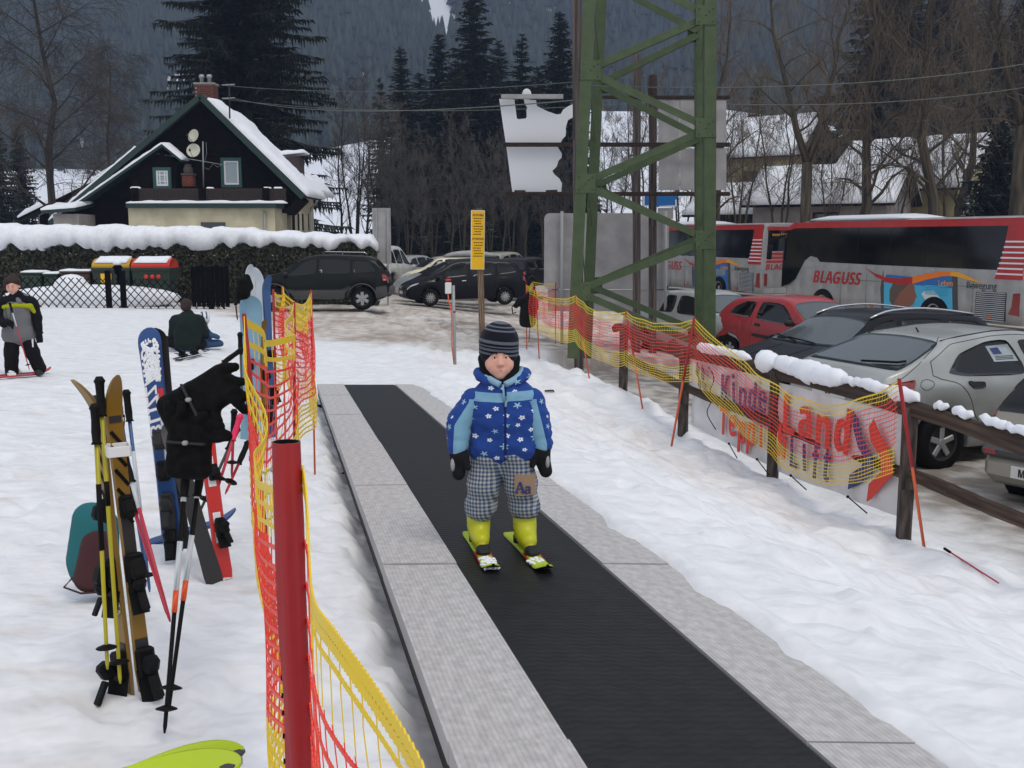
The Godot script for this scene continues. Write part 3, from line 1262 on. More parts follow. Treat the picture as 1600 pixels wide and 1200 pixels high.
	fin(st, "annexe_snow", M.snow_clean, t)
	framed_window(t, [243, 264, 265, 293], 47.17, M.teal_trim, 3, 3)
	# low wing at the far left
	st = S(false)
	var lw0 := at(64, 334, 45.8)
	var lw1 := at(118, 330, 45.8)
	plate4(st, lw0, lw1, lw1 + Vector3(0, 0.25, -2.0), lw0 + Vector3(0, 0.25, -2.0), Vector3(0, 0.15, 0))
	fin(st, "wing_roof", M.green_trim, t)
	st = S()
	lumpy_plate(st, lw0 + Vector3(0, 0.15, 0.02), lw1 + Vector3(0, 0.15, 0.02), lw1 + Vector3(0, 0.4, -2.0), lw0 + Vector3(0, 0.4, -2.0), 0.16, 14, 4, 8.0)
	fin(st, "wing_snow", M.snow_clean, t)
	st = S(false)
	wbox(st, Vector3((lw0.x + lw1.x) / 2 + 0.2, (lw0.y + gy) / 2, -47.0), Vector3(lw1.x - lw0.x - 0.4, lw0.y - gy, 1.8))
	fin(st, "wing_wall", M.plaster_grey, t)
	# chimney: bricks on a core
	var cc := at(323, 152, 49.4)
	st = S(false)
	wbox(st, cc + Vector3(0, -0.2, 0), Vector3(0.88, 1.5, 0.66))
	var ch := fin(st, "chimney", M.mortar, t)
	st = S(false)
	for row in 17:
		var yy := cc.y - 0.9 + row * 0.085
		for k in 4:
			var off := 0.0 if row % 2 == 0 else 0.11
			var bx := cc.x - 0.45 + 0.115 + k * 0.225 + off
			var bw := 0.205
			if bx + bw / 2 > cc.x + 0.46:
				bw = 0.1
				bx = cc.x + 0.41
			wbox(st, Vector3(bx, yy, cc.z + 0.32), Vector3(bw, 0.07, 0.06))
		for k in 3:
			for s in [-1, 1]:
				wbox(st, Vector3(cc.x + s * 0.43, yy, cc.z + 0.22 - k * 0.22), Vector3(0.06, 0.07, 0.2))
	stuff(fin(st, "brickwork", M.brick, ch))
	st = S(false)
	wbox(st, cc + Vector3(0, 0.58, 0), Vector3(1.0, 0.08, 0.78), 0.015)
	fin(st, "chimney_cap", M.plaster_grey, ch)
	for dx in [-0.2, 0.16]:
		st = S()
		lathe(st, [[0.09, 0.6], [0.09, 0.86], [0.13, 0.88], [0.13, 0.97], [0.10, 0.99], [0.10, 1.03], [0.0, 1.04]], 12, Transform3D(Basis.IDENTITY, cc + Vector3(dx, 0, 0)))
		fin(st, "chimney_pot", M.galv, ch)
	# dishes, mast, aerial
	for e in [[302, 212, 8.3, 10.0], [302, 235, 11.0, 10.8]]:
		st = S()
		var dc := at(e[0], e[1], 47.55)
		var rr: float = e[3] / FOCAL * 47.5
		var b := Basis(Vector3.UP, -0.45 if e[2] < 9 else -0.1) * Basis(Vector3.RIGHT, PI / 2 - 0.25)
		lathe(st, [[0.0, -0.09], [rr * 0.5, -0.07], [rr * 0.85, -0.025], [rr, 0.0], [rr, 0.015], [rr * 0.8, -0.01], [rr * 0.4, -0.06], [0.0, -0.075]], 24, Transform3D(b, dc))
		var di := fin(st, "satellite_dish", M.dish, t)
		st = S()
		tube(st, [dc + b * Vector3(0, 0.0, rr), dc + b * Vector3(0, 0.38, rr * 0.35)], 0.012, 6)
		ball(st, dc + b * Vector3(0, 0.38, rr * 0.35), Vector3(0.05, 0.07, 0.05), 8, 6)
		fin(st, "receiver_arm", M.plastic_dark, di)
	st = S()
	tube(st, [at(317, 221, 47.3), at(318, 293, 47.3)], 0.03, 8)
	tube(st, [at(251, 241, 47.3), at(347, 257, 47.3)], 0.018, 6)
	for i in 9:
		var p := at(251 + i * 12, 241 + i * 2, 47.3)
		tube(st, [p + Vector3(-0.06, 0, 0.3), p + Vector3(0.06, 0, -0.3)], 0.01, 4)
	tube(st, [at(322, 222, 47.3), at(323, 240, 47.2), at(320, 252, 47.2)], 0.008, 4)
	tube(st, [at(320, 262, 47.3), at(326, 265, 47.2), at(333, 256, 47.2), at(340, 261, 47.2), at(347, 257, 47.2)], 0.008, 4)
	fin(st, "aerial_mast", M.galv, t)
	# brick barbecue on the balcony
	var bb := at(295, 284, 47.0)
	st = S(false)
	wbox(st, bb + Vector3(0, 0.02, 0), Vector3(0.5, 0.5, 0.4), 0.02)
	fin(st, "barbecue_base", M.brick, t)
	st = S(false)
	wbox(st, bb + Vector3(0, 0.32, 0), Vector3(0.58, 0.1, 0.46), 0.02)
	wbox(st, bb + Vector3(0, 0.5, 0), Vector3(0.36, 0.3, 0.34), 0.05)
	wbox(st, bb + Vector3(0, 0.7, 0), Vector3(0.26, 0.12, 0.26), 0.03)
	fin(st, "barbecue_hood", M.wood_post, t)

func snow_house(called: String, label: String, c: Vector3, yaw: float, w: float, l: float, wall_h: float, roof_h: float, wall: Material, wins: Array) -> Node3D:
	# ridge along local x (length l), gables at +-x, eaves at +-z (span w)
	var t := thing(called, label, "house", c, "", false)
	t.rotation.y = yaw
	var st := S(false)
	var hw := w / 2
	var hl := l / 2
	var poly := poly2([[-hw, -1.5], [hw, -1.5], [hw, wall_h], [0, wall_h + roof_h], [-hw, wall_h]])
	slab(st, poly, Transform3D(Basis(Vector3.UP, PI / 2), Vector3(hl, 0, 0)), l)
	fin(st, "wall", wall, t)
	for s in [-1, 1]:
		var e := Vector3(0, -0.35 * roof_h / hw, s * 0.6)
		var a := Vector3(-hl - 0.6, wall_h + roof_h + 0.05, 0)
		var b := Vector3(hl + 0.6, wall_h + roof_h + 0.05, 0)
		var cc := Vector3(hl + 0.6, wall_h + 0.05, s * hw) + e
		var d := Vector3(-hl - 0.6, wall_h + 0.05, s * hw) + e
		st = S(false)
		plate4(st, a, b, cc, d, Vector3(0, 0.14, 0))
		fin(st, "roof_slope", M.dark_boards, t)
		st = S()
		lumpy_plate(st, a + Vector3(0, 0.15, 0), b + Vector3(0, 0.15, 0), cc + Vector3(0, 0.15, 0), d + Vector3(0, 0.15, 0), 0.32, 26, 8, s * 3.0)
		fin(st, "roof_snow", M.snow_clean, t)
	for q in wins:
		# [face, along, y, w, h]; faces: 0 = +z, 1 = +x, 2 = -x
		var xf := Transform3D(Basis.IDENTITY, Vector3(q[1], q[2], hw))
		if q[0] == 1:
			xf = Transform3D(Basis(Vector3.UP, PI / 2), Vector3(hl, q[2], -q[1]))
		elif q[0] == 2:
			xf = Transform3D(Basis(Vector3.UP, -PI / 2), Vector3(-hl, q[2], q[1]))
		st = S(false)
		for s in [-1, 1]:
			box(st, xf * Transform3D(Basis.IDENTITY, Vector3(s * q[3] / 2, 0, 0.02)), Vector3(0.1, q[4] + 0.1, 0.1))
			box(st, xf * Transform3D(Basis.IDENTITY, Vector3(0, s * q[4] / 2, 0.02)), Vector3(q[3] - 0.1, 0.1, 0.098))
		var f := fin(st, "window", M.dark_boards, t)
		st = S(false)
		box(st, xf * Transform3D(Basis.IDENTITY, Vector3(0, 0, 0.0)), Vector3(q[3] - 0.1, q[4] - 0.1, 0.03))
		fin(st, "pane", M.window_dark, f)
	return t

func build_neighbours():
	# farm house roof left of the chalet
	var c := at(118, 372, 60.0)
	var t := thing("farmhouse", "farmhouse with long snowy roof behind the birch at the far left", "house", c)
	var st := S(false)
	flat_poly(st, [[60, 378], [60, 336], [215, 262], [300, 262], [300, 378]], 58.6, 6.0)
	fin(st, "wall", M.plaster_grey, t)
	st = S(false)
	flat_poly(st, [[62, 376], [62, 337], [122, 309], [122, 376]], 58.5, 0.1)
	fin(st, "timber_cladding", M.dark_boards, t)
	var a := at(28, 345, 57.8)
	var b := at(236, 243, 57.8)
	st = S(false)
	plate4(st, a, b, b + Vector3(0.6, 0.9, -9), a + Vector3(0.6, 0.9, -9), Vector3(0, 0.15, 0))
	fin(st, "roof_slope", M.dark_boards, t)
	st = S()
	lumpy_plate(st, a + Vector3(0, 0.16, 0), b + Vector3(0, 0.16, 0), b + Vector3(0.6, 1.1, -9), a + Vector3(0.6, 1.1, -9), 0.38, 40, 10, 1.0)
	fin(st, "roof_snow", M.snow_clean, t)
	for u in [132, 176]:
		st = S(false)
		var p := at(u, 318 if u < 150 else 297, 58.5)
		wbox(st, p, Vector3(0.5, 0.6, 0.1))
		fin(st, "window", M.window_dark, t)
	# houses on the right, behind the coaches
	snow_house("yellow_house", "yellow house with snowy gable roof behind the bare trees and the nearer coach", at(1430, 372, 72.0), -0.72, 9.5, 8.5, 3.2, 3.4, M.plaster_yellow, [[1, 0.2, 2.4, 1.3, 1.4], [1, -2.6, 2.2, 1.3, 1.4], [0, -1.5, 2.3, 1.6, 1.2]])
	snow_house("low_shed", "low outbuilding with a thick snow roof left of the yellow house", at(1300, 376, 66.0), -0.55, 7.5, 8.0, 2.2, 2.3, M.plaster_grey, [[0, 0.5, 1.2, 1.4, 0.9]])
	snow_house("grey_barn", "small snow roofed barn behind the pylon leg", at(1190, 376, 70.0), -0.6, 6.5, 7.0, 1.7, 1.9, M.dark_boards, [])
	snow_house("hillside_house", "cream two storey house on the slope above the small barn", at(1196, 318, 96.0), -0.65, 8.5, 9.0, 4.0, 3.6, M.plaster_yellow, [[1, 0.0, 5.0, 0.9, 1.5], [0, -2.5, 2.0, 1.2, 1.3], [0, 0.4, 2.0, 1.2, 1.3], [1, -2.0, 2.2, 1.0, 1.4], [1, 2.0, 2.2, 1.0, 1.4]])
	# chimney hood with its snow cap on the yellow house
	var hc := at(1412, 238, 71.0)
	t = thing("chimney_stack", "dark chimney with rounded snow cap on the yellow house roof", "chimney", hc)
	st = S(false)
	wbox(st, hc + Vector3(0, -0.35, 0), Vector3(0.8, 1.5, 0.8), 0.02)
	fin(st, "stack", M.dark_boards, t)
	st = S()
	ball(st, hc + Vector3(0, 0.4, 0), Vector3(0.62, 0.3, 0.62), 14, 8)
	fin(st, "snow_cap", M.snow_clean, t)

func leaf_cloud(st: SurfaceTool, r: RandomNumberGenerator, n: int, lo: Vector3, hi: Vector3, size: float, cols: Array) -> void:
	for i in n:
		var p := Vector3(r.randf_range(lo.x, hi.x), r.randf_range(lo.y, hi.y), r.randf_range(lo.z, hi.z))
		var b := Basis(Vector3(r.randf_range(-1, 1), r.randf_range(-1, 1), r.randf_range(-1, 1)).normalized(), r.randf() * TAU)
		var s := size * r.randf_range(0.6, 1.4)
		st.set_color(cols[r.randi() % cols.size()])
		tri(st, p + b * Vector3(-s * 0.35, 0, 0), p + b * Vector3(0, s, 0), p + b * Vector3(s * 0.35, 0, 0.1 * s))

func build_hedge():
	var a := on_ground(-60, 36.0)
	var b := on_ground(586, 36.5)
	var foot := (a + b) * 0.5
	var t := thing("clipped_hedge", "long clipped evergreen hedge with a thick cap of snow in front of the chalet", "hedge", foot)
	var r := RandomNumberGenerator.new()
	r.seed = 4
	var st := S(false)
	var top := at(300, 385, 36.0).y
	var cols := [Color(0.036, 0.042, 0.025), Color(0.042, 0.046, 0.027), Color(0.048, 0.048, 0.028), Color(0.036, 0.040, 0.026), Color(0.056, 0.050, 0.030)]
	# dense core
	st.set_color(Color(0.040, 0.044, 0.026))
	wbox(st, Vector3((a.x + b.x) / 2, (foot.y - 0.4 + top - 0.35) / 2, -36.7), Vector3(b.x - a.x - 0.3, top - 0.35 - foot.y + 0.4, 1.0))
	leaf_cloud(st, r, 26000, Vector3(a.x, foot.y - 0.1, -36.3), Vector3(b.x, top + 0.1, -36.0), 0.13, cols)
	leaf_cloud(st, r, 1800, Vector3(b.x - 0.25, foot.y - 0.1, -37.4), Vector3(b.x + 0.05, top - 0.1, -36.0), 0.13, cols)
	# uneven upper rim: tufts that stick up through the snow
	for k in 90:
		var x := r.randf_range(a.x, b.x)
		var hgt := r.randf_range(0.0, 0.45) * (0.4 + 0.6 * absf(noise_b.get_noise_1d(x * 0.7)))
		leaf_cloud(st, r, 30, Vector3(x - 0.16, top - 0.3, -36.25), Vector3(x + 0.16, top + hgt, -35.97), 0.12, cols)
	fin(st, "foliage", M.hedge, t)
	# snow cap: lumpy roll with drooping lower edge
	var rings := []
	var n := 300
	for i in n + 1:
		var x := lerpf(a.x - 0.1, b.x + 0.1, float(i) / n)
		var px := lerpf(-60, 590, float(i) / n)
		var ty := at(px, curve(px, [[0, 342], [60, 345], [180, 347], [300, 349], [400, 352], [480, 357], [590, 361]]), 36.2).y - 0.14 + noise_b.get_noise_1d(x * 0.9) * 0.06
		var by := top + 0.0 + noise_b.get_noise_1d(x * 0.8 + 50) * 0.20 + noise_b.get_noise_1d(x * 2.3 + 9) * 0.12
		var e := smoothstep(0.0, 4.0, minf(i, n - i))
		ty = lerpf(by + 0.2, ty, e)
		rings.append([Vector3(x, by, -35.93), Vector3(x, lerpf(by, ty, 0.45), -35.80 - 0.06 * noise_b.get_noise_1d(x * 2.2)), Vector3(x, lerpf(by, ty, 0.8), -35.9), Vector3(x, ty, -36.2), Vector3(x, ty + 0.02, -36.8), Vector3(x, lerpf(by, ty, 0.7), -37.3), Vector3(x, top - 0.3, -37.35)])
	for rg in rings:
		for q in rg.size():
			var p: Vector3 = rg[q]
			rg[q] = p + Vector3(0, 0.05, 0.10) * noise.get_noise_3d(p.x * 1.6, p.y * 3.0, p.z * 1.6 + q) + Vector3(0, 0.025, 0.04) * noise_b.get_noise_3d(p.x * 3.0, p.y * 3.0, p.z * 3.0)
	st = S()
	loft(st, rings, true)
	fin(st, "snow_cap", M.snow_clean, t)

# ---------------------------------------------------------------- trees
const ORD := ["first", "second", "third", "fourth", "fifth", "sixth", "seventh", "eighth", "ninth", "tenth", "eleventh", "twelfth", "thirteenth"]
func conifer_meshes(sd: int, h: float, rad: float, power: float, dense: float, snowy: float, tone := 1.0, bare := 0.06, spray := 0.44, sink := 0.42) -> Array:
	var r := RandomNumberGenerator.new()
	r.seed = sd
	var trunk := S()
	tube(trunk, [Vector3(0, -0.5, 0), Vector3(0, h * 0.3, 0), Vector3(0.05, h * 0.7, 0), Vector3(0, h * 0.99, 0)], [h * 0.016, h * 0.013, h * 0.007, h * 0.001], 7)
	trunk.generate_normals()
	var st := SurfaceTool.new()
	st.begin(Mesh.PRIMITIVE_TRIANGLES)
	st.set_smooth_group(-1)
	st.set_color(Color.WHITE)
	var y := h * bare
	while y < h * 0.995:
		var k := y / h
		var L := rad * pow(1.0 - k, power) + 0.1
		var nb := int(lerpf(8, 4, k)) + r.randi() % 2
		var a0 := r.randf() * TAU
		for i in nb:
			var a := a0 + TAU * i / nb + r.randf_range(-0.3, 0.3)
			var l := L * r.randf_range(0.62, 1.12)
			var out := Vector3(cos(a), 0, sin(a))
			var side := Vector3(-sin(a), 0, cos(a))
			var droop := lerpf(sink, -0.3, pow(k, 1.5)) * r.randf_range(0.7, 1.2)
			var seg := maxi(3, int(l / 0.34 * dense))
			var yj := y + r.randf_range(-0.5, 0.5) * (0.55 if h > 25.0 else 0.3)
			var prev := Vector3(0, yj, 0)
			for s in range(1, seg + 1):
				var q := float(s) / seg
				var p := out * (l * q) + Vector3(0, yj - droop * l * q + 0.5 * absf(droop) * l * q * q, 0)
				var w := spray * sqrt(minf(l, 3.0)) * (1.15 - q * 0.7) * r.randf_range(0.6, 1.3)
				var g := r.randf_range(0.55, 1.35) * tone
				st.set_color(Color(0.024 * g, 0.032 * g, 0.020 * g))
				# two side sprays and one hanging
				for sg in [-1, 1]:
					var tip: Vector3 = p + side * (sg * w * 1.9) + out * (w * 0.6) + Vector3(0, -w * r.randf_range(0.2, 0.9), 0)
					tri(st, prev, tip, p + out * w * 0.25)
				tri(st, prev, p + Vector3(0, -w * r.randf_range(0.9, 1.9), 0) + side * r.randf_range(-0.3, 0.3) * w, p)
				if r.randf() < 0.5:
					tri(st, p, p + Vector3(0, -w * r.randf_range(0.8, 1.5), 0) + side * r.randf_range(-1.2, 1.2) * w, p + side * w * 0.4)
				if snowy > 0 and r.randf() < snowy:
					st.set_color(Color(0.75, 0.76, 0.78))
					var up := Vector3(0, 0.05, 0)
					tri(st, prev + up, p + side * w * 0.9 + up * 0.4, p + out * w * 0.3 + up)
					tri(st, prev + up, p - side * w * 0.9 + up * 0.4, p + out * w * 0.3 + up)
				prev = p
		y += lerpf(0.34, 0.24, k) / dense * (h / 20.0 + 0.3)
	st.generate_normals()
	return [trunk.commit(), st.commit()]

func strip(st: SurfaceTool, a: Vector3, b: Vector3, w0: float, w1: float) -> void:
	# three-sided sliver of twig
	var t := (b - a).normalized()
	var u := t.cross(Vector3(0.3, 0.2, 0.93)).normalized()
	var v := t.cross(u)
	var c := [u * w0, (-u * 0.5 + v * 0.87) * w0, (-u * 0.5 - v * 0.87) * w0]
	for i in 3:
		var j := (i + 1) % 3
		tri(st, a + c[i], b + c[i] * (w1 / w0), a + c[j])
		if w1 > w0 * 0.35:
			tri(st, a + c[j], b + c[i] * (w1 / w0), b + c[j] * (w1 / w0))

func bare_meshes(sd: int, h: float, o: Dictionary) -> Array:
	# o: spread, up, droop, n1, n2, n3, fork, r0
	var r := RandomNumberGenerator.new()
	r.seed = sd
	var wood := S()
	var twig := SurfaceTool.new()
	twig.begin(Mesh.PRIMITIVE_TRIANGLES)
	twig.set_smooth_group(-1)
	var r0: float = o.get("r0", h * 0.014)
	var stems := []
	var nf: int = o.get("fork", 1)
	var fh: float = o.get("fork_h", 0.0) * h
	if nf == 1:
		var pts := []
		for i in 9:
			var k := i / 8.0
			pts.append(Vector3(noise_b.get_noise_2d(k * 3.0, sd) * h * 0.03, -0.5 + k * (h + 0.5), noise_b.get_noise_2d(k * 3.0, sd + 50) * h * 0.03))
		stems.append([pts, r0])
	else:
		var p0 := Vector3(0, fh, 0)
		tube(wood, [Vector3(0, -0.5, 0), Vector3(0.03, fh * 0.5, 0), p0], [r0 * 1.15, r0, r0 * 0.95], 9)
		for f in nf:
			var a: float = o.get("fork_a", 0.0) + TAU * f / nf
			var lean: float = o.get("fork_lean", 0.25) * r.randf_range(0.6, 1.2)
			var pts := []
			for i in 8:
				var k := i / 7.0
				pts.append(p0 + Vector3(cos(a), 0, sin(a)) * (lean * h * 0.5 * pow(k, 0.7)) + Vector3(0, k * (h - fh), 0) + Vector3(noise_b.get_noise_2d(k * 3, sd + f * 9), 0, noise_b.get_noise_2d(k * 3, sd + f * 9 + 40)) * 0.5 * k)
			stems.append([pts, r0 * 0.75])
	for sN in stems:
		var pts: Array = sN[0]
		var rr := []
		for i in pts.size():
			rr.append(lerpf(sN[1], sN[1] * 0.08, pow(float(i) / (pts.size() - 1), 0.8)))
		tube(wood, pts, rr, 8)
		var n1: int = o.n1
		for i in n1:
			var k: float = lerpf(o.get("start", 0.25), 0.98, (i + r.randf()) / n1)
			var f := k * (pts.size() - 1)
			var p: Vector3 = pts[int(f)].lerp(pts[mini(int(f) + 1, pts.size() - 1)], f - int(f))
			var a := i * 2.4 + r.randf() * 0.9
			var l: float = h * o.spread * pow(1.0 - k * 0.85, 0.7) * r.randf_range(0.6, 1.15)
			var dir := Vector3(cos(a), o.up * r.randf_range(0.7, 1.3), sin(a)).normalized()
			limb(wood, twig, r, p, dir, l, sN[1] * 0.32 * (1.1 - k), o, 1)
	wood.generate_normals()
	twig.generate_normals()
	return [wood.commit(), twig.commit()]

func limb(wood: SurfaceTool, twig: SurfaceTool, r: RandomNumberGenerator, p: Vector3, dir: Vector3, l: float, w: float, o: Dictionary, lev: int) -> void:
	var seg := 5 if lev == 1 else (4 if lev == 2 else 3)
	var pts := [p]
	var d := dir
	var bend: float = o.get("bend", 0.1)
	var thin: float = o.get("thin", 1.0)
	var droop: float = o.droop
	for i in seg:
		d = (d + Vector3(r.randf_range(-1, 1), r.randf_range(-0.6, 0.6), r.randf_range(-1, 1)) * bend * 2.0 + Vector3(0, -droop * (0.25 if lev == 1 else 1.0) * float(i + 1) / seg, 0)).normalized()
		pts.append(pts[-1] + d * (l / seg))
	if lev <= 1:
		var rr := []
		for i in pts.size():
			rr.append(maxf(w * (1.0 - 0.85 * float(i) / seg), 0.008))
		tube(wood, pts, rr, 5, false)
	else:
		for i in seg:
			strip(twig, pts[i], pts[i + 1], maxf(w * (1.0 - 0.8 * float(i) / seg), 0.010 * thin), maxf(w * (1.0 - 0.8 * float(i + 1) / seg), 0.006 * thin))
	if lev >= 3:
		return
	var n: int = o.n2 if lev == 1 else o.n3
	for i in n:
		var k := lerpf(0.18, 1.0, (i + r.randf()) / n)
		var f := k * seg
		var q: Vector3 = pts[int(minf(f, seg - 0.01))].lerp(pts[mini(int(f) + 1, seg)], f - int(f))
		var td: Vector3 = (pts[mini(int(f) + 1, seg)] - pts[int(minf(f, seg - 1))]).normalized()
		var side := td.cross(Vector3(r.randf_range(-1, 1), r.randf_range(-1, 1), r.randf_range(-1, 1))).normalized()
		var nd := (td * r.randf_range(0.5, 1.0) + side * 0.75 + Vector3(0, o.up * 0.3, 0)).normalized()
		if lev == 2 and o.has("hang"):
			nd = (nd + Vector3(0, -o.hang, 0)).normalized()
		var ll := l * (0.5 if lev == 1 else 0.55) * r.randf_range(0.6, 1.1) * (1.1 - 0.4 * k)
		if lev == 2 and o.has("hang"):
			ll = o.get("hang_l", 1.2) * r.randf_range(0.5, 1.3)
		limb(wood, twig, r, q, nd, ll, w * (0.42 if lev == 1 else 0.5) * (1.1 - 0.6 * k), o, lev + 1)

func plant(ms: Array, called: String, label: String, pos: Vector3, sc: float, turn: float, mats: Array, group := "", cat := "tree", xz := 1.0) -> Node3D:
	var t := thing(called, label, cat, pos, group, false)
	t.rotation.y = turn
	t.scale = Vector3(sc * xz, sc, sc * xz)
	var o := MeshInstance3D.new()
	o.mesh = ms[0]
	put(o, "trunk", mats[0], t)
	o = MeshInstance3D.new()
	o.mesh = ms[1]
	put(o, "crown", mats[1], t)
	return t

func foot_at(u: float, d: float) -> Vector3:
	var x := (u - 800.0) / FOCAL * d
	return Vector3(x, gh_base(x, d) if d < 118.0 else -0.4 + (d - 118.0) * 0.15, -d)

func build_woods():
	var con := [M.bark, M.needles]
	var big := conifer_meshes(3, 33.0, 6.6, 0.62, 1.9, 0.010, 1.0, 0.05, 0.36, 0.62)
	plant(big, "giant_spruce", "huge dark spruce towering behind the chalet roof", foot_at(392, 63.0), 1.0, 0.4, con)
	var mid := conifer_meshes(5, 20.0, 3.3, 0.8, 1.15, 0.008, 1.15)
	var slim := conifer_meshes(7, 19.0, 2.3, 0.8, 1.1, 0.01, 1.2, 0.12)
	var thin := conifer_meshes(9, 18.0, 1.8, 0.7, 0.9, 0.01, 1.3, 0.3)
	var list := [
		[slim, 632, 70, 86, "slim spruce with thinning lower branches, leftmost of the wood", 1.45],
		[mid, 690, 48, 90, "spruce leaning against the tallest spruce of the wood", 1.3],
		[mid, 742, -40, 88, "tallest broad spruce in the middle of the wood", 1.35],
		[thin, 815, 52, 84, "spindly spruce just above the white cutout board", 1.6],
		[mid, 872, 14, 88, "spruce half hidden by the wooden power pole", 1.35],
		[slim, 780, 60, 100, "dark spruce between the tallest spruce and the cutout board", 1.7],
		[mid, 660, 110, 98, "shorter spruce deep in the wood left of the tallest one", 1.6],
		[mid, 840, 100, 100, "short dense spruce deep in the wood behind the cutout board", 1.3],
		[slim, 715, 90, 80, "narrow spruce at the front edge of the wood", 1.6],
		[thin, 600, 120, 92, "thin spruce at the clearing beside the bare alders", 1.3]]
	for e in list:
		var f := foot_at(e[1], e[3])
		var top := at(e[1], e[2], e[3]).y
		var hh: float = {big: 33.0, mid: 20.0, slim: 19.0, thin: 18.0}[e[0]]
		var s: float = (top - f.y) / hh
		plant(e[0], "spruce", e[4], f, s, rng.randf() * TAU, con, "spruces of the wood behind the car park", "tree", e[5])
	# right-hand spruces
	var f2 := foot_at(1172, 118)
	plant(mid, "spruce", "broad spruce standing on the white slope right of the pylon", f2, (at(1172, 128, 118).y - f2.y) / 20.0, 1.0, con, "", "tree", 1.3)
	var shrub := conifer_meshes(15, 9.0, 3.6, 0.7, 1.1, 0.16, 0.9, 0.02)
	f2 = foot_at(1545, 56)
	plant(shrub, "snowy_spruce", "bushy young spruce flecked with snow beside the yellow house", f2, (at(1545, 190, 56).y - f2.y) / 9.0, 0.3, con, "", "tree", 0.9)
	var ds := [[1330, 90, 112], [1390, 30, 104], [1450, -10, 108], [1520, -30, 100], [1590, -40, 96]]
	for i in ds.size():
		var e = ds[i]
		var f := foot_at(e[0], e[2])
		plant(mid, "dark_spruce", "%s dark spruce from the left in the shaded wood behind the yellow house" % ORD[i], f, (at(e[0], e[1], e[2]).y - f.y) / 20.0, rng.randf() * TAU, con, "dark spruces behind the yellow house", "tree", 1.25)
	var ls := [[10, 170, 76], [45, 190, 84]]
	for i in ls.size():
		var e = ls[i]
		var f := foot_at(e[0], e[2])
		plant(mid, "garden_spruce", ["dark spruce at the left picture edge behind the birch", "shorter dark spruce just left of the birch trunk"][i], f, (at(e[0], e[1], e[2]).y - f.y) / 20.0, rng.randf() * TAU, con, "spruces at the far left", "tree", 1.2)
	# bare trees
	var birch := bare_meshes(21, 18.0, {"spread": 0.34, "up": 0.75, "droop": 0.12, "n1": 30, "n2": 10, "n3": 12, "r0": 0.26, "start": 0.2, "hang": 0.7, "hang_l": 1.3})
	var f3 := foot_at(93, 50)
	plant(birch, "birch", "tall bare birch in front of the farmhouse at the far left", f3, 1.0, 0.6, [M.bark, M.twig])
	f3 = foot_at(186, 66)
	plant(birch, "birch", "smaller bare birch between the farmhouse and the huge spruce", f3, 0.78, 2.6, [M.bark, M.twig])
	var alder := bare_meshes(23, 15.0, {"spread": 0.26, "up": 1.6, "droop": -0.06, "n1": 20, "n2": 9, "n3": 7, "r0": 0.16, "start": 0.2})
	var alder2 := bare_meshes(29, 14.0, {"spread": 0.30, "up": 1.2, "droop": -0.04, "n1": 16, "n2": 9, "n3": 7, "r0": 0.15, "start": 0.25, "fork": 3, "fork_h": 0.12, "fork_lean": 0.22})
	var where := [[536, 150, 70, 0], [556, 128, 66, 1], [578, 135, 72, 0], [601, 150, 64, 1], [622, 165, 74, 0]]
	var lab := ["bare alder nearest the huge spruce", "many stemmed bare alder second from the huge spruce", "slender bare alder in the middle of the clearing", "forked bare alder behind the grey metal panel", "bare alder against the slim spruce"]
	for i in where.size():
		var e = where[i]
		var f := foot_at(e[0], e[2])
		var hh := 15.0 if e[3] == 0 else 14.0
		plant(alder if e[3] == 0 else alder2, "bare_alder", lab[i], f, (at(e[0], e[1], e[2]).y - f.y) / hh, i * 1.3, [M.bark, M.twig_grey], "bare alders in the clearing")
	for i in 13:
		var u := 640.0 + i * 21.0 + rng.randf_range(-8, 8)
		var d := rng.randf_range(60, 74)
		var f := foot_at(u, d)
		var top := at(u, rng.randf_range(170, 250), d).y
		plant(alder if i % 2 else alder2, "bare_sapling", "%s bare sapling from the left along the edge of the dark wood" % ORD[i], f, (top - f.y) / 14.5, rng.randf() * TAU, [M.bark_tan, M.twig_grey], "bare saplings along the edge of the wood", "tree", 0.7)
	# weeping birches at the right
	var weep := {"spread": 0.27, "up": 0.9, "droop": 0.2, "n1": 17, "n2": 7, "n3": 6, "thin": 0.6, "r0": 0.30, "bend": 0.2, "start": 0.12, "hang": 2.0, "hang_l": 1.8, "fork": 2, "fork_h": 0.40, "fork_lean": 0.3, "fork_a": 2.9}
	var w1 := bare_meshes(41, 19.0, weep)
	var weep2 := weep.duplicate()
	weep2.merge({"fork": 1, "n1": 30, "r0": 0.34, "start": 0.22}, true)
	var w2 := bare_meshes(43, 20.0, weep2)
	var wl := [[w1, 1252, 46, 0.0, 0.82, "forked weeping tree above the gap between the two coaches"], [w2, 1338, 47, 1.2, 0.95, "weeping tree with straight trunk over the front of the nearer coach"], [w2, 1438, 45, 3.0, 1.0, "weeping tree rising in front of the yellow house"], [w1, 1578, 44, 2.2, 1.0, "weeping tree at the right edge beside the snow flecked spruce"], [w2, 1120, 58, 4.4, 0.85, "bare tree partly behind the right pylon leg"], [w2, 1500, 60, 5.1, 1.0, "bare tree farther back between the yellow house and the young spruce"]]
	for e in wl:
		plant(e[0], "weeping_tree", e[5], foot_at(e[1], e[2]), e[4], e[3], [M.bark_tan, M.twig_tan], "bare weeping trees behind the coaches")
	var th := [[955, 70], [1000, 66], [1060, 72], [1150, 64], [1215, 60], [1290, 62], [1390, 64], [1475, 66]]
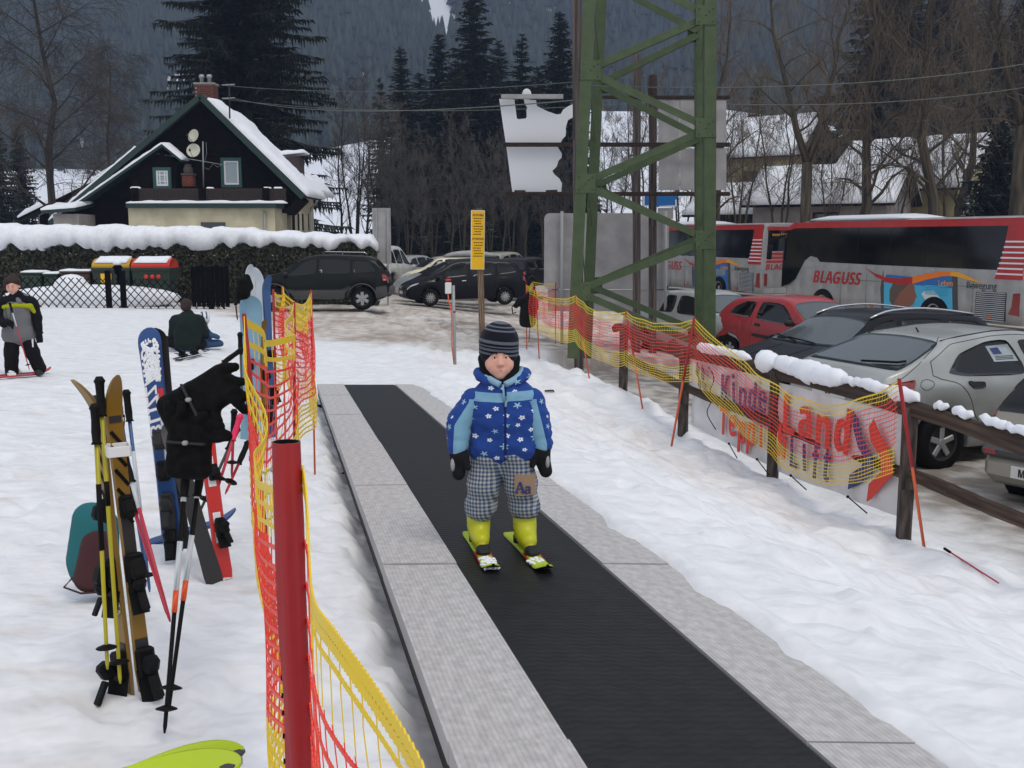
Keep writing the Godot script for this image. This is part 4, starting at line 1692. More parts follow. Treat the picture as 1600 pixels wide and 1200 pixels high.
	for i in th.size():
		var e = th[i]
		var f := foot_at(e[0], e[1])
		plant(alder2, "bare_thicket_tree", "%s many stemmed bare tree from the left in the thicket behind pylon and coaches" % ORD[i], f, rng.randf_range(0.7, 1.0), rng.randf() * TAU, [M.bark_tan, M.twig_tan], "thicket trees behind the coaches")
	# the deep of the wood, one mass
	var mm := MultiMesh.new()
	mm.transform_format = MultiMesh.TRANSFORM_3D
	mm.mesh = conifer_meshes(77, 16.0, 3.6, 0.7, 0.7, 0.004, 1.0)[1]
	var xf := []
	for i in 200:
		var d := rng.randf_range(90, 132)
		var u := rng.randf_range(620, 905) if i < 120 else rng.randf_range(1340, 1760)
		var s := rng.randf_range(0.55, 0.95) if i < 120 else rng.randf_range(1.1, 1.9)
		xf.append(Transform3D(Basis(Vector3.UP, rng.randf() * TAU).scaled(Vector3(s * 1.3, s, s * 1.3)), foot_at(u, d)))
	mm.instance_count = xf.size()
	for i in xf.size():
		mm.set_instance_transform(i, xf[i])
	var mi := MultiMeshInstance3D.new()
	mi.multimesh = mm
	mi.material_override = M.needles
	mi.name = "deep_wood"
	stuff(mi)
	tag(mi, "dark mass of spruces filling the depth of the wood", "wood")
	add_child(mi, true)

# ---------------------------------------------------------------- pylon, poles, boards
func angle_iron(st: SurfaceTool, a: Vector3, b: Vector3, w: float, th: float, side: float) -> void:
	# L profile: one flange faces us, the other runs back
	var z := (b - a).normalized()
	var x := Vector3.BACK.cross(z).normalized()
	if x.x < 0:
		x = -x
	var yv := z.cross(x)
	if yv.z < 0:
		yv = -yv
	var mid := (a + b) * 0.5
	var l := a.distance_to(b)
	box(st, Transform3D(Basis(x, yv, z), mid), Vector3(w, th, l), 0.003)
	box(st, Transform3D(Basis(x, yv, z), mid + x * side * (w / 2 - th / 2) - yv * (w / 2 + th / 2)), Vector3(th, w - th, l), 0.003)

func build_pylon_and_boards():
	var foot := on_ground(895, 17.0)
	var t := thing("lattice_pylon", "green riveted steel lattice pylon rising out of the top of the picture", "pylon", foot)
	var d0 := 17.0
	var d1 := 18.7
	var legs := [[at(925, -260, d0), at(895, 560, d0), -1], [at(1111, -260, d0), at(1109, 620, d0), 1], [at(950, -260, d1), at(916, 560, d1), -1], [at(1096, -260, d1), at(1096, 600, d1), 1]]
	legs[0][0] = at(930, -200, d0)
	for i in 4:
		var st := S(false)
		var L = legs[i]
		angle_iron(st, L[0], L[1], 0.19, 0.02, -L[2] * (1.0 if i < 2 else 1.0))
		fin(st, "leg", M.pylon, t)
	var fl := func(v: float, right: bool, d: float, back: bool) -> Vector3:
		var L = legs[(2 if back else 0) + (1 if right else 0)]
		var y := at(1000, v, d).y
		var k: float = (y - L[0].y) / (L[1].y - L[0].y)
		return L[0].lerp(L[1], k)
	# zigzag of the near face and of the far face
	for face in 2:
		var vs := [-150, -65, 24, 110, 200, 287, 375, 455, 545] if face == 0 else [-120, -30, 52, 132, 215, 292, 370, 446, 520]
		var d: float = d0 if face == 0 else d1
		for i in vs.size() - 1:
			var right := (i % 2 == 0)
			var p: Vector3 = fl.call(vs[i], right, d, face == 1)
			var q: Vector3 = fl.call(vs[i + 1], not right, d, face == 1)
			var dir := (q - p).normalized()
			var st := S(false)
			var o := Vector3(0, 0, -0.026 if face == 0 else 0.026)
			angle_iron(st, p + dir * 0.07 + o, q - dir * 0.07 + o, 0.115, 0.014, 1.0)
			fin(st, "diagonal_brace", M.pylon, t)
		for i in vs.size():
			var right := (i % 2 == 0)
			var p: Vector3 = fl.call(vs[i], right, d, face == 1)
			var inx := -0.075 if right else 0.075
			var st := S(false)
			var zz := 0.017 if face == 0 else -0.04
			wbox(st, p + Vector3(inx, 0, zz), Vector3(0.33, 0.30, 0.012), 0.003)
			var g := fin(st, "gusset_plate", M.pylon, t)
			if face == 0:
				st = S()
				for b in [[-0.11, 0.1], [0.0, 0.0], [0.11, 0.1], [-0.11, -0.1], [0.11, -0.1], [0.05, 0.06]]:
					ball(st, p + Vector3(inx + b[0], b[1], zz + 0.006), Vector3(0.015, 0.015, 0.012), 6, 4)
				stuff(fin(st, "bolt_heads", M.pylon_bolt, g))
	# joints in the legs
	for e in [[124, false], [213, true], [297, false], [388, true]]:
		var st := S(false)
		var p: Vector3 = fl.call(e[0], e[1], d0, false)
		wbox(st, p + Vector3(0, 0, 0.013), Vector3(0.195, 0.012, 0.01))
		fin(st, "splice_seam", M.seam, t)
	# sides of the tower
	for right in [false, true]:
		for i in 4:
			var st := S(false)
			var v0: float = -20 + i * 130
			var p: Vector3 = fl.call(v0, right, d0, false)
			var q: Vector3 = fl.call(v0 + 110, right, d1, true)
			var st_o := Vector3(-0.05 if right else 0.05, 0, -0.2)
			bar(st, p + st_o, q + Vector3(0, 0, 0.06), 0.014, 0.09)
			fin(st, "side_brace", M.pylon, t)

	# wooden poles
	var poles := [[905, 18.1, -210, 0.082, "weathered wooden power pole against the left pylon leg"], [995, 21.4, 86, 0.082, "left of the two wooden sign poles seen through the pylon"], [1020, 21.7, 124, 0.085, "shorter rust topped wooden sign pole seen through the pylon"]]
	for e in poles:
		var b := on_ground(e[0], e[1])
		var top := at(e[0] - (5 if e[0] < 950 else 0), e[2], e[1])
		var st := S()
		var pts := []
		for i in 12:
			pts.append((b + Vector3(0, -0.3, 0)).lerp(top, i / 11.0))
		tube(st, pts, e[3], 12)
		var pt := thing("wooden_pole", e[4], "pole", b, "wooden poles by the pylon")
		fin(st, "shaft", M.wood_pole, pt)
		if e[0] == 1020:
			st = S()
			lathe(st, [[0.0, 0.1], [0.03, 0.1], [0.09, 0.07], [0.095, -0.45], [0.09, -0.46]], 12, Transform3D(Basis.IDENTITY, top))
			fin(st, "rust_cap", M.rust, pt)
	# cut-out board seen from behind
	var zp := func(a: Array) -> Array:
		var o := []
		for p in a:
			o.append([700 + p[0] / 4.0, 100 + p[1] / 4.0])
		return o
	var cb := on_ground(905, 21.0)
	var sg := thing("cutout_board", "white cut-out advertising board seen from behind on rusty beams", "sign", cb)
	var st2 := S(false)
	flat_poly(st2, zp.call([[320, 218], [415, 222], [430, 338], [440, 345], [485, 340], [492, 330], [490, 290], [495, 270], [480, 250], [475, 225], [550, 225], [555, 262], [620, 295], [680, 315], [705, 312], [720, 285], [750, 265], [790, 245], [830, 240], [830, 320], [778, 335], [750, 350], [735, 400], [738, 420], [735, 450], [715, 470], [705, 490], [360, 490]]), 21.0, 0.02)
	fin(st2, "upper_panel", M.board_white, sg)
	st2 = S(false)
	flat_poly(st2, zp.call([[365, 518], [685, 518], [712, 560], [710, 585], [690, 605], [680, 640], [652, 668], [665, 690], [695, 715], [712, 745], [708, 805], [685, 805], [683, 785], [612, 788], [610, 800], [485, 800], [484, 788], [416, 788], [414, 802], [402, 802]]), 21.0, 0.02)
	fin(st2, "lower_panel", M.board_white, sg)
	st2 = S()
	var bp := PackedVector2Array()
	var bc := at(823, 148, 21.05)
	for i in 20:
		var a := TAU * i / 20
		bp.append(Vector2(bc.x + cos(a) * 0.095, bc.y + sin(a) * 0.12))
	slab(st2, bp, Transform3D(Basis.IDENTITY, Vector3(0, 0, -21.05)), 0.02)
	fin(st2, "round_top", M.board_white, sg)
	for e in [[783, 880, 151, 0.085, M.board_grey], [789, 1140, 226, 0.08, M.rust], [790, 1140, 303, 0.08, M.rust], [930, 1140, 152, 0.06, M.rust]]:
		st2 = S(false)
		bar(st2, at(e[0], e[2], 20.9), at(e[1], e[2], 20.9), 0.09, e[3], 0.006)
		fin(st2, "beam", e[4], sg)
	for e in [[1029, 1062, 157, 224], [1063, 1135, 157, 224], [1029, 1062, 232, 297], [1063, 1135, 232, 297]]:
		st2 = S(false)
		flat_poly(st2, [[e[0], e[2]], [e[1], e[2]], [e[1], e[3]], [e[0], e[3]]], 21.1, 0.02)
		fin(st2, "sheet_panel", M.board_grey, sg)
	# blue hanging sign
	var bs := thing("blue_sign", "small blue and white hanging sign behind the wooden poles", "sign", at(1030, 322, 23.0))
	st2 = S(false)
	flat_poly(st2, [[1004, 303], [1058, 304], [1058, 324], [1004, 323]], 23.0, 0.03)
	fin(st2, "panel", M.ad_deep, bs)
	for e in [[1006, 322, 1018, 322], [1006, 306, 1006, 322], [1030, 323, 1056, 322], [1056, 312, 1056, 322]]:
		st2 = S(false)
		bar(st2, at(e[0], e[1], 22.98), at(e[2], e[3], 22.98), 0.03, 0.03)
		fin(st2, "white_line", M.white, bs)
	st2 = S(false)
	flat_poly(st2, [[1028, 325], [1052, 325], [1052, 342], [1028, 342]], 23.0, 0.04)
	fin(st2, "lower_plate", M.board_grey, bs)
	# big grey board with rounded corners
	var gb := on_ground(945, 22.6)
	var gt := thing("grey_notice_board", "large grey sheet metal board with rounded corners behind the pylon", "sign", gb)
	var a0 := at(850, 452, 22.6)
	var a1 := at(1046, 333, 22.6)
	st2 = S(false)
	slab(st2, rrect(a1.x - a0.x, a1.y - a0.y, 0.12, 5), Transform3D(Basis.IDENTITY, Vector3((a0.x + a1.x) / 2, (a0.y + a1.y) / 2, -22.6)), 0.04)
	fin(st2, "upper_panel", M.board_grey, gt)
	a0 = at(856, 486, 22.62)
	a1 = at(1046, 453, 22.62)
	st2 = S(false)
	wbox(st2, Vector3((a0.x + a1.x) / 2, (a0.y + a1.y) / 2, -22.64), Vector3(a1.x - a0.x, a1.y - a0.y, 0.03), 0.004)
	fin(st2, "lower_panel", M.board_grey, gt)
	for u in [878, 1040]:
		st2 = S()
		var b := on_ground(u, 22.5)
		tube(st2, [b + Vector3(0, -0.2, 0), at(u, 330, 22.5)], 0.035, 10)
		fin(st2, "post", M.galv, gt)
	# plain metal panel left of the car park entrance
	var mp := on_ground(597, 37.0)
	var mt := thing("metal_panel_sign", "tall plain metal sign panel at the right end of the hedge", "sign", mp)
	a0 = at(583, 412, 37.0)
	a1 = at(610, 325, 37.0)
	st2 = S(false)
	wbox(st2, (a0 + a1) / 2, Vector3(a1.x - a0.x, a1.y - a0.y, 0.03), 0.004, 0.15)
	fin(st2, "panel", M.board_grey, mt)
	for u in [588, 606]:
		st2 = S(false)
		bar(st2, on_ground(u, 36.93) + Vector3(0, -0.2, 0), at(u, 328, 36.93), 0.06, 0.05)
		fin(st2, "post", M.galv, mt)
	# overhead wires
	for e in [[345, 133, 46.0, 1010, 118, 30.0, "upper wire from the chalet to the wooden pole"], [352, 155, 46.0, 1010, 160, 30.0, "lower wire from the chalet to the wooden pole"], [362, 153, 46.2, 905, 156, 18.1, "slack wire just above the lower chalet wire"], [905, 134, 18.1, 1700, 80, 30.0, "upper wire running right over the coaches"], [1020, 158, 21.7, 1700, 118, 30.0, "lower wire running right over the coaches"]]:
		var st := S()
		var p := at(e[0], e[1], e[2])
		var q := at(e[3], e[4], e[5])
		var pts := []
		for i in 17:
			var k := i / 16.0
			pts.append(p.lerp(q, k) - Vector3(0, 0.35 * 4.0 * k * (1 - k), 0))
		tube(st, pts, 0.011, 5, false)
		tag(fin(st, "overhead_wire", M.cable), e[6], "wire", "overhead wires")
	# roof stand of the chalet's wires
	var ws := thing("wire_stand", "rusty wire stand behind the chalet chimney", "pole", at(359, 168, 47.0))
	var st3 := S()
	tube(st3, [at(359, 185, 47.0), at(358, 130, 47.0)], 0.035, 6)
	fin(st3, "mast", M.rust, ws)
	for v in [133, 154]:
		st3 = S()
		tube(st3, [at(347, v, 47.0), at(367, v - 1, 47.0)], 0.03, 6)
		fin(st3, "cross_arm", M.galv, ws)

# ---------------------------------------------------------------- vehicles
# local axes: x forward, y up, z to the car's right
func car_top(c: Dictionary, x: float) -> float:
	var s := 0.0
	for k in [-0.07, -0.035, 0.0, 0.035, 0.07]:
		s += curve(x + k, c.top)
	return s / 5.0

func car_pt(c: Dictionary, x: float, s: float) -> Vector3:
	# s 0..20 runs from the middle of the floor up the right side, over the roof and down the left
	var left := s > 10.0
	var q := 20.0 - s if left else s
	var hl: float = c.L / 2
	var e := clampf((hl - absf(x)) / 0.42, 0.0, 1.0)
	var plan := lerpf(c.get("nose_w", 0.80) if x > 0 else c.get("tail_w", 0.86), 1.0, sqrt(1.0 - (1.0 - e) * (1.0 - e)))
	plan *= 1.0 - 0.03 * pow(absf(x) / hl, 2.0)
	var w: float = c.W / 2 * plan
	var low: float = c.sill + 0.12 * (1.0 - smoothstep(0.0, 0.5, e))
	for ax in [c.ax_f, c.ax_r]:
		var dx: float = absf(x - ax)
		var ar: float = c.wr + 0.055
		if dx < ar:
			low = maxf(low, c.wr + sqrt(ar * ar - dx * dx) * 0.98)
	var T := car_top(c, x)
	var B := minf(curve(x, c.belt), T - 0.035)
	var h := T - B
	var zr: float = w * 0.945 - h * c.get("lean", 0.42)
	var tb: float = c.get("bulge", 1.0)
	var pts := [Vector2(0, low), Vector2(w * 0.94, low), Vector2(w * 0.985, lerpf(low, B, 0.22)), Vector2(w * tb, lerpf(low, B, 0.52)), Vector2(w * 0.985, lerpf(low, B, 0.82)), Vector2(w * 0.945, B), Vector2(lerpf(w * 0.945, zr, 0.52), B + h * 0.46), Vector2(zr, B + h * 0.86), Vector2(zr * 0.88, B + h * 0.965), Vector2(zr * 0.5, B + h * 0.995), Vector2(0, T)]
	var i := int(minf(q, 9.999))
	var p: Vector2 = pts[i].lerp(pts[i + 1], q - i)
	return Vector3(x, p.y, -p.x if left else p.x)

func car_n(c: Dictionary, x: float, s: float) -> Vector3:
	var a := car_pt(c, x + 0.02, s) - car_pt(c, x - 0.02, s)
	var b := car_pt(c, x, minf(s + 0.08, 19.99)) - car_pt(c, x, maxf(s - 0.08, 0.01))
	var n := a.cross(b).normalized()
	var p := car_pt(c, x, s)
	if n.dot(p - Vector3(x * 0.5, 0.7, 0)) < 0:
		n = -n
	return n

# polygon in (x, s) laid on the skin, a little proud of it
func skin(st: SurfaceTool, c: Dictionary, poly: Array, off := 0.006, rings := 5, smooth_corners := 0) -> void:
	var P := PackedVector2Array()
	for p in poly:
		P.append(Vector2(p[0], p[1]))
	for k in smooth_corners:
		var Q := PackedVector2Array()
		for i in P.size():
			var a := P[i]
			var b := P[(i + 1) % P.size()]
			var f := 0.12 if k == 0 else 0.25
			Q.append(a.lerp(b, f))
			Q.append(a.lerp(b, 1.0 - f))
		P = Q
	# subdivide long edges so that the rim follows the body
	var R := PackedVector2Array()
	for i in P.size():
		var a := P[i]
		var b := P[(i + 1) % P.size()]
		var n := maxi(1, int(maxf(absf(a.x - b.x) / 0.16, absf(a.y - b.y) / 0.5)))
		for k in n:
			R.append(a.lerp(b, float(k) / n))
	P = R
	var cen := Vector2.ZERO
	for p in P:
		cen += p
	cen /= P.size()
	var prev := []
	for r in range(rings, -1, -1):
		var ring := []
		for p in P:
			var u := cen.lerp(p, float(r) / rings)
			ring.append(car_pt(c, u.x, u.y) + car_n(c, u.x, u.y) * off)
		if prev.size():
			for i in P.size():
				var j := (i + 1) % P.size()
				quad(st, prev[i], prev[j], ring[j], ring[i])
		prev = ring
	# rim down to the body
	for i in P.size():
		var j := (i + 1) % P.size()
		var a := car_pt(c, P[i].x, P[i].y)
		var b := car_pt(c, P[j].x, P[j].y)
		var na := car_n(c, P[i].x, P[i].y)
		var nb := car_n(c, P[j].x, P[j].y)
		quad(st, a + na * off, b + nb * off, b - nb * 0.004, a - na * 0.004)

func seam_line(st: SurfaceTool, c: Dictionary, pts: Array, w := 0.008) -> void:
	var q := []
	for i in pts.size() - 1:
		for k in 6:
			q.append(Vector2(pts[i][0], pts[i][1]).lerp(Vector2(pts[i + 1][0], pts[i + 1][1]), k / 6.0))
	q.append(Vector2(pts[-1][0], pts[-1][1]))
	var P := []
	for u in q:
		P.append(car_pt(c, u.x, u.y) + car_n(c, u.x, u.y) * 0.001)
	tube(st, P, w * 0.5, 4, false)

var wheel_cache := {}

func wheel_meshes(r: float, w: float, style: int) -> Array:
	var key := "%f %f %d" % [r, w, style]
	if wheel_cache.has(key):
		return wheel_cache[key]
	var xf := Transform3D(Basis(Vector3.RIGHT, PI / 2), Vector3.ZERO)
	var st := S()
	var rim := r * (0.66 if style != 2 else 0.62)
	lathe(st, [[rim, w * 0.5], [r * 0.80, w * 0.54], [r * 0.93, w * 0.50], [r * 0.99, w * 0.40], [r, w * 0.2], [r, -w * 0.2], [r * 0.99, -w * 0.4], [r * 0.93, -w * 0.5], [rim, -w * 0.5]], 28, xf, false)
	st.generate_normals()
	var tyre := st.commit()
	st = S(false)
	lathe(st, [[0.0, w * 0.34], [rim * 0.25, w * 0.36], [rim * 0.3, w * 0.30], [rim * 0.86, w * 0.30], [rim * 0.9, w * 0.46], [rim, w * 0.50], [rim, w * 0.44]], 28, xf, false)
	st.generate_normals()
	var disc := st.commit()
	st = S(false)
	var n := 6 if style == 0 else (11 if style == 1 else 5)
	for i in n:
		var a := TAU * i / n
		var b := Basis(Vector3.BACK, a)
		var ww := rim * (0.42 if style == 0 else (0.2 if style == 1 else 0.32))
		box(st, Transform3D(b, b * Vector3(0, rim * 0.52, 0) + Vector3(0, 0, w * 0.36)), Vector3(ww, rim * 0.72, 0.025), 0.008)
	lathe(st, [[0.0, w * 0.47], [rim * 0.2, w * 0.46], [rim * 0.26, w * 0.36]], 16, xf)
	st.generate_normals()
	var spokes := st.commit()
	wheel_cache[key] = [tyre, disc, spokes]
	return wheel_cache[key]

func add_wheels(t: Node, c: Dictionary, style: int, rimm: Material) -> void:
	var ms := wheel_meshes(c.wr, c.get("ww", 0.19), style)
	for ax in [c.ax_f, c.ax_r]:
		for s in [-1, 1]:
			var o := MeshInstance3D.new()
			o.mesh = ms[0]
			put(o, "wheel", M.rubber, t)
			o.position = Vector3(ax, c.wr - 0.005, s * (c.W / 2 - c.get("ww", 0.19) / 2 - 0.015))
			# the lathe's outer face looks along -z after the turn
			o.rotation.y = 0.0 if s > 0 else PI
			var d := MeshInstance3D.new()
			d.mesh = ms[1]
			put(d, "rim", M.plastic_dark, o)
			d = MeshInstance3D.new()
			d.mesh = ms[2]
			put(d, "hubcap", rimm, o)

func car_body(t: Node, c: Dictionary, paint: Material) -> void:
	var hl: float = c.L / 2
	var xs := []
	var x := -hl
	for e in [0.0, 0.015, 0.04, 0.08, 0.13, 0.2, 0.29, 0.38]:
		xs.append(-hl + e)
		xs.append(hl - e)
	for ax in [c.ax_f, c.ax_r]:
		var ar: float = c.wr + 0.055
		for k in 13:
			xs.append(ax - cos(PI * k / 12.0) * ar * 0.999)
		xs.append(ax - ar - 0.004)
		xs.append(ax + ar + 0.004)
	var n := int(c.L / 0.11)
	for i in n:
		xs.append(lerpf(-hl + 0.4, hl - 0.4, (i + 0.5) / n))
	xs.sort()
	var rings := []
	var last := -99.0
	var ss := [0.0, 1.0, 1.5, 2.0, 2.5, 3.0, 3.5, 4.0, 4.5, 5.0, 5.5, 6.0, 6.5, 7.0, 7.5, 8.0, 8.5, 9.0, 9.5, 10.0]
	for xx in xs:
		if xx - last < 0.003:
			continue
		last = xx
		var ring := []
		for s in ss:
			ring.append(car_pt(c, xx, s))
		for i in range(ss.size() - 2, 0, -1):
			ring.append(car_pt(c, xx, 20.0 - ss[i]))
		rings.append(ring)
	var st := S()
	loft(st, rings, true)
	fin(st, "body", paint, t)

func both(s: float) -> Array:
	return [s, 20.0 - s]

func mirror_poly(poly: Array) -> Array:
	var o := []
	for p in poly:
		o.append([p[0], 20.0 - p[1]])
	return o

func car_glass(t: Node, c: Dictionary, sides: Array, wind: Array, rear: Array, glass: Material, sm := 2, side_glass: Material = null) -> void:
	for poly in sides:
		for m in 2:
			var st := S()
			skin(st, c, mirror_poly(poly) if m else poly, 0.006, 4, sm)
			fin(st, "side_window", side_glass if side_glass else glass, t)
	var st := S()
	skin(st, c, wind, 0.006, 6, 2)
	fin(st, "windscreen", glass, t)
	if rear.size():
		st = S()
		skin(st, c, rear, 0.006, 6, 2)
		fin(st, "rear_window", glass, t)

func skin_part(t: Node, called: String, m: Material, c: Dictionary, poly: Array, off := 0.01, sm := 2, two := true) -> void:
	for k in (2 if two else 1):
		var st := S()
		skin(st, c, mirror_poly(poly) if k else poly, off, 3, sm)
		fin(st, called, m, t)

func car_seams(t: Node, c: Dictionary, lines: Array) -> void:
	for s in 2:
		for l in lines:
			var st := S()
			seam_line(st, c, mirror_poly(l) if s else l)
			fin(st, "door_seam", M.seam, t)

func car_mirrors(t: Node, c: Dictionary, x: float, m: Material) -> void:
	for s in [-1, 1]:
		var st := S()
		var p := car_pt(c, x, 5.15)
		ball(st, Vector3(x + 0.02, p.y + 0.06, s * (absf(p.z) + 0.09)), Vector3(0.075, 0.065, 0.10), 12, 8)
		tube(st, [Vector3(x + 0.03, p.y, s * (absf(p.z) - 0.02)), Vector3(x + 0.02, p.y + 0.04, s * (absf(p.z) + 0.06))], 0.025, 6)
		fin(st, "door_mirror", m, t)

func end_box(t: Node, called: String, m: Material, pos: Vector3, size: Vector3, bev := 0.01, yaw := 0.0) -> MeshInstance3D:
	var st := S(false)
	box(st, Transform3D(Basis(Vector3.UP, yaw), pos), size, bev)
	return fin(st, called, m, t)

func place(t: Node3D, px: float, d: float, yaw: float, y := -99.0) -> void:
	var x := (px - 800.0) / FOCAL * d
	t.position = Vector3(x, gh_base(x, d) if y < -50 else y, -d)
	t.rotation_degrees.y = yaw

func plate_text(t: Node, called: String, s: String, pos: Vector3, face: int) -> void:
	# number plate at the front (1) or the rear (-1)
	var st := S(false)
	wbox(st, pos, Vector3(0.016, 0.115, 0.52), 0.003)
	var p := fin(st, called, M.plate, t)
	if s != "":
		text(p, "lettering", s, 0.075, Transform3D(Basis(Vector3.UP, PI / 2 * face), pos + Vector3(0.012 * face, 0, -0.13 if s == "MZ" else 0.0)), M.print_black, 700, false, "Droid Sans", 0.004, 0.8)

func hatch_spec(L: float, W: float, H: float, hood: float, o := {}) -> Dictionary:
	var hl := L / 2
	var c := {"L": L, "W": W, "sill": 0.22, "wr": 0.295, "ax_f": hl - 0.80, "ax_r": -hl + 0.72,
		"top": [[-hl - 0.1, 0.55], [-hl, 0.60], [-hl + 0.03, 0.86], [-hl + 0.10, 0.97], [-hl + 0.62, H - 0.09], [-hl + 1.0, H - 0.02], [-0.1, H], [0.32, H - 0.05], [1.12, hood + 0.06], [hl - 0.35, hood - 0.12], [hl - 0.08, hood - 0.27], [hl, 0.5]],
		"belt": [[-hl, 0.88], [-hl + 0.5, 0.93], [0.4, 0.88], [1.1, hood - 0.02], [hl, hood - 0.3]]}
	c.merge(o, true)
	return c

func build_vehicles():
	build_silver_hatch()
	build_other_near_cars()
	build_far_cars()
	build_coaches()

func build_silver_hatch():
	var hl := 2.07
	var c := hatch_spec(4.14, 1.70, 1.40, 0.93, {"tail_w": 0.80, "top": [[-hl - 0.1, 0.62], [-hl, 0.66], [-hl + 0.02, 0.86], [-hl + 0.07, 0.985], [-hl + 0.2, 1.03], [-hl + 0.98, 1.33], [-0.45, 1.395], [-0.1, 1.40], [0.32, 1.35], [1.12, 0.99], [hl - 0.35, 0.81], [hl - 0.08, 0.66], [hl, 0.5]], "belt": [[-hl, 0.90], [-hl + 0.5, 0.96], [-0.2, 0.91], [0.6, 0.87], [1.1, 0.90], [hl, 0.62]], "wr": 0.30, "ax_r": -hl + 0.78})
	var t := thing("silver_hatchback", "silver five door hatchback with a paper notice in its rear side window", "car", Vector3.ZERO, "cars parked behind the banner fence", false)
	car_body(t, c, M.paint_silver)
	car_glass(t, c, [[[-1.22, 5.35], [-1.0, 5.12], [-0.12, 5.12], [-0.28, 6.85], [-0.62, 6.85], [-1.0, 6.4]], [[-0.02, 5.12], [0.93, 5.15], [0.88, 5.4], [0.36, 6.85], [-0.16, 6.85]]],
		[[1.06, 7.6], [1.10, 10], [1.06, 12.4], [0.40, 12.2], [0.34, 10], [0.40, 7.8]],
		[[-hl + 0.25, 7.2], [-hl + 0.24, 10], [-hl + 0.25, 12.8], [-hl + 0.92, 12.1], [-hl + 0.96, 10], [-hl + 0.92, 7.9]], M.car_glass_pale, 2, M.car_glass)
	skin_part(t, "tail_light", M.lamp_red, c, [[-hl + 0.05, 4.0], [-hl + 0.05, 5.1], [-hl + 0.42, 5.15], [-hl + 0.38, 4.3]])
	skin_part(t, "reversing_light", M.lamp_clear, c, [[-hl + 0.09, 4.25], [-hl + 0.09, 4.75], [-hl + 0.25, 4.8], [-hl + 0.24, 4.3]], 0.013)
	car_seams(t, c, [[[-1.40, 6.5], [-1.42, 5.3], [-1.15, 4.4], [-0.85, 2.6], [-0.72, 1.3]], [[-0.06, 5.0], [-0.04, 1.2]], [[1.0, 5.0], [0.98, 1.2]], [[-1.40, 6.5], [-1.05, 7.1], [-0.5, 7.3], [0.3, 7.3]], [[-hl + 1.05, 8.6], [-hl + 0.4, 6.4], [-hl + 0.16, 5.2], [-hl + 0.1, 3.5]]])
	# fuel flap, handles, roof gutter strips, badge recess
	var st := S()
	var ring := []
	for k in 21:
		ring.append([-1.52 + cos(TAU * k / 20) * 0.085, 4.35 + sin(TAU * k / 20) * 0.62])
	seam_line(st, c, ring, 0.006)
	fin(st, "fuel_flap", M.seam, t)
	skin_part(t, "door_handle", M.plastic_dark, c, [[-0.98, 4.25], [-0.98, 4.75], [-0.76, 4.75], [-0.76, 4.25]], 0.016, 2)
	skin_part(t, "door_handle", M.plastic_dark, c, [[0.1, 4.25], [0.1, 4.75], [0.32, 4.75], [0.32, 4.25]], 0.016, 2)
	for s in [8.1, 11.9]:
		st = S()
		seam_line(st, c, [[-hl + 0.95, s], [0.35, s]], 0.022)
		fin(st, "gutter_strip", M.plastic_dark, t)
	end_box(t, "rear_bumper", M.paint_silver, Vector3(-hl + 0.06, 0.46, 0), Vector3(0.2, 0.28, 1.36), 0.06)
	end_box(t, "plate_recess", M.paint_silver, Vector3(-hl - 0.005, 0.86, 0), Vector3(0.05, 0.05, 0.66), 0.015)
	end_box(t, "boot_lock", M.black, Vector3(-hl + 0.06, 0.965, 0), Vector3(0.03, 0.035, 0.06), 0.005)
	plate_text(t, "number_plate", "60", Vector3(-hl - 0.012, 0.77, 0), -1)
	st = S()
	tube(st, [car_pt(c, -hl + 0.28, 9.6) + Vector3(0, 0.03, 0), car_pt(c, -hl + 0.36, 8.2) + Vector3(0, 0.03, 0), car_pt(c, -hl + 0.42, 7.9) + Vector3(0, 0.025, 0)], 0.012, 5)
	fin(st, "rear_wiper", M.black, t)
	st = S()
	tube(st, [car_pt(c, -0.9, 10), car_pt(c, -0.92, 10) + Vector3(-0.02, 0.05, 0)], 0.008, 6)
	fin(st, "aerial", M.black, t)
	# the notice behind the rear side glass
	var n1 := S()
	skin(n1, c, [[-0.56, 5.75], [-0.22, 5.75], [-0.30, 6.6], [-0.62, 6.6]], 0.009, 2, 0)
	var nt := fin(n1, "paper_notice", M.curtain, t)
	n1 = S()
	skin(n1, c, [[-0.54, 6.1], [-0.42, 6.1], [-0.46, 6.45], [-0.57, 6.45]], 0.012, 2, 0)
	fin(n1, "printed_picture", M.print_blue, nt)
	for k in 3:
		n1 = S()
		skin(n1, c, [[-0.53 + k * 0.0, 5.84 + k * 0.07], [-0.28, 5.84 + k * 0.07], [-0.28, 5.87 + k * 0.07], [-0.53, 5.87 + k * 0.07]], 0.012, 1, 0)
		fin(n1, "print_line", M.plastic_grey, nt)
	add_wheels(t, c, 2, M.hubcap)
	var a := deg_to_rad(22.0)
	var cor := Vector3(3.98, 0, -10.75)
	t.position = cor + Basis(Vector3.UP, a) * Vector3(hl, 0, -0.85) * 1.08
	t.basis = Basis(Vector3.UP, a).scaled(Vector3.ONE * 1.08)
	t.position.y = -0.17

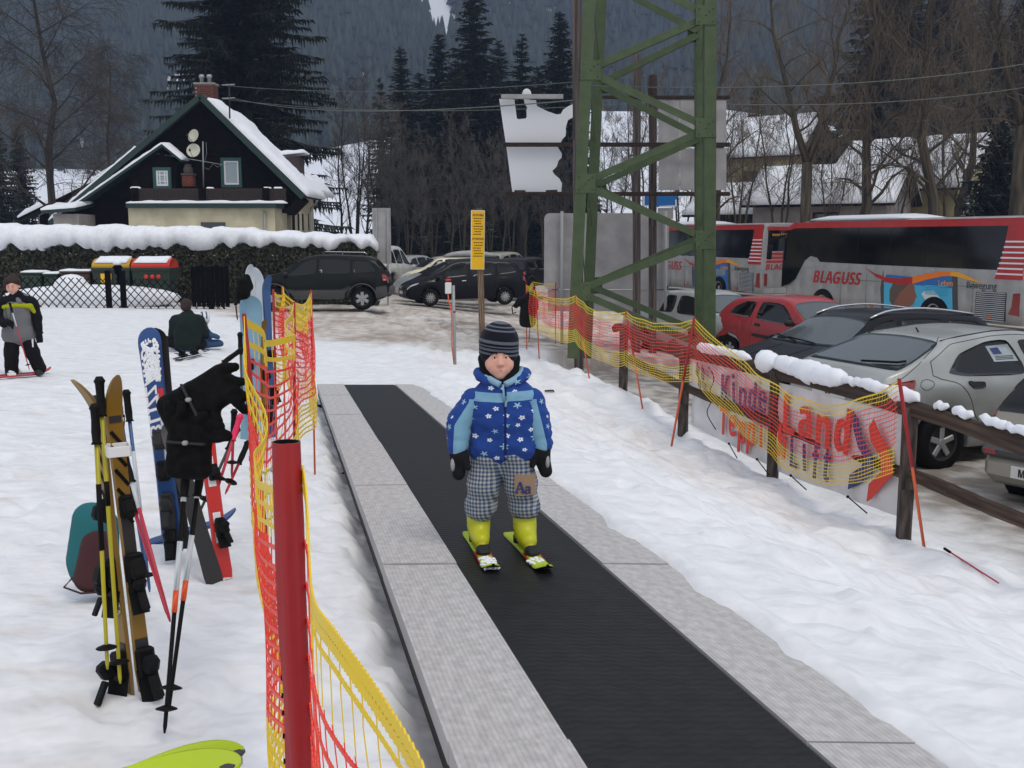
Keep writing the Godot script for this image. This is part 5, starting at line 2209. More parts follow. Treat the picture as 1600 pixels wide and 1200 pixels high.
func build_other_near_cars():
	# grey hatch at the right edge: only its tail shows
	var hl := 1.95
	var c := hatch_spec(3.9, 1.66, 1.45, 0.95, {"tail_w": 0.9, "top": [[-hl - 0.1, 0.60], [-hl, 0.66], [-hl + 0.02, 0.92], [-hl + 0.06, 1.0], [-hl + 0.34, 1.37], [-0.6, 1.44], [0.2, 1.42], [1.05, 1.0], [hl - 0.35, 0.82], [hl, 0.5]]})
	var t := thing("grey_hatchback", "grey hatchback cut by the right edge, number plate starting with MZ", "car", Vector3.ZERO, "cars parked behind the banner fence", false)
	car_body(t, c, M.paint_grey)
	car_glass(t, c, [[[-1.5, 5.3], [-0.5, 5.15], [-0.5, 6.85], [-1.3, 6.7]], [[-0.4, 5.15], [0.8, 5.15], [0.3, 6.85], [-0.4, 6.85]]], [[1.0, 7.6], [1.02, 10], [1.0, 12.4], [0.3, 12.2], [0.26, 10], [0.3, 7.8]], [[-hl + 0.07, 6.2], [-hl + 0.07, 10], [-hl + 0.07, 13.8], [-hl + 0.33, 12.6], [-hl + 0.34, 10], [-hl + 0.33, 7.4]], M.car_glass)
	skin_part(t, "tail_light", M.lamp_red, c, [[-hl + 0.04, 4.6], [-hl + 0.05, 6.2], [-hl + 0.22, 6.4], [-hl + 0.2, 4.8]])
	end_box(t, "rear_bumper", M.paint_grey, Vector3(-hl + 0.06, 0.42, 0), Vector3(0.24, 0.26, 1.5), 0.07)
	end_box(t, "bumper_strip", M.plastic_grey, Vector3(-hl + 0.045, 0.58, 0), Vector3(0.24, 0.10, 1.52), 0.03)
	for s in [-1, 1]:
		end_box(t, "reflector", M.lamp_red, Vector3(-hl - 0.078, 0.58, s * 0.66), Vector3(0.01, 0.05, 0.12), 0.003)
	plate_text(t, "number_plate", "MZ", Vector3(-hl - 0.075, 0.42, -0.18), -1)
	add_wheels(t, c, 2, M.hubcap)
	var a := deg_to_rad(34.0)
	t.rotation.y = a
	t.position = Vector3(4.52, 0, -9.75) + Basis(Vector3.UP, a) * Vector3(hl, 0, 0.83)
	t.position.y = -0.2
	# navy estate, nose to the fence
	hl = 2.3
	c = hatch_spec(4.6, 1.76, 1.46, 0.95, {"tail_w": 0.9, "top": [[-hl, 0.6], [-hl + 0.03, 0.95], [-hl + 0.12, 1.05], [-hl + 0.5, 1.38], [-0.6, 1.455], [0.0, 1.46], [0.3, 1.41], [1.12, 0.99], [1.3, 0.95], [hl - 0.35, 0.82], [hl - 0.1, 0.7], [hl, 0.5]], "wr": 0.31, "ax_f": hl - 0.9, "ax_r": -hl + 0.95})
	t = thing("navy_estate", "dark navy estate car with silver roof rails, nose to the rail fence", "car", Vector3.ZERO, "cars parked behind the banner fence", false)
	car_body(t, c, M.paint_navy)
	car_glass(t, c, [[[-1.95, 5.3], [-1.1, 5.15], [-1.1, 6.85], [-1.7, 6.7]], [[-1.02, 5.15], [-0.15, 5.15], [-0.15, 6.88], [-1.02, 6.88]], [[-0.06, 5.15], [0.95, 5.15], [0.36, 6.85], [-0.06, 6.88]]], [[1.08, 7.4], [1.12, 10], [1.08, 12.6], [0.42, 12.3], [0.36, 10], [0.42, 7.7]], [[-hl + 0.16, 7.0], [-hl + 0.16, 13.0], [-hl + 0.46, 12.4], [-hl + 0.46, 7.6]], M.car_glass_pale, 2, M.car_glass)
	for s in [-1, 1]:
		var st := S()
		var pts := []
		for k in 15:
			var x := lerpf(-1.75, 0.35, k / 14.0)
			var p := car_pt(c, x, 7.9)
			pts.append(Vector3(x, p.y + 0.055 * sin(PI * clampf(k / 14.0, 0.04, 0.96)) + 0.012, s * absf(p.z)))
		tube(st, pts, 0.017, 8)
		fin(st, "roof_rail", M.chrome, t)
	for s in [9.2, 10.8]:
		var st := S()
		seam_line(st, c, [[1.2, s], [2.0, s]], 0.012)
		fin(st, "bonnet_crease", M.paint_navy, t)
	skin_part(t, "headlight", M.lamp_clear, c, [[hl - 0.1, 4.4], [hl - 0.1, 5.6], [hl - 0.45, 5.4], [hl - 0.42, 4.7]])
	var st2 := S()
	tube(st2, [car_pt(c, 1.1, 9.6) + Vector3(0, 0.02, 0), car_pt(c, 1.0, 8.0) + Vector3(0, 0.03, 0)], 0.012, 5)
	tube(st2, [car_pt(c, 1.1, 10.6) + Vector3(0, 0.02, 0), car_pt(c, 1.04, 9.0) + Vector3(0, 0.03, 0)], 0.012, 5)
	fin(st2, "wiper", M.black, t)
	car_mirrors(t, c, 0.85, M.paint_navy)
	add_wheels(t, c, 2, M.hubcap)
	place(t, 1345, 15.4, 180 + 26)
	# red three door hatch
	hl = 1.865
	c = hatch_spec(3.73, 1.61, 1.42, 0.92, {"lean": 0.40, "top": [[-hl, 0.6], [-hl + 0.03, 0.9], [-hl + 0.1, 1.0], [-hl + 0.36, 1.25], [-hl + 0.62, 1.36], [-0.5, 1.41], [0.0, 1.41], [0.3, 1.35], [0.95, 1.0], [1.1, 0.94], [hl - 0.3, 0.84], [hl - 0.07, 0.7], [hl, 0.5]], "belt": [[-hl, 0.92], [-0.8, 0.93], [0.4, 0.87], [1.0, 0.9], [hl, 0.66]], "wr": 0.28, "ax_f": hl - 0.68, "ax_r": -hl + 0.62})
	t = thing("red_hatchback", "small rounded red three door hatchback between the silver saloon and the navy estate", "car", Vector3.ZERO, "cars parked behind the banner fence", false)
	car_body(t, c, M.paint_red)
	car_glass(t, c, [[[-1.38, 5.4], [-0.66, 5.15], [-0.62, 6.7], [-0.95, 6.75], [-1.25, 6.2]], [[-0.5, 5.15], [0.72, 5.2], [0.62, 5.7], [0.22, 6.75], [-0.46, 6.75]]], [[0.92, 7.3], [0.96, 10], [0.92, 12.7], [0.40, 12.3], [0.34, 10], [0.40, 7.7]], [[-hl + 0.14, 7.0], [-hl + 0.13, 13.0], [-hl + 0.5, 12.4], [-hl + 0.5, 7.6]], M.car_glass_pale, 2, M.car_glass)
	skin_part(t, "door_handle", M.plastic_dark, c, [[-0.46, 4.3], [-0.46, 4.75], [-0.3, 4.75], [-0.3, 4.3]], 0.014)
	skin_part(t, "side_strip", M.plastic_dark, c, [[-0.5, 3.2], [-0.5, 3.5], [0.9, 3.4], [0.9, 3.1]], 0.014, 1)
	car_seams(t, c, [[[-0.58, 5.0], [-0.56, 1.2]], [[0.82, 5.0], [0.78, 1.2]]])
	car_mirrors(t, c, 0.62, M.plastic_dark)
	skin_part(t, "headlight", M.lamp_clear, c, [[hl - 0.08, 4.4], [hl - 0.08, 5.6], [hl - 0.34, 5.4], [hl - 0.34, 4.7]])
	end_box(t, "front_bumper", M.plastic_grey, Vector3(hl - 0.1, 0.45, 0), Vector3(0.26, 0.24, 1.3), 0.07)
	skin_part(t, "tail_light", M.lamp_red, c, [[-hl + 0.05, 4.2], [-hl + 0.05, 5.2], [-hl + 0.2, 5.2], [-hl + 0.2, 4.2]])
	add_wheels(t, c, 0, M.hubcap)
	place(t, 1254, 19.8, -66)
	# silver saloon behind the pylon
	hl = 2.1
	c = hatch_spec(4.2, 1.71, 1.44, 0.94, {"top": [[-hl, 0.6], [-hl + 0.03, 0.95], [-hl + 0.1, 1.03], [-hl + 0.7, 1.36], [-0.5, 1.43], [0.0, 1.435], [0.3, 1.38], [1.05, 0.99], [hl - 0.35, 0.83], [hl - 0.08, 0.68], [hl, 0.5]]})
	t = thing("silver_saloon", "silver car with pale door mirror behind the right pylon leg", "car", Vector3.ZERO, "cars parked behind the banner fence", false)
	car_body(t, c, M.paint_silver)
	car_glass(t, c, [[[-1.3, 5.3], [-0.3, 5.15], [-0.34, 6.85], [-0.95, 6.8]], [[-0.2, 5.15], [0.88, 5.2], [0.34, 6.85], [-0.24, 6.85]]], [[1.0, 7.3], [1.04, 10], [1.0, 12.7], [0.42, 12.3], [0.36, 10], [0.42, 7.7]], [[-hl + 0.14, 7.0], [-hl + 0.13, 13.0], [-hl + 0.6, 12.4], [-hl + 0.6, 7.6]], M.car_glass_pale, 2, M.car_glass)
	skin_part(t, "headlight", M.lamp_clear, c, [[hl - 0.06, 4.3], [hl - 0.06, 5.5], [hl - 0.42, 5.5], [hl - 0.36, 4.6]])
	end_box(t, "grille", M.plastic_dark, Vector3(hl - 0.045, 0.68, 0), Vector3(0.05, 0.09, 0.72), 0.015)
	end_box(t, "grille_bar", M.chrome, Vector3(hl - 0.02, 0.70, 0), Vector3(0.03, 0.02, 0.7), 0.005)
	plate_text(t, "number_plate", "", Vector3(hl + 0.012, 0.44, 0), 1)
	car_mirrors(t, c, 0.78, M.paint_champagne)
	add_wheels(t, c, 2, M.hubcap)
	place(t, 1108, 22.4, -58)

func suv_spec(L: float, W: float, H: float) -> Dictionary:
	var hl := L / 2
	return {"L": L, "W": W, "sill": 0.34, "wr": 0.355, "ww": 0.23, "ax_f": hl - 0.86, "ax_r": -hl + 0.82, "lean": 0.30, "tail_w": 0.9, "nose_w": 0.84,
		"top": [[-hl, 0.7], [-hl + 0.03, 1.05], [-hl + 0.10, 1.14], [-hl + 0.42, H - 0.14], [-hl + 0.62, H - 0.06], [-0.5, H - 0.01], [0.1, H - 0.02], [0.42, H - 0.09], [1.12, 1.14], [1.3, 1.10], [hl - 0.35, 1.0], [hl - 0.08, 0.86], [hl, 0.6]],
		"belt": [[-hl, 1.05], [-0.5, 1.07], [0.8, 1.02], [1.15, 1.02], [hl, 0.84]]}

func build_far_cars():
	# dark green off-roader side on
	var c := suv_spec(4.32, 1.8, 1.68)
	var hl := 2.16
	var t := thing("green_suv", "dark green off-roader with grey lower cladding in front of the hedge end", "car", Vector3.ZERO, "", false)
	car_body(t, c, M.paint_green)
	car_glass(t, c, [[[-1.78, 5.5], [-1.05, 5.15], [-1.05, 6.85], [-1.55, 6.7]], [[-0.98, 5.15], [-0.05, 5.15], [-0.05, 6.88], [-0.98, 6.88]], [[0.03, 5.15], [1.02, 5.15], [0.9, 5.45], [0.42, 6.85], [0.03, 6.88]]], [[1.08, 7.3], [1.12, 10], [1.08, 12.7], [0.5, 12.3], [0.46, 10], [0.5, 7.7]], [[-hl + 0.12, 6.6], [-hl + 0.12, 13.4], [-hl + 0.4, 12.6], [-hl + 0.4, 7.4]], M.car_glass, 2)
	# grey cladding along the sills and round the arches
	for s in 2:
		var lowp := [[[-1.0, 1.05], [-1.0, 2.6], [0.9, 2.6], [0.9, 1.05]], [[-hl + 0.06, 1.1], [-hl + 0.06, 3.1], [-1.75, 3.0], [-1.75, 1.1]], [[1.72, 1.1], [1.72, 3.0], [hl - 0.06, 3.1], [hl - 0.06, 1.1]]]
		for p in lowp:
			var st := S()
			skin(st, c, mirror_poly(p) if s else p, 0.012, 4, 1)
			fin(st, "sill_cladding", M.plastic_grey, t)
		for ax in [c.ax_f, c.ax_r]:
			var st := S()
			var pts := []
			for k in 15:
				var a := PI * k / 14.0
				var x: float = ax + cos(a) * (c.wr + 0.09)
				var y: float = c.wr + sin(a) * (c.wr + 0.09)
				pts.append(Vector3(x, y, (0.905 if s == 0 else -0.905)))
			tube(st, pts, 0.062, 6, true, 0.35)
			fin(st, "arch_flare", M.plastic_grey, t)
	skin_part(t, "tail_light", M.lamp_red, c, [[-hl + 0.03, 3.8], [-hl + 0.03, 5.4], [-hl + 0.22, 5.4], [-hl + 0.2, 3.8]], 0.014)
	end_box(t, "rear_bumper", M.plastic_grey, Vector3(-hl + 0.05, 0.55, 0), Vector3(0.26, 0.3, 1.6), 0.07)
	car_seams(t, c, [[[-0.02, 5.0], [0.0, 1.2]], [[1.0, 5.0], [1.05, 1.2]], [[-1.0, 5.0], [-1.1, 3.4]]])
	skin_part(t, "door_handle", M.paint_green, c, [[0.12, 4.5], [0.12, 4.75], [0.32, 4.75], [0.32, 4.5]], 0.02, 1)
	car_mirrors(t, c, 0.92, M.plastic_dark)
	for s in [-1, 1]:
		var st := S()
		tube(st, [Vector3(-1.4, 1.66, s * 0.55), Vector3(-1.3, 1.72, s * 0.55), Vector3(-0.1, 1.745, s * 0.55), Vector3(0.0, 1.68, s * 0.55)], 0.018, 6)
		fin(st, "roof_rail", M.chrome if s > 0 else M.plastic_dark, t)
	add_wheels(t, c, 0, M.hubcap)
	place(t, 503, 32.0, 183, 0.19)
	# navy people carrier
	hl = 2.31
	c = {"L": 4.62, "W": 1.81, "sill": 0.24, "wr": 0.315, "ww": 0.2, "ax_f": hl - 0.9, "ax_r": -hl + 0.85, "lean": 0.30, "tail_w": 0.9, "nose_w": 0.8,
		"top": [[-hl, 0.7], [-hl + 0.03, 1.1], [-hl + 0.12, 1.2], [-hl + 0.36, 1.6], [-hl + 0.6, 1.68], [-0.4, 1.73], [0.3, 1.69], [0.6, 1.6], [1.5, 1.08], [1.7, 0.98], [hl - 0.2, 0.8], [hl - 0.06, 0.7], [hl, 0.5]],
		"belt": [[-hl, 1.08], [-0.5, 1.03], [0.9, 0.96], [1.5, 0.92], [hl, 0.72]]}
	t = thing("people_carrier", "dark navy people carrier parked nose out beside the yellow sign post", "car", Vector3.ZERO, "", false)
	car_body(t, c, M.paint_navy)
	car_glass(t, c, [[[-2.0, 5.5], [-1.15, 5.15], [-1.15, 6.85], [-1.8, 6.7]], [[-1.06, 5.15], [-0.1, 5.15], [-0.1, 6.88], [-1.06, 6.88]], [[0.0, 5.15], [0.86, 5.15], [0.86, 6.3], [0.55, 6.85], [0.0, 6.88]], [[0.95, 5.2], [1.4, 5.25], [0.95, 6.1]]], [[1.46, 7.3], [1.52, 10], [1.46, 12.7], [0.68, 12.4], [0.62, 10], [0.68, 7.6]], [[-hl + 0.14, 6.6], [-hl + 0.14, 13.4], [-hl + 0.34, 12.6], [-hl + 0.34, 7.4]], M.car_glass, 2)
	skin_part(t, "headlight", M.lamp_clear, c, [[hl - 0.05, 4.5], [hl - 0.05, 6.6], [hl - 0.5, 5.4], [hl - 0.44, 4.8]], 0.012)
	skin_part(t, "tail_light", M.lamp_red, c, [[-hl + 0.03, 3.8], [-hl + 0.03, 5.0], [-hl + 0.16, 5.0], [-hl + 0.15, 3.8]], 0.014)
	end_box(t, "grille", M.plastic_dark, Vector3(hl - 0.0, 0.64, 0), Vector3(0.06, 0.14, 0.36), 0.02)
	var stb := S()
	tube(stb, [Vector3(hl + 0.03, 0.70, -0.16), Vector3(hl + 0.04, 0.62, 0), Vector3(hl + 0.03, 0.70, 0.16)], 0.014, 5)
	fin(stb, "badge", M.chrome, t)
	end_box(t, "lower_grille", M.plastic_dark, Vector3(hl - 0.01, 0.36, 0), Vector3(0.08, 0.13, 1.0), 0.03)
	plate_text(t, "number_plate", "", Vector3(hl + 0.03, 0.48, 0), 1)
	car_seams(t, c, [[[-0.05, 5.0], [-0.03, 1.2]], [[1.0, 5.0], [1.05, 1.2]], [[-1.1, 5.0], [-1.12, 1.2]]])
	skin_part(t, "door_handle", M.plate, c, [[0.06, 4.3], [0.06, 4.5], [0.22, 4.5], [0.22, 4.3]], 0.02, 1)
	skin_part(t, "indicator_repeater", M.plate, c, [[1.25, 4.5], [1.25, 4.7], [1.36, 4.7], [1.36, 4.5]], 0.014, 1)
	car_mirrors(t, c, 1.1, M.paint_navy)
	add_wheels(t, c, 1, M.hubcap)
	place(t, 722, 39.0, 180 + 17, -0.13)
	# cars behind it
	var mid := func(label: String, called: String, paint: Material, px: float, d: float, yaw: float, y: float, spec: Dictionary, box_on: bool):
		var o := thing(called, label, "car", Vector3.ZERO, "cars parked deeper in the car park", false)
		car_body(o, spec, paint)
		var h2: float = spec.L / 2
		car_glass(o, spec, [[[-h2 + 0.5, 5.4], [-0.9, 5.15], [-0.9, 6.8], [-h2 + 0.75, 6.6]], [[-0.82, 5.15], [0.0, 5.15], [0.0, 6.85], [-0.82, 6.85]], [[0.08, 5.15], [0.95, 5.2], [0.45, 6.8], [0.08, 6.85]]], [[1.06, 7.3], [1.1, 10], [1.06, 12.7], [0.5, 12.3], [0.44, 10], [0.5, 7.7]], [[-h2 + 0.13, 6.6], [-h2 + 0.13, 13.4], [-h2 + 0.4, 12.6], [-h2 + 0.4, 7.4]], M.car_glass, 2)
		skin_part(o, "tail_light", M.lamp_red, spec, [[-h2 + 0.03, 3.9], [-h2 + 0.03, 5.2], [-h2 + 0.2, 5.2], [-h2 + 0.18, 3.9]], 0.014)
		skin_part(o, "headlight", M.lamp_clear, spec, [[h2 - 0.06, 4.4], [h2 - 0.06, 5.6], [h2 - 0.4, 5.4], [h2 - 0.36, 4.6]], 0.012)
		car_mirrors(o, spec, 0.85, M.plastic_dark)
		add_wheels(o, spec, 2, M.hubcap)
		if box_on:
			var st := S()
			var rings := []
			for k in 13:
				var u := k / 12.0
				var x := lerpf(-1.5, 0.75, u)
				var hgt := 0.30 * pow(sin(PI * clampf(u, 0.03, 0.985)), 0.35)
				var ww := 0.38 * (0.75 + 0.25 * sin(PI * u))
				var ring := []
				for q in 12:
					var a := TAU * q / 12
					ring.append(Vector3(x, 1.56 + hgt * 0.5 + signf(sin(a)) * pow(absf(sin(a)), 0.6) * hgt * 0.5, signf(cos(a)) * pow(absf(cos(a)), 0.5) * ww))
				rings.append(ring)
			loft(st, rings, true)
			fin(st, "roof_box", M.board_grey, o)
		place(o, px, d, yaw, y)
	mid.call("silver car nose out, just behind the navy people carrier", "silver_car", M.paint_silver, 700, 42.0, 180 + 20, -0.1, hatch_spec(4.3, 1.74, 1.46, 0.95), false)
	mid.call("dark estate carrying a long grey roof box", "roof_box_estate", M.paint_navy, 722, 45.0, 180 + 20, -0.05, hatch_spec(4.6, 1.76, 1.5, 0.95), true)
	mid.call("champagne car parked behind the roof box estate", "champagne_car", M.paint_champagne, 690, 48.5, 180 + 20, -0.05, hatch_spec(4.4, 1.74, 1.56, 0.98), false)
	mid.call("white off-roader seen from behind beyond the yellow sign", "white_suv", M.paint_champagne, 790, 54.0, 62, -0.1, suv_spec(4.4, 1.8, 1.75), false)
	mid.call("dark off-roader seen from behind, right of the white one", "dark_suv", M.paint_black, 826, 50.0, 62, -0.25, suv_spec(4.4, 1.84, 1.72), false)
	mid.call("white high roofed van half hidden by the metal panel sign", "white_van", M.paint_white, 606, 50.0, 75, 0.0, suv_spec(4.5, 1.85, 2.0), false)
	mid.call("pale car just visible between the white van and the champagne car", "pale_car", M.paint_silver, 652, 58.0, 60, -0.1, hatch_spec(4.2, 1.7, 1.5, 0.95), false)

func build_coaches():
	coach("nearer silver and red coach with a woman's face advert above its rear wheel", Vector3(15.45, 0, -31.0), M.ad_blue, true)
	coach("farther silver and red coach, its striped tail beside the nearer coach's mirror", Vector3(11.75, 0, -48.5), M.ad_deep, false)

func coach(label: String, rear: Vector3, adm: Material, woman: bool):
	# local axes: x forward from the rear end, y up, visible flank at z = 0 looking along -z (so the body lies at z > 0)
	var L := 12.0
	var W := 2.5
	var fwd := Vector3(-0.37, 0, -0.929)
	var t := thing("coach", label, "bus", Vector3(rear.x, -0.62, rear.z), "coaches on the car park", false)
	# basis: x = fwd, flank normal -z_local = towards us
	var zl := fwd.cross(Vector3.UP)
	t.transform.basis = Basis(fwd, Vector3.UP, zl)
	var H := 3.66
	var st := S()
	var rings := []
	for e in [[0.0, 0.10, 0.0], [0.03, 0.03, 0.03], [0.12, 0.0, 0.05], [2.0, 0.0, 0.06], [6.0, 0.0, 0.06], [10.2, 0.0, 0.05], [11.0, 0.02, 0.02], [11.5, 0.06, -0.05], [11.85, 0.18, -0.25], [12.0, 0.34, -0.9]]:
		var x: float = e[0]
		var i: float = e[1]
		var top: float = H - 0.06 + e[2]
		rings.append([Vector3(x, 0.32, i + 0.02), Vector3(x, 0.9, i), Vector3(x, 1.75, i), Vector3(x, 1.95, i + 0.005), Vector3(x, top - 0.42, i + 0.07), Vector3(x, top - 0.22, i + 0.10), Vector3(x, top - 0.07, i + 0.2), Vector3(x, top, i + 0.42), Vector3(x, top + 0.03, W / 2), Vector3(x, top, W - i - 0.42), Vector3(x, top - 0.07, W - i - 0.2), Vector3(x, top - 0.22, W - i - 0.10), Vector3(x, top - 0.42, W - i - 0.07), Vector3(x, 1.75, W - i), Vector3(x, 0.32, W - i - 0.02)])
	loft(st, rings, true)
	fin(st, "body", M.paint_bus, t)
	# panels on the flank: outline in (x, y); z follows the slight lean above the waist
	var flank := func(poly: Array, called: String, m: Material, off: float, parent: Node = t) -> MeshInstance3D:
		var s2 := S(false)
		var P := poly2(poly)
		if Geometry2D.is_polygon_clockwise(P):
			P.reverse()
		var lean := func(p: Vector2, o: float) -> Vector3:
			var z := 0.0
			if p.y > 1.95:
				z = 0.005 + (p.y - 1.95) / (H - 0.42 - 1.95) * 0.065
			return Vector3(p.x, p.y, z - o)
		var idx := Geometry2D.triangulate_polygon(P)
		for k in range(0, idx.size(), 3):
			tri(s2, lean.call(P[idx[k]], off), lean.call(P[idx[k + 1]], off), lean.call(P[idx[k + 2]], off))
		for k in P.size():
			var a := P[k]
			var b := P[(k + 1) % P.size()]
			quad(s2, lean.call(a, off), lean.call(b, off), lean.call(b, -0.02), lean.call(a, -0.02))
		return fin(s2, called, m, parent)
	# long dark window band sweeping down to the windscreen at the front
	var win: MeshInstance3D = flank.call([[0.78, 3.36], [0.95, 2.0], [6.0, 2.02], [9.55, 2.06], [9.75, 2.22], [10.15, 2.28], [10.5, 2.1], [10.75, 1.75], [11.05, 1.35], [11.5, 1.1], [11.93, 1.0], [11.93, 2.3], [11.85, 2.9], [11.55, 3.3], [11.2, 3.36]], "window_band", M.bus_glass, 0.012)
	for x in [2.4, 4.1, 5.8, 7.5, 9.1]:
		flank.call([[x - 0.012, 3.34], [x + 0.012, 3.34], [x + 0.012, 2.04], [x - 0.012, 2.04]], "window_joint", M.black, 0.014, win)
	flank.call([[9.62, 2.05], [9.78, 2.2], [10.12, 2.26], [10.42, 2.1], [10.6, 1.8], [9.6, 1.9]], "driver_sill", M.paint_bus, 0.016)
	# red roof edge and the striped tail pillar
	var redm: Material = M.paint_bus_red
	flank.call([[0.05, 3.60], [0.05, 3.36], [11.2, 3.36], [11.6, 3.3], [11.75, 3.4], [11.3, 3.58], [6.0, 3.60]], "roof_edge", redm, 0.016)
	flank.call([[0.08, 3.36], [0.08, 1.72], [1.12, 1.72], [0.92, 2.3], [0.78, 3.36]], "tail_pillar", redm, 0.015)
	for k in 7:
		var y := 1.86 + k * 0.165
		flank.call([[0.08, y], [1.08 - k * 0.04, y], [1.07 - k * 0.04, y + 0.05], [0.08, y + 0.05]], "tail_stripe", M.white, 0.018)
	# luggage flaps
	for x in [1.95, 3.0, 4.15, 5.35, 6.9, 8.3]:
		flank.call([[x - 0.006, 1.68], [x + 0.006, 1.68], [x + 0.006, 0.4], [x - 0.006, 0.4]], "flap_seam", M.plastic_grey, 0.003)
	flank.call([[1.95, 1.45], [9.6, 1.45], [9.6, 1.435], [1.95, 1.435]], "flap_seam", M.plastic_grey, 0.003)
	# advert, its dark frame strips and the wave above
	flank.call([[2.62, 1.72], [2.50, 0.42], [2.72, 0.42], [2.86, 1.75]], "advert_edge", M.plastic_grey, 0.006)
	flank.call([[6.06, 1.86], [6.16, 1.2], [6.06, 0.42], [5.92, 0.42], [5.98, 1.2]], "advert_edge", M.plastic_grey, 0.006)
	var ad: MeshInstance3D = flank.call([[2.86, 1.75], [2.72, 0.42], [5.92, 0.42], [5.98, 1.2], [5.9, 1.7], [4.6, 1.66]], "advert", adm, 0.006)
	flank.call([[2.85, 1.74], [2.83, 1.35], [5.94, 1.42], [5.9, 1.7], [4.6, 1.66]], "advert_sky", M.ad_deep, 0.008, ad)
	if woman:
		flank.call([[5.5, 1.35], [5.62, 1.1], [5.6, 0.75], [5.3, 0.5], [5.05, 0.42], [4.7, 0.42], [4.75, 0.62], [4.62, 0.66], [4.5, 0.72], [4.46, 0.82], [4.42, 0.94], [4.36, 1.0], [4.46, 1.16], [4.5, 1.34], [4.7, 1.52], [5.1, 1.55]], "advert_face", M.ad_skin, 0.012, ad)
		flank.call([[4.6, 1.45], [4.8, 1.56], [5.15, 1.6], [5.5, 1.45], [5.68, 1.15], [5.66, 0.8], [5.5, 0.6], [5.3, 0.9], [5.2, 1.1], [5.0, 1.22], [4.8, 1.38]], "advert_hair", M.ad_hair, 0.016, ad)
		flank.call([[4.15, 1.1], [4.0, 1.22], [3.6, 1.24], [3.3, 1.0], [3.25, 0.7], [3.7, 0.68], [3.9, 0.85]], "advert_shell", M.plate, 0.012, ad)
		flank.call([[4.1, 0.42], [3.7, 0.62], [3.4, 0.75], [3.3, 0.55], [3.5, 0.42]], "advert_hand", M.ad_skin, 0.018, ad)
	var wave := [[7.0, 1.92], [6.5, 1.72], [5.9, 1.60], [5.3, 1.58], [4.6, 1.66], [3.9, 1.80], [3.2, 1.9], [2.6, 1.88], [2.1, 1.74], [1.6, 1.56], [2.2, 1.66], [2.7, 1.74], [3.2, 1.74], [3.9, 1.6], [4.6, 1.42], [5.2, 1.36], [5.8, 1.42], [6.4, 1.6]]
	flank.call(wave.slice(0, 5) + wave.slice(14, 18), "wave_red", redm, 0.020)
	flank.call([[4.6, 1.66], [3.9, 1.80], [3.2, 1.9], [2.9, 1.89], [2.9, 1.75], [3.2, 1.74], [3.9, 1.6], [4.6, 1.42]], "wave_orange", M.orange, 0.020)
	flank.call([[2.9, 1.89], [2.6, 1.88], [2.1, 1.74], [1.6, 1.56], [2.2, 1.66], [2.7, 1.74], [2.9, 1.75]], "wave_amber", M.amber, 0.020)
	# grille, lamps, number
	flank.call([[0.62, 1.32], [1.82, 1.32], [1.82, 0.34], [0.62, 0.42]], "engine_grille", M.plastic_dark, 0.004)
	for k in 15:
		var y := 0.42 + k * 0.062
		var s3 := S(false)
		box(s3, Transform3D(Basis(Vector3.RIGHT, 0.5), Vector3(1.22, y, -0.012)), Vector3(1.14, 0.032, 0.016))
		fin(s3, "grille_slat", M.paint_bus, t)
	for k in 7:
		var s3 := S(false)
		box(s3, Transform3D(Basis(Vector3.RIGHT, 0.5), Vector3(3.5, 1.12 + k * 0.045, -0.014)), Vector3(1.0, 0.024, 0.014))
		fin(s3, "vent_slat", M.ad_blue if woman else M.paint_bus, t)
	for x in [1.2, 2.1, 6.6, 9.0]:
		flank.call([[x - 0.07, 0.58], [x + 0.07, 0.58], [x + 0.07, 0.5], [x - 0.07, 0.5]], "side_marker_lamp", M.lamp_orange, 0.03)
	# wheels and arches
	for x in [3.55, 9.3]:
		var arch := []
		for k in 17:
			var a := PI * k / 16
			arch.append([x + cos(a) * 0.66, 0.42 + sin(a) * 0.62])
		flank.call(arch, "wheel_arch", M.black, 0.014)
		var ms := wheel_meshes(0.5, 0.28, 2)
		var o := MeshInstance3D.new()
		o.mesh = ms[0]
		put(o, "wheel", M.rubber, t)
		o.position = Vector3(x, 0.5, 0.08)
		o.rotation.y = PI
		var dsk := MeshInstance3D.new()
		dsk.mesh = ms[1]
		put(dsk, "rim", M.hubcap, o)
	# roof units
	st = S()
	var rr := []
	for e in [[5.2, 0.02, 0.9], [5.5, 0.12, 1.05], [6.0, 0.19, 1.08], [10.0, 0.19, 1.08], [10.6, 0.10, 1.0], [10.9, 0.02, 0.8]]:
		var ring := []
		for k in 12:
			var a := TAU * k / 12
			ring.append(Vector3(e[0], H + 0.0 + maxf(sin(a), -0.3) * e[1], W / 2 + cos(a) * e[2]))
		rr.append(ring)
	loft(st, rr, true)
	fin(st, "roof_unit", M.board_white, t)
	# mirror arm hanging from the front corner
	st = S()
	tube(st, [Vector3(11.75, 3.1, 0.15), Vector3(12.05, 3.0, -0.15), Vector3(12.3, 2.85, -0.3), Vector3(12.35, 2.5, -0.32)], [0.05, 0.06, 0.06, 0.05], 8)
	tube(st, [Vector3(12.35, 2.7, -0.32), Vector3(12.37, 2.1, -0.34)], [0.11, 0.10], 10)
	fin(st, "mirror_arm", M.black, t)
	# rear end
	var back := func(called: String, m: Material, y0: float, y1: float, z0: float, z1: float, off: float) -> void:
		var s4 := S(false)
		wbox(s4, Vector3(-off / 2 + 0.005, (y0 + y1) / 2, (z0 + z1) / 2), Vector3(off + 0.03, y1 - y0, z1 - z0), 0.01)
		fin(s4, called, m, t)
	back.call("rear_window", M.bus_glass, 2.35, 3.32, 0.3, 2.2, 0.012)
	back.call("rear_roof_edge", redm, 3.32, 3.5, 0.25, 2.25, 0.012)
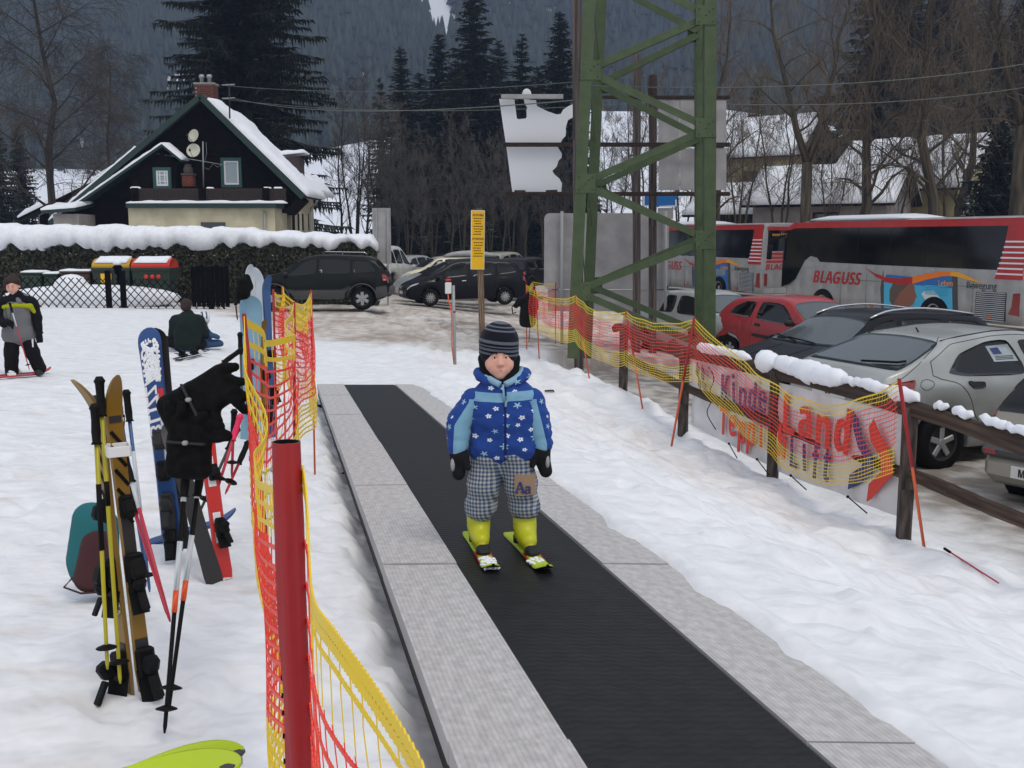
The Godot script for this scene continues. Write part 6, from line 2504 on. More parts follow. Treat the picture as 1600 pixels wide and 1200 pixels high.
	for k in 3:
		back.call("rear_stripe", redm, 1.80 + k * 0.18, 1.92 + k * 0.18, 0.25, 2.25, 0.014)
	back.call("rear_bumper", M.paint_bus, 0.36, 0.62, 0.12, 2.38, 0.10)
	for z in [0.16, 2.2]:
		back.call("tail_light", M.lamp_red, 0.72, 1.3, z, z + 0.14, 0.05)
	flank.call([[0.12, 1.32], [0.36, 1.3], [0.4, 0.9], [0.5, 0.66], [0.12, 0.62]], "tail_light", M.lamp_red, 0.02)
	var fb := Basis(Vector3.UP, PI)
	text(t, "lettering", "BLAGUSS", 0.46, Transform3D(fb, Vector3(8.55, 1.48, -0.012)), redm, 900, true, "Droid Sans", 0.012, 1.0)
	text(t, "lettering", "Bewegung", 0.19, Transform3D(fb, Vector3(1.62, 1.48, -0.010)), M.plastic_grey, 400, false, "Droid Sans", 0.01)
	text(t, "lettering", "Leben", 0.17, Transform3D(fb, Vector3(3.1, 1.5, -0.016)), M.amber, 400, false, "Droid Sans", 0.01)
	var rb := Basis(Vector3.UP, -PI / 2)
	text(t, "lettering", "BLAGUSS", 0.26, Transform3D(rb, Vector3(-0.02, 1.6, 1.1)), redm, 900, true, "Droid Sans", 0.012, 1.15)
	text(t, "lettering", "www.blaguss.at", 0.14, Transform3D(rb, Vector3(-0.03, 3.12, 1.2)), M.amber, 500, false, "Droid Sans", 0.008)

# ---------------------------------------------------------------- nets, rail fence, banner
func rib(st: SurfaceTool, pts: Array, w: float, th: float, tooth := 0.0) -> void:
	# flat strand: w upright, th thick; tooth gives a knitted, serrated edge
	var prev := []
	for i in pts.size():
		var t: Vector3 = (pts[mini(i + 1, pts.size() - 1)] - pts[maxi(i - 1, 0)]).normalized()
		var nn := t.cross(Vector3.UP)
		nn = nn.normalized() if nn.length() > 0.05 else Vector3.RIGHT
		var up := nn.cross(t).normalized()
		var k := w * 0.5 * (1.0 + (tooth if i % 2 else -tooth))
		var ring := [pts[i] + up * k + nn * th, pts[i] + up * k - nn * th, pts[i] - up * k - nn * th, pts[i] - up * k + nn * th]
		if prev.size():
			for q in 4:
				var j := (q + 1) % 4
				st.add_vertex(prev[q]); st.add_vertex(ring[q]); st.add_vertex(ring[j])
				st.add_vertex(prev[q]); st.add_vertex(ring[j]); st.add_vertex(prev[j])
		prev = ring

func along(pts: Array, k: float) -> Vector3:
	# smooth walk along a polyline, k 0..1
	var n := pts.size() - 1
	var f := clampf(k, 0.0, 1.0) * n
	var i := mini(int(f), n - 1)
	var a: Vector3 = pts[maxi(i - 1, 0)]
	var d: Vector3 = pts[mini(i + 2, n)]
	return pts[i].cubic_interpolate(pts[i + 1], a, d, f - i)

func net_span(parent: Node, top: Array, h0: float, h1: float, sag: float, sd: int, o := {}) -> void:
	var r := RandomNumberGenerator.new()
	r.seed = sd
	var cs: float = o.get("col", 0.033)
	var seg: int = o.get("seg", 26)
	var wide: float = o.get("w", 1.0)
	var sway: float = o.get("sway", 0.03)
	var len := 0.0
	for i in top.size() - 1:
		len += top[i].distance_to(top[i + 1])
	var pos := func(u: float, v: float) -> Vector3:
		var p := along(top, u)
		var s := 4.0 * u * (1.0 - u)
		var h := lerpf(h0, h1, u)
		var nx := noise_b.get_noise_2d(u * 1.3 * len + sd * 7.0, v * 0.9) * sway * s
		var nz := noise_b.get_noise_2d(u * 1.3 * len + 90.0, v * 0.9 + sd) * sway * s
		var dy := noise_b.get_noise_2d(u * 2.2 * len + sd, v * 4.0 + 40.0) * 0.012
		return p + Vector3(nx, -sag * s * lerpf(1.0, o.get("low_sag", 0.9), v) - h * v + dy, nz)
	var rows := []
	# [v, width, yellow]
	for e in o.get("rows", [[0.0, 0.013, 1], [0.055, 0.007, 1], [0.115, 0.007, 1]]):
		rows.append(e)
	var nr: int = o.get("reds", 10)
	for k in nr:
		rows.append([lerpf(0.175, 0.68, float(k) / (nr - 1)), 0.0065, 0])
	var ny: int = o.get("yellows", 7)
	for k in ny:
		rows.append([lerpf(0.735, 1.0, float(k) / maxf(ny - 1, 1)), 0.0065, 1])
	var sty := S(false)
	var str_ := S(false)
	for e in rows:
		var pts := []
		for i in seg + 1:
			pts.append(pos.call(float(i) / seg, e[0]))
		rib(sty if e[2] else str_, pts, e[1] * wide, 0.0012 * wide, o.get("tooth", 0.0))
	var nc := int(len / cs)
	for c in range(1, nc):
		var u := (c + r.randf_range(-0.2, 0.2)) / nc
		for part in 3:
			var a: float = [0.0, 0.15, 0.71][part]
			var b: float = [0.15, 0.71, 1.0][part]
			var n: int = [2, 7, 4][part]
			var pts := []
			for i in n + 1:
				pts.append(pos.call(u + r.randf_range(-0.12, 0.12) * cs / len, lerpf(a, b, float(i) / n)))
			tube_thin(str_ if part == 1 else sty, pts, o.get("thread", 0.0016))
	fin(sty, "net_yellow_mesh", M.net_yellow, parent)
	fin(str_, "net_red_mesh", M.net_red, parent)

func tube_thin(st: SurfaceTool, pts: Array, w: float) -> void:
	for i in pts.size() - 1:
		strip(st, pts[i], pts[i + 1], w, w)

func net_pole(parent: Node, top: Vector3, bottom: Vector3, sleeve: float, r: float) -> void:
	var dir := (bottom - top).normalized()
	var st := S()
	tube(st, [top + dir * 0.02, bottom + dir * 0.12], r * 0.55, 8)
	fin(st, "stake", M.stake, parent)
	st = S()
	tube(st, [top, top + dir * sleeve * 0.5, top + dir * sleeve], r, 10, true, 0.6)
	fin(st, "pole_sleeve", M.sleeve, parent)

func build_barriers():
	build_left_net()
	build_right_net()
	build_rail_fence()

func build_left_net():
	var t := thing("safety_net_fence", "sagging red and yellow safety net fence on red poles beside the propped skis", "net fence", on_ground(437, 3.5), "safety net fences")
	# poles: top, foot
	var p1 := [at(447, 690, 1.3), Vector3.ZERO]
	p1[1] = Vector3(p1[0].x + 0.015, 0.95, p1[0].z + 0.02)
	# open mouthed near sleeve, flattened vinyl tube
	var st := S()
	var rings := []
	var inner := []
	for i in 24:
		var k := i / 23.0
		var c: Vector3 = p1[0].lerp(p1[1], k)
		var ring := []
		var ri := []
		for q in 20:
			var a := TAU * q / 20
			var wob := 1.0 + 0.30 * noise_b.get_noise_2d(k * 3.0, a * 0.9) * minf(k * 4.0, 1.0) - 0.22 * exp(-pow((a - 1.2) * 5.0, 2.0))
			var open := lerpf(1.75, 1.1, smoothstep(0.0, 0.5, k))
			var e := Vector3(cos(a) * 0.0185 * wob, 0, sin(a) * 0.0095 * open * wob)
			ring.append(c + e)
			ri.append(c + e * 0.88)
		rings.append(ring)
		if i < 5:
			inner.append(ri)
	loft(st, rings, true, false, true)
	fin(st, "pole_sleeve", M.sleeve, t)
	st = S()
	loft(st, inner, true, false, true)
	# rim
	for q in 20:
		var j := (q + 1) % 20
		quad(st, rings[0][q], rings[0][j], inner[0][j], inner[0][q])
	fin(st, "sleeve_lining", M.plastic_grey, t)
	st = S()
	ball(st, p1[0] + Vector3(0.019, -0.035, 0.0), Vector3(0.0035, 0.0035, 0.0035), 8, 6)
	ball(st, p1[0] + Vector3(-0.018, -0.036, 0.005), Vector3(0.0035, 0.0035, 0.003), 8, 6)
	fin(st, "rivet", M.galv, t)
	var P := [[at(381, 490, 3.5), at(437, 1057, 3.52)], [at(459, 472, 5.5), on_ground(462, 5.5)], [at(486, 453, 7.6), on_ground(492, 7.6)], [at(441, 447, 8.6), on_ground(446, 8.6)], [at(427, 452, 7.8), on_ground(433, 7.8)]]
	for k in P.size():
		net_pole(t, P[k][0], P[k][1], 0.78, 0.012 if k == 0 else 0.014)
	# spans
	net_span(t, [p1[0] + Vector3(0.02, -0.03, 0.0), at(500, 890, 1.12), at(560, 1010, 1.0), at(640, 1200, 0.87), Vector3(0.02, 1.84, -0.55), Vector3(0.2, 1.95, -0.2)], 0.62, 0.7, 0.0, 3, {"rows": [[0.0, 0.016, 1], [0.02, 0.014, 1], [0.05, 0.006, 1]], "reds": 7, "yellows": 4, "seg": 230, "tooth": 0.22, "col": 0.05, "thread": 0.0009, "w": 0.9, "sway": 0.03})
	net_span(t, [P[0][0] + Vector3(0, -0.01, 0), P[0][0].lerp(p1[0], 0.5) + Vector3(0.02, -0.16, 0), p1[0] + Vector3(-0.016, -0.02, 0)], 0.72, 0.66, 0.10, 5, {"seg": 60, "sway": 0.05, "col": 0.04, "tooth": 0.12, "reds": 12, "w": 1.15})
	net_span(t, [P[0][0] + Vector3(0, -0.01, 0), P[0][0].lerp(P[1][0], 0.45) + Vector3(0.03, -0.05, 0), P[1][0] + Vector3(0, -0.02, 0)], 0.72, 0.72, 0.10, 7, {"rows": [[0.0, 0.018, 1], [0.10, 0.012, 1]], "reds": 8, "yellows": 3, "col": 0.09, "sway": 0.05, "w": 1.5})
	net_span(t, [P[1][0] + Vector3(0, -0.01, 0), P[2][0] + Vector3(0, -0.02, 0)], 0.78, 0.78, 0.10, 9, {"sway": 0.07, "w": 1.5, "col": 0.06})
	net_span(t, [P[2][0] + Vector3(0, -0.01, 0), P[3][0] + Vector3(0, -0.02, 0)], 0.74, 0.74, 0.12, 11, {"sway": 0.05, "w": 1.3})
	net_span(t, [P[3][0] + Vector3(0, -0.01, 0), P[4][0] + Vector3(0, -0.02, 0)], 0.74, 0.74, 0.05, 13, {"sway": 0.08, "w": 1.4})

func build_right_net():
	var t := thing("safety_net_fence", "long red and yellow safety net fence in front of the banner and the pylon", "net fence", on_ground(1053, 11.2), "safety net fences")
	var P := [[at(1405, 592, 7.7), at(1445, 862, 7.75)], [at(1085, 496, 11.2), at(1052, 681, 11.15)], [at(978, 485, 13.0), at(1005, 644, 12.95)], [at(899, 460, 15.2), at(920, 586, 15.15)], [at(837, 453, 18.6), at(842, 553, 18.6)], [at(822, 444, 20.2), at(823, 540, 20.2)], [at(833, 440, 22.0), at(827, 526, 22.0)], [at(868, 441, 22.2), on_ground(868, 22.2)]]
	for k in P.size():
		var hh: float = P[k][0].y - P[k][1].y
		net_pole(t, P[k][0], P[k][1], minf(0.70, hh * 0.6), 0.023 if k < 2 else 0.02)
	for k in P.size() - 1:
		var a: Vector3 = P[k][0] + Vector3(0, -0.015, 0)
		var b: Vector3 = P[k + 1][0] + Vector3(0, -0.015, 0)
		var sag: float = [0.28, 0.10, 0.12, 0.10, 0.04, 0.05, 0.03][k]
		var mid := a.lerp(b, 0.5)
		if k == 0:
			# the long span dips most near its middle
			net_span(t, [a, at(1290, 636, 8.9) + Vector3(0, 0.10, 0), at(1190, 590, 9.9) + Vector3(0, 0.10, 0), b], 0.70, 0.66, 0.10, 21, {"seg": 48, "low_sag": 1.2, "sway": 0.06, "col": 0.044, "thread": 0.0011})
		else:
			net_span(t, [a, mid, b], 0.68, 0.68, sag, 21 + k, {"sway": 0.05, "col": 0.044 if k < 3 else 0.06, "w": 0.9 if k < 3 else 1.1, "thread": 0.0013})

func snow_lump(parent: Node, a: Vector3, b: Vector3, r: float, sd: float, called := "snow_lump") -> void:
	var n := maxi(6, int(a.distance_to(b) / 0.05))
	var pts := []
	var rr := []
	for i in n + 1:
		var k := float(i) / n
		var e := sqrt(maxf(0.0, 1.0 - pow(absf(2.0 * k - 1.0), 4.0)))
		pts.append(a.lerp(b, k) + Vector3(0, 0.02 * noise_b.get_noise_2d(k * 7.0, sd), 0.015 * noise_b.get_noise_2d(k * 9.0, sd + 9)))
		rr.append(maxf(r * e * (1.0 + 0.32 * noise_b.get_noise_2d(k * a.distance_to(b) * 2.2, sd + 30) + 0.14 * noise_b.get_noise_2d(k * a.distance_to(b) * 9.0, sd + 70)), 0.006))
	var st := S()
	tube(st, pts, rr, 10)
	fin(st, called, M.snow_clean, parent)

func build_rail_fence():
	var t := thing("rail_fence", "weathered wooden rail fence with lumps of snow on its top rail", "fence", on_ground(1213, 10.0))
	var specs := [[1423, 8.0, 636], [1213, 10.0, 580], [1070, 12.0, 548], [975, 14.2, 512]]
	var tops := []
	for e in specs:
		var top := at(e[0], e[2], e[1])
		var b := Vector3(top.x, gh(top.x, e[1]) - 0.25, top.z)
		var st := S()
		var rings := []
		for i in 9:
			var k := i / 8.0
			var c := b.lerp(top, k)
			var ring := []
			for q in 12:
				var a := TAU * q / 12
				var rad := 0.062 * (1.0 + 0.06 * noise_b.get_noise_2d(a * 2.0 + e[0], k * 3.0))
				# half round post, flat towards us
				var z := minf(sin(a) * rad, 0.03)
				ring.append(c + Vector3(cos(a) * rad, 0, z))
			rings.append(ring)
		loft(st, rings, true)
		fin(st, "post", M.wood_post, t)
		tops.append(top)
	var rail := func(pts: Array, r: float, sd: int):
		var P := []
		var rr := []
		for i in 31:
			P.append(along(pts, i / 30.0))
			rr.append(r * (1.0 + 0.10 * noise_b.get_noise_2d(i * 0.3, sd)))
		var st := S()
		tube(st, P, rr, 12)
		fin(st, "rail", M.wood_rail, t)
	var o := Vector3(0.02, -0.02, -0.09)
	rail.call([at(1050, 536, 12.4) + o, tops[2] + o, tops[1] + o, tops[0] + o, at(1640, 708, 6.6) + o], 0.068, 1)
	rail.call([at(960, 512, 14.5) + o, tops[3] + o, tops[2] + o + Vector3(0, -0.06, -0.02)], 0.055, 2)
	rail.call([at(1300, 700, 9.2), at(1430, 744, 7.95), at(1540, 790, 7.3), at(1660, 838, 6.7)], 0.055, 3)
	rail.call([at(985, 560, 14.0), at(1060, 600, 12.3), at(1180, 650, 10.4), at(1300, 700, 9.2)], 0.05, 4)
	# snow on the top rail
	var up := Vector3(0, 0.085, -0.08)
	var L := [at(1050, 536, 12.4), tops[2], tops[1], tops[0], at(1640, 708, 6.6)]
	for e in [[1093, 1180, 0.055, 0.02], [1192, 1222, 0.105, 0.045], [1218, 1262, 0.075, 0.02], [1236, 1334, 0.092, 0.03], [1322, 1404, 0.045, 0.0], [1404, 1452, 0.055, 0.02], [1475, 1500, 0.028, 0.0], [1505, 1540, 0.032, 0.0], [1550, 1600, 0.042, 0.0], [1590, 1640, 0.04, 0.0]]:
		var pa := rail_at(L, e[0])
		var pb := rail_at(L, e[1])
		snow_lump(t, pa + up + Vector3(0, -e[3] * 0.4, 0), pb + up + Vector3(0, -e[3] * 0.4, 0), e[2], e[0] * 0.01)
	# banner stretched behind the posts
	var dirv := Vector3(0.258, 0, 0.966)
	var bx := Basis(dirv, Vector3.UP, Vector3(-0.966, 0, 0.258))
	var b0 := Vector3(fence_x(11.9) + 0.02, 0.0, -11.9)
	var bt := thing("advert_banner", "white banner with blue and red lettering tied along the rail fence", "banner", Vector3(fence_x(10.0), 0.25, -10.0))
	var st := S()
	var L2 := 3.95
	var nx := 48
	var ny := 10
	var gp := func(u: float, v: float) -> Vector3:
		var d := 11.9 - u * L2 * 0.966
		var top := curve(d, [[8.0, 0.98], [10.0, 0.98], [11.9, 1.0]])
		var bot := curve(d, [[8.0, 0.15], [10.0, 0.09], [11.9, 0.21]])
		var wave := 0.012 * sin(u * 23.0 + v * 3.0) + 0.02 * noise_b.get_noise_2d(u * 9.0, v * 2.5)
		return b0 + dirv * (u * L2) + Vector3(0, lerpf(bot, top, v), 0) + bx.z * (wave - 0.03)
	for i in nx:
		for j in ny:
			quad(st, gp.call(float(i) / nx, float(j + 1) / ny), gp.call(float(i + 1) / nx, float(j + 1) / ny), gp.call(float(i + 1) / nx, float(j) / ny), gp.call(float(i) / nx, float(j) / ny))
	fin(st, "cloth", M.banner, bt)
	# hand painted letters, each its own piece
	var put_word := func(word: String, u0: float, u1: float, yb: float, size: float, m: Material, dy: float):
		var n := word.length()
		for i in n:
			var k := lerpf(u0, u1, (i + 0.5) / n)
			var w := b0 + dirv * (k * L2) + Vector3(0, yb + dy * sin(i * 2.1) * 0.02, 0) + bx.z * 0.012
			var b := bx * Basis(Vector3.BACK, 0.10 * sin(i * 1.7))
			text(bt, "letter", word[i], size, Transform3D(b, w), m, 900, false, "Droid Sans", 0.006, (u1 - u0) * L2 / n / size * 1.15)
	put_word.call("Kinder", 0.20, 0.52, 0.76, 0.30, M.print_blue, 1.0)
	put_word.call("Land", 0.53, 0.84, 0.70, 0.38, M.print_red, 1.0)
	put_word.call("Teppich", 0.20, 0.57, 0.40, 0.30, M.print_red, 1.0)
	put_word.call("Lift", 0.575, 0.77, 0.36, 0.32, M.print_blue, 1.0)
	var shape := func(px: Array, m: Material, called: String):
		var s2 := S(false)
		slab(s2, poly2(px), Transform3D(bx, b0 + bx.z * 0.018), 0.006)
		fin(s2, called, m, bt)
	# painted skis at the right end, a figure at the left end
	shape.call([[3.32, 0.92], [3.40, 0.86], [3.46, 0.72], [3.60, 0.60], [3.66, 0.50], [3.62, 0.42], [3.46, 0.30], [3.30, 0.22], [3.32, 0.36], [3.48, 0.46], [3.52, 0.54], [3.42, 0.62], [3.34, 0.76]], M.print_blue, "painted_ski")
	shape.call([[3.62, 0.90], [3.70, 0.80], [3.86, 0.66], [3.92, 0.50], [3.84, 0.42], [3.64, 0.22], [3.58, 0.18], [3.60, 0.34], [3.76, 0.48], [3.74, 0.60], [3.60, 0.70], [3.56, 0.82]], M.print_red, "painted_ski")
	for e in [[0.22, 0.88, 0.10], [0.36, 0.86, 0.09], [0.28, 0.74, 0.07], [0.42, 0.72, 0.05]]:
		shape.call([[e[0] - 0.02, e[1] + e[2]], [e[0] + 0.05, e[1] + 0.02], [e[0] + 0.03, e[1] - e[2]], [e[0] - 0.05, e[1] - 0.03]], M.print_blue, "painted_figure")
	for e in [[0.5, 0.42, 0.95], [0.44, 0.30, 0.7]]:
		var s3 := S()
		var pts := []
		for i in 12:
			var k := i / 11.0
			pts.append(b0 + dirv * (e[0] + 0.09 * sin(k * 7.0) + k * 0.22) + Vector3(0, e[2] - k * 0.42, 0) + bx.z * 0.014)
		tube(s3, pts, 0.006, 5)
		fin(s3, "painted_line", M.black, bt)
	# tent pegs and cords along its foot
	for u in [0.26, 0.42, 0.60, 0.84]:
		var s4 := S()
		var p: Vector3 = gp.call(u, 0.0) + bx.z * 0.05
		var q: Vector3 = gp.call(u + 0.09, 0.0) + bx.z * 0.10 + Vector3(0, -0.03, 0)
		tube(s4, [p + Vector3(0, 0.03, 0), q], 0.006, 5)
		ball(s4, p + Vector3(0, 0.03, 0), Vector3(0.014, 0.014, 0.014), 8, 5)
		fin(s4, "tie_cord", M.black, bt)

func rail_at(L: Array, u: float) -> Vector3:
	for i in L.size() - 1:
		var ua: float = 800.0 + FOCAL * L[i].x / (-L[i].z)
		var ub: float = 800.0 + FOCAL * L[i + 1].x / (-L[i + 1].z)
		if u <= ub or i == L.size() - 2:
			# perspective-correct walk along this piece
			var k := (u - ua) / (ub - ua)
			var za: float = 1.0 / -L[i].z
			var zb: float = 1.0 / -L[i + 1].z
			var w := k * zb / lerpf(za, zb, k)
			return L[i].lerp(L[i + 1], w)
	return L[-1]

# ---------------------------------------------------------------- skis, poles, bags
func ski(parent: Node, called: String, tail: Vector3, tip: Vector3, face: Vector3, top_m: Material, base_m: Material, w := 0.075, curl := 0.07, len_tip := 0.16) -> MeshInstance3D:
	# face: the way the top sheet looks; the shovel bends towards it
	var z := (tip - tail).normalized()
	var n := (face - z * face.dot(z)).normalized()
	var x := n.cross(z)
	var L := tail.distance_to(tip)
	var rings := []
	var N := 26
	var cen := []
	for i in N + 1:
		var s := L * (1.0 - pow(1.0 - float(i) / N, 1.9))
		var k := s / L
		var wd := w * (0.86 + 0.30 * pow(absf(k - 0.45) * 1.8, 2.0))
		var lift := 0.0
		if s > L - len_tip:
			var e := (s - (L - len_tip)) / len_tip
			lift = curl * e * e
			wd *= sqrt(maxf(0.02, 1.0 - pow(e, 3.0)))
		elif s < 0.05:
			wd *= 0.8 + 0.2 * s / 0.05
		var th := 0.007 + 0.006 * sin(PI * clampf(k, 0, 1))
		var c := tail + z * s + n * lift
		cen.append(c)
		rings.append([c - x * wd * 0.5, c - x * wd * 0.42 + n * th, c + x * wd * 0.42 + n * th, c + x * wd * 0.5])
	var st := S(false)
	for i in N:
		for q in 3:
			quad(st, rings[i][q], rings[i + 1][q], rings[i + 1][q + 1], rings[i][q + 1])
	var o := fin(st, called, top_m, parent)
	st = S(false)
	for i in N:
		quad(st, rings[i][3] - n * 0.003, rings[i + 1][3] - n * 0.003, rings[i + 1][0] - n * 0.003, rings[i][0] - n * 0.003)
		quad(st, rings[i][0], rings[i + 1][0], rings[i + 1][0] - n * 0.003, rings[i][0] - n * 0.003)
		quad(st, rings[i][3], rings[i + 1][3], rings[i + 1][3] - n * 0.003, rings[i][3] - n * 0.003)
	fin(st, "ski_base", base_m, o)
	return o

func binding(parent: Node, tail: Vector3, tip: Vector3, face: Vector3, k: float, m: Material, sc := 1.0) -> void:
	var z := (tip - tail).normalized()
	var n := (face - z * face.dot(z)).normalized()
	var b := Basis(n.cross(z), n, z)
	var p := tail.lerp(tip, k)
	for e in [[0.17, 0], [-0.15, 1]]:
		var st := S(false)
		var c: Vector3 = p + z * e[0] * sc
		box(st, Transform3D(b, c + n * 0.03 * sc), Vector3(0.06, 0.035, 0.10) * sc, 0.008)
		if e[1] == 0:
			box(st, Transform3D(b * Basis(Vector3.RIGHT, 0.35), c + n * 0.058 * sc), Vector3(0.055, 0.035, 0.07) * sc, 0.012)
		else:
			box(st, Transform3D(b * Basis(Vector3.RIGHT, -0.5), c + n * 0.075 * sc), Vector3(0.05, 0.05, 0.06) * sc, 0.012)
			box(st, Transform3D(b * Basis(Vector3.RIGHT, 0.5), c + n * 0.10 * sc - z * 0.07 * sc), Vector3(0.035, 0.014, 0.08) * sc, 0.004)
			bar(st, c + n * 0.03 * sc - z * 0.02 * sc, c + n * 0.005 + z * 0.0 - z * 0.13 * sc + n * 0.05 * sc, 0.07 * sc, 0.006)
		fin(st, "binding", m, parent)

func ski_pole(called: String, label: String, group: String, grip_top: Vector3, tip: Vector3, shaft: Material, grip: Material, bands: Array = [], basket := true) -> Node3D:
	var t := thing(called, label, "ski pole", tip, group)
	var z := (tip - grip_top).normalized()
	var st := S()
	tube(st, [grip_top + z * 0.02, tip - z * 0.02, tip], [0.0085, 0.0065, 0.003], 8)
	fin(st, "shaft", shaft, t)
	st = S()
	tube(st, [grip_top - z * 0.004, grip_top + z * 0.012, grip_top + z * 0.02, grip_top + z * 0.05, grip_top + z * 0.09, grip_top + z * 0.12, grip_top + z * 0.13], [0.010, 0.019, 0.015, 0.0135, 0.015, 0.013, 0.018], 10)
	fin(st, "grip", grip, t)
	for e in bands:
		st = S()
		var L := grip_top.distance_to(tip)
		tube(st, [grip_top + z * L * e[0], grip_top + z * L * e[1]], 0.0092, 8)
		fin(st, "shaft_band", e[2], t)
	if basket:
		st = S()
		var q := tip - z * 0.07
		var b := Basis(z.cross(Vector3.RIGHT).normalized().cross(z), -z, z.cross(Vector3.RIGHT).normalized())
		lathe(st, [[0.008, 0.012], [0.03, 0.004], [0.034, 0.0], [0.03, -0.003], [0.008, -0.008]], 14, Transform3D(b, q))
		fin(st, "basket", M.black, t)
	return t

func strap_loop(parent: Node, p: Vector3, dn: Vector3, w := 0.02) -> void:
	var st := S()
	var pts := []
	for i in 13:
		var a := PI * i / 12.0
		pts.append(p + Vector3(w * cos(a) - w * 0.2, 0, 0) + dn * sin(a))
	tube(st, pts, 0.005, 6, true, 0.4)
	fin(st, "strap", M.black_cloth, parent)

func glove(called: String, label: String, wrist: Vector3, knuckle: Vector3, up: Vector3, fingers: Array, thumb: Vector3) -> void:
	# fingers: tip offsets; one continuous skin
	var t := thing(called, label, "glove", wrist, "black gloves drying on the crossed ski poles")
	var prims := []
	var dir := (knuckle - wrist).normalized()
	var side := dir.cross(up).normalized()
	for s in [-0.035, 0.0, 0.035]:
		prims.append([wrist + side * s, knuckle + side * s * 1.1, 0.031, 0.029, 0.02])
		prims.append([wrist - dir * 0.085 + side * s * 1.1, wrist + side * s, 0.037, 0.031, 0.02])
	for i in 4:
		var off := (i - 1.5) * 0.031
		var root := knuckle + side * off
		var tip: Vector3 = root + fingers[i]
		var mid: Vector3 = root.lerp(tip, 0.5) + up * 0.012
		prims.append([root, mid, 0.018, 0.0165, 0.008])
		prims.append([mid, tip, 0.0165, 0.0145, 0.008])
	var tr := wrist.lerp(knuckle, 0.35) + side * 0.05
	prims.append([tr, tr + thumb * 0.55, 0.024, 0.021, 0.014])
	prims.append([tr + thumb * 0.55, tr + thumb, 0.021, 0.018, 0.012])
	var st := field_mesh(prims, 0.007, null, func(p: Vector3) -> Vector3: return p + Vector3(1, 1, 1) * noise.get_noise_3d(p.x * 14, p.y * 14, p.z * 14) * 0.004)
	fin(st, "shell", M.black_cloth, t)
	st = S(false)
	bar(st, wrist - side * 0.06 + up * 0.030, wrist + side * 0.06 + up * 0.030, 0.03, 0.008, 0.002, dir)
	fin(st, "cuff_strap", M.plastic_dark, t)
	st = S(false)
	wbox(st, wrist + up * 0.043, Vector3(0.018, 0.014, 0.018), 0.004)
	fin(st, "buckle", M.galv, t)

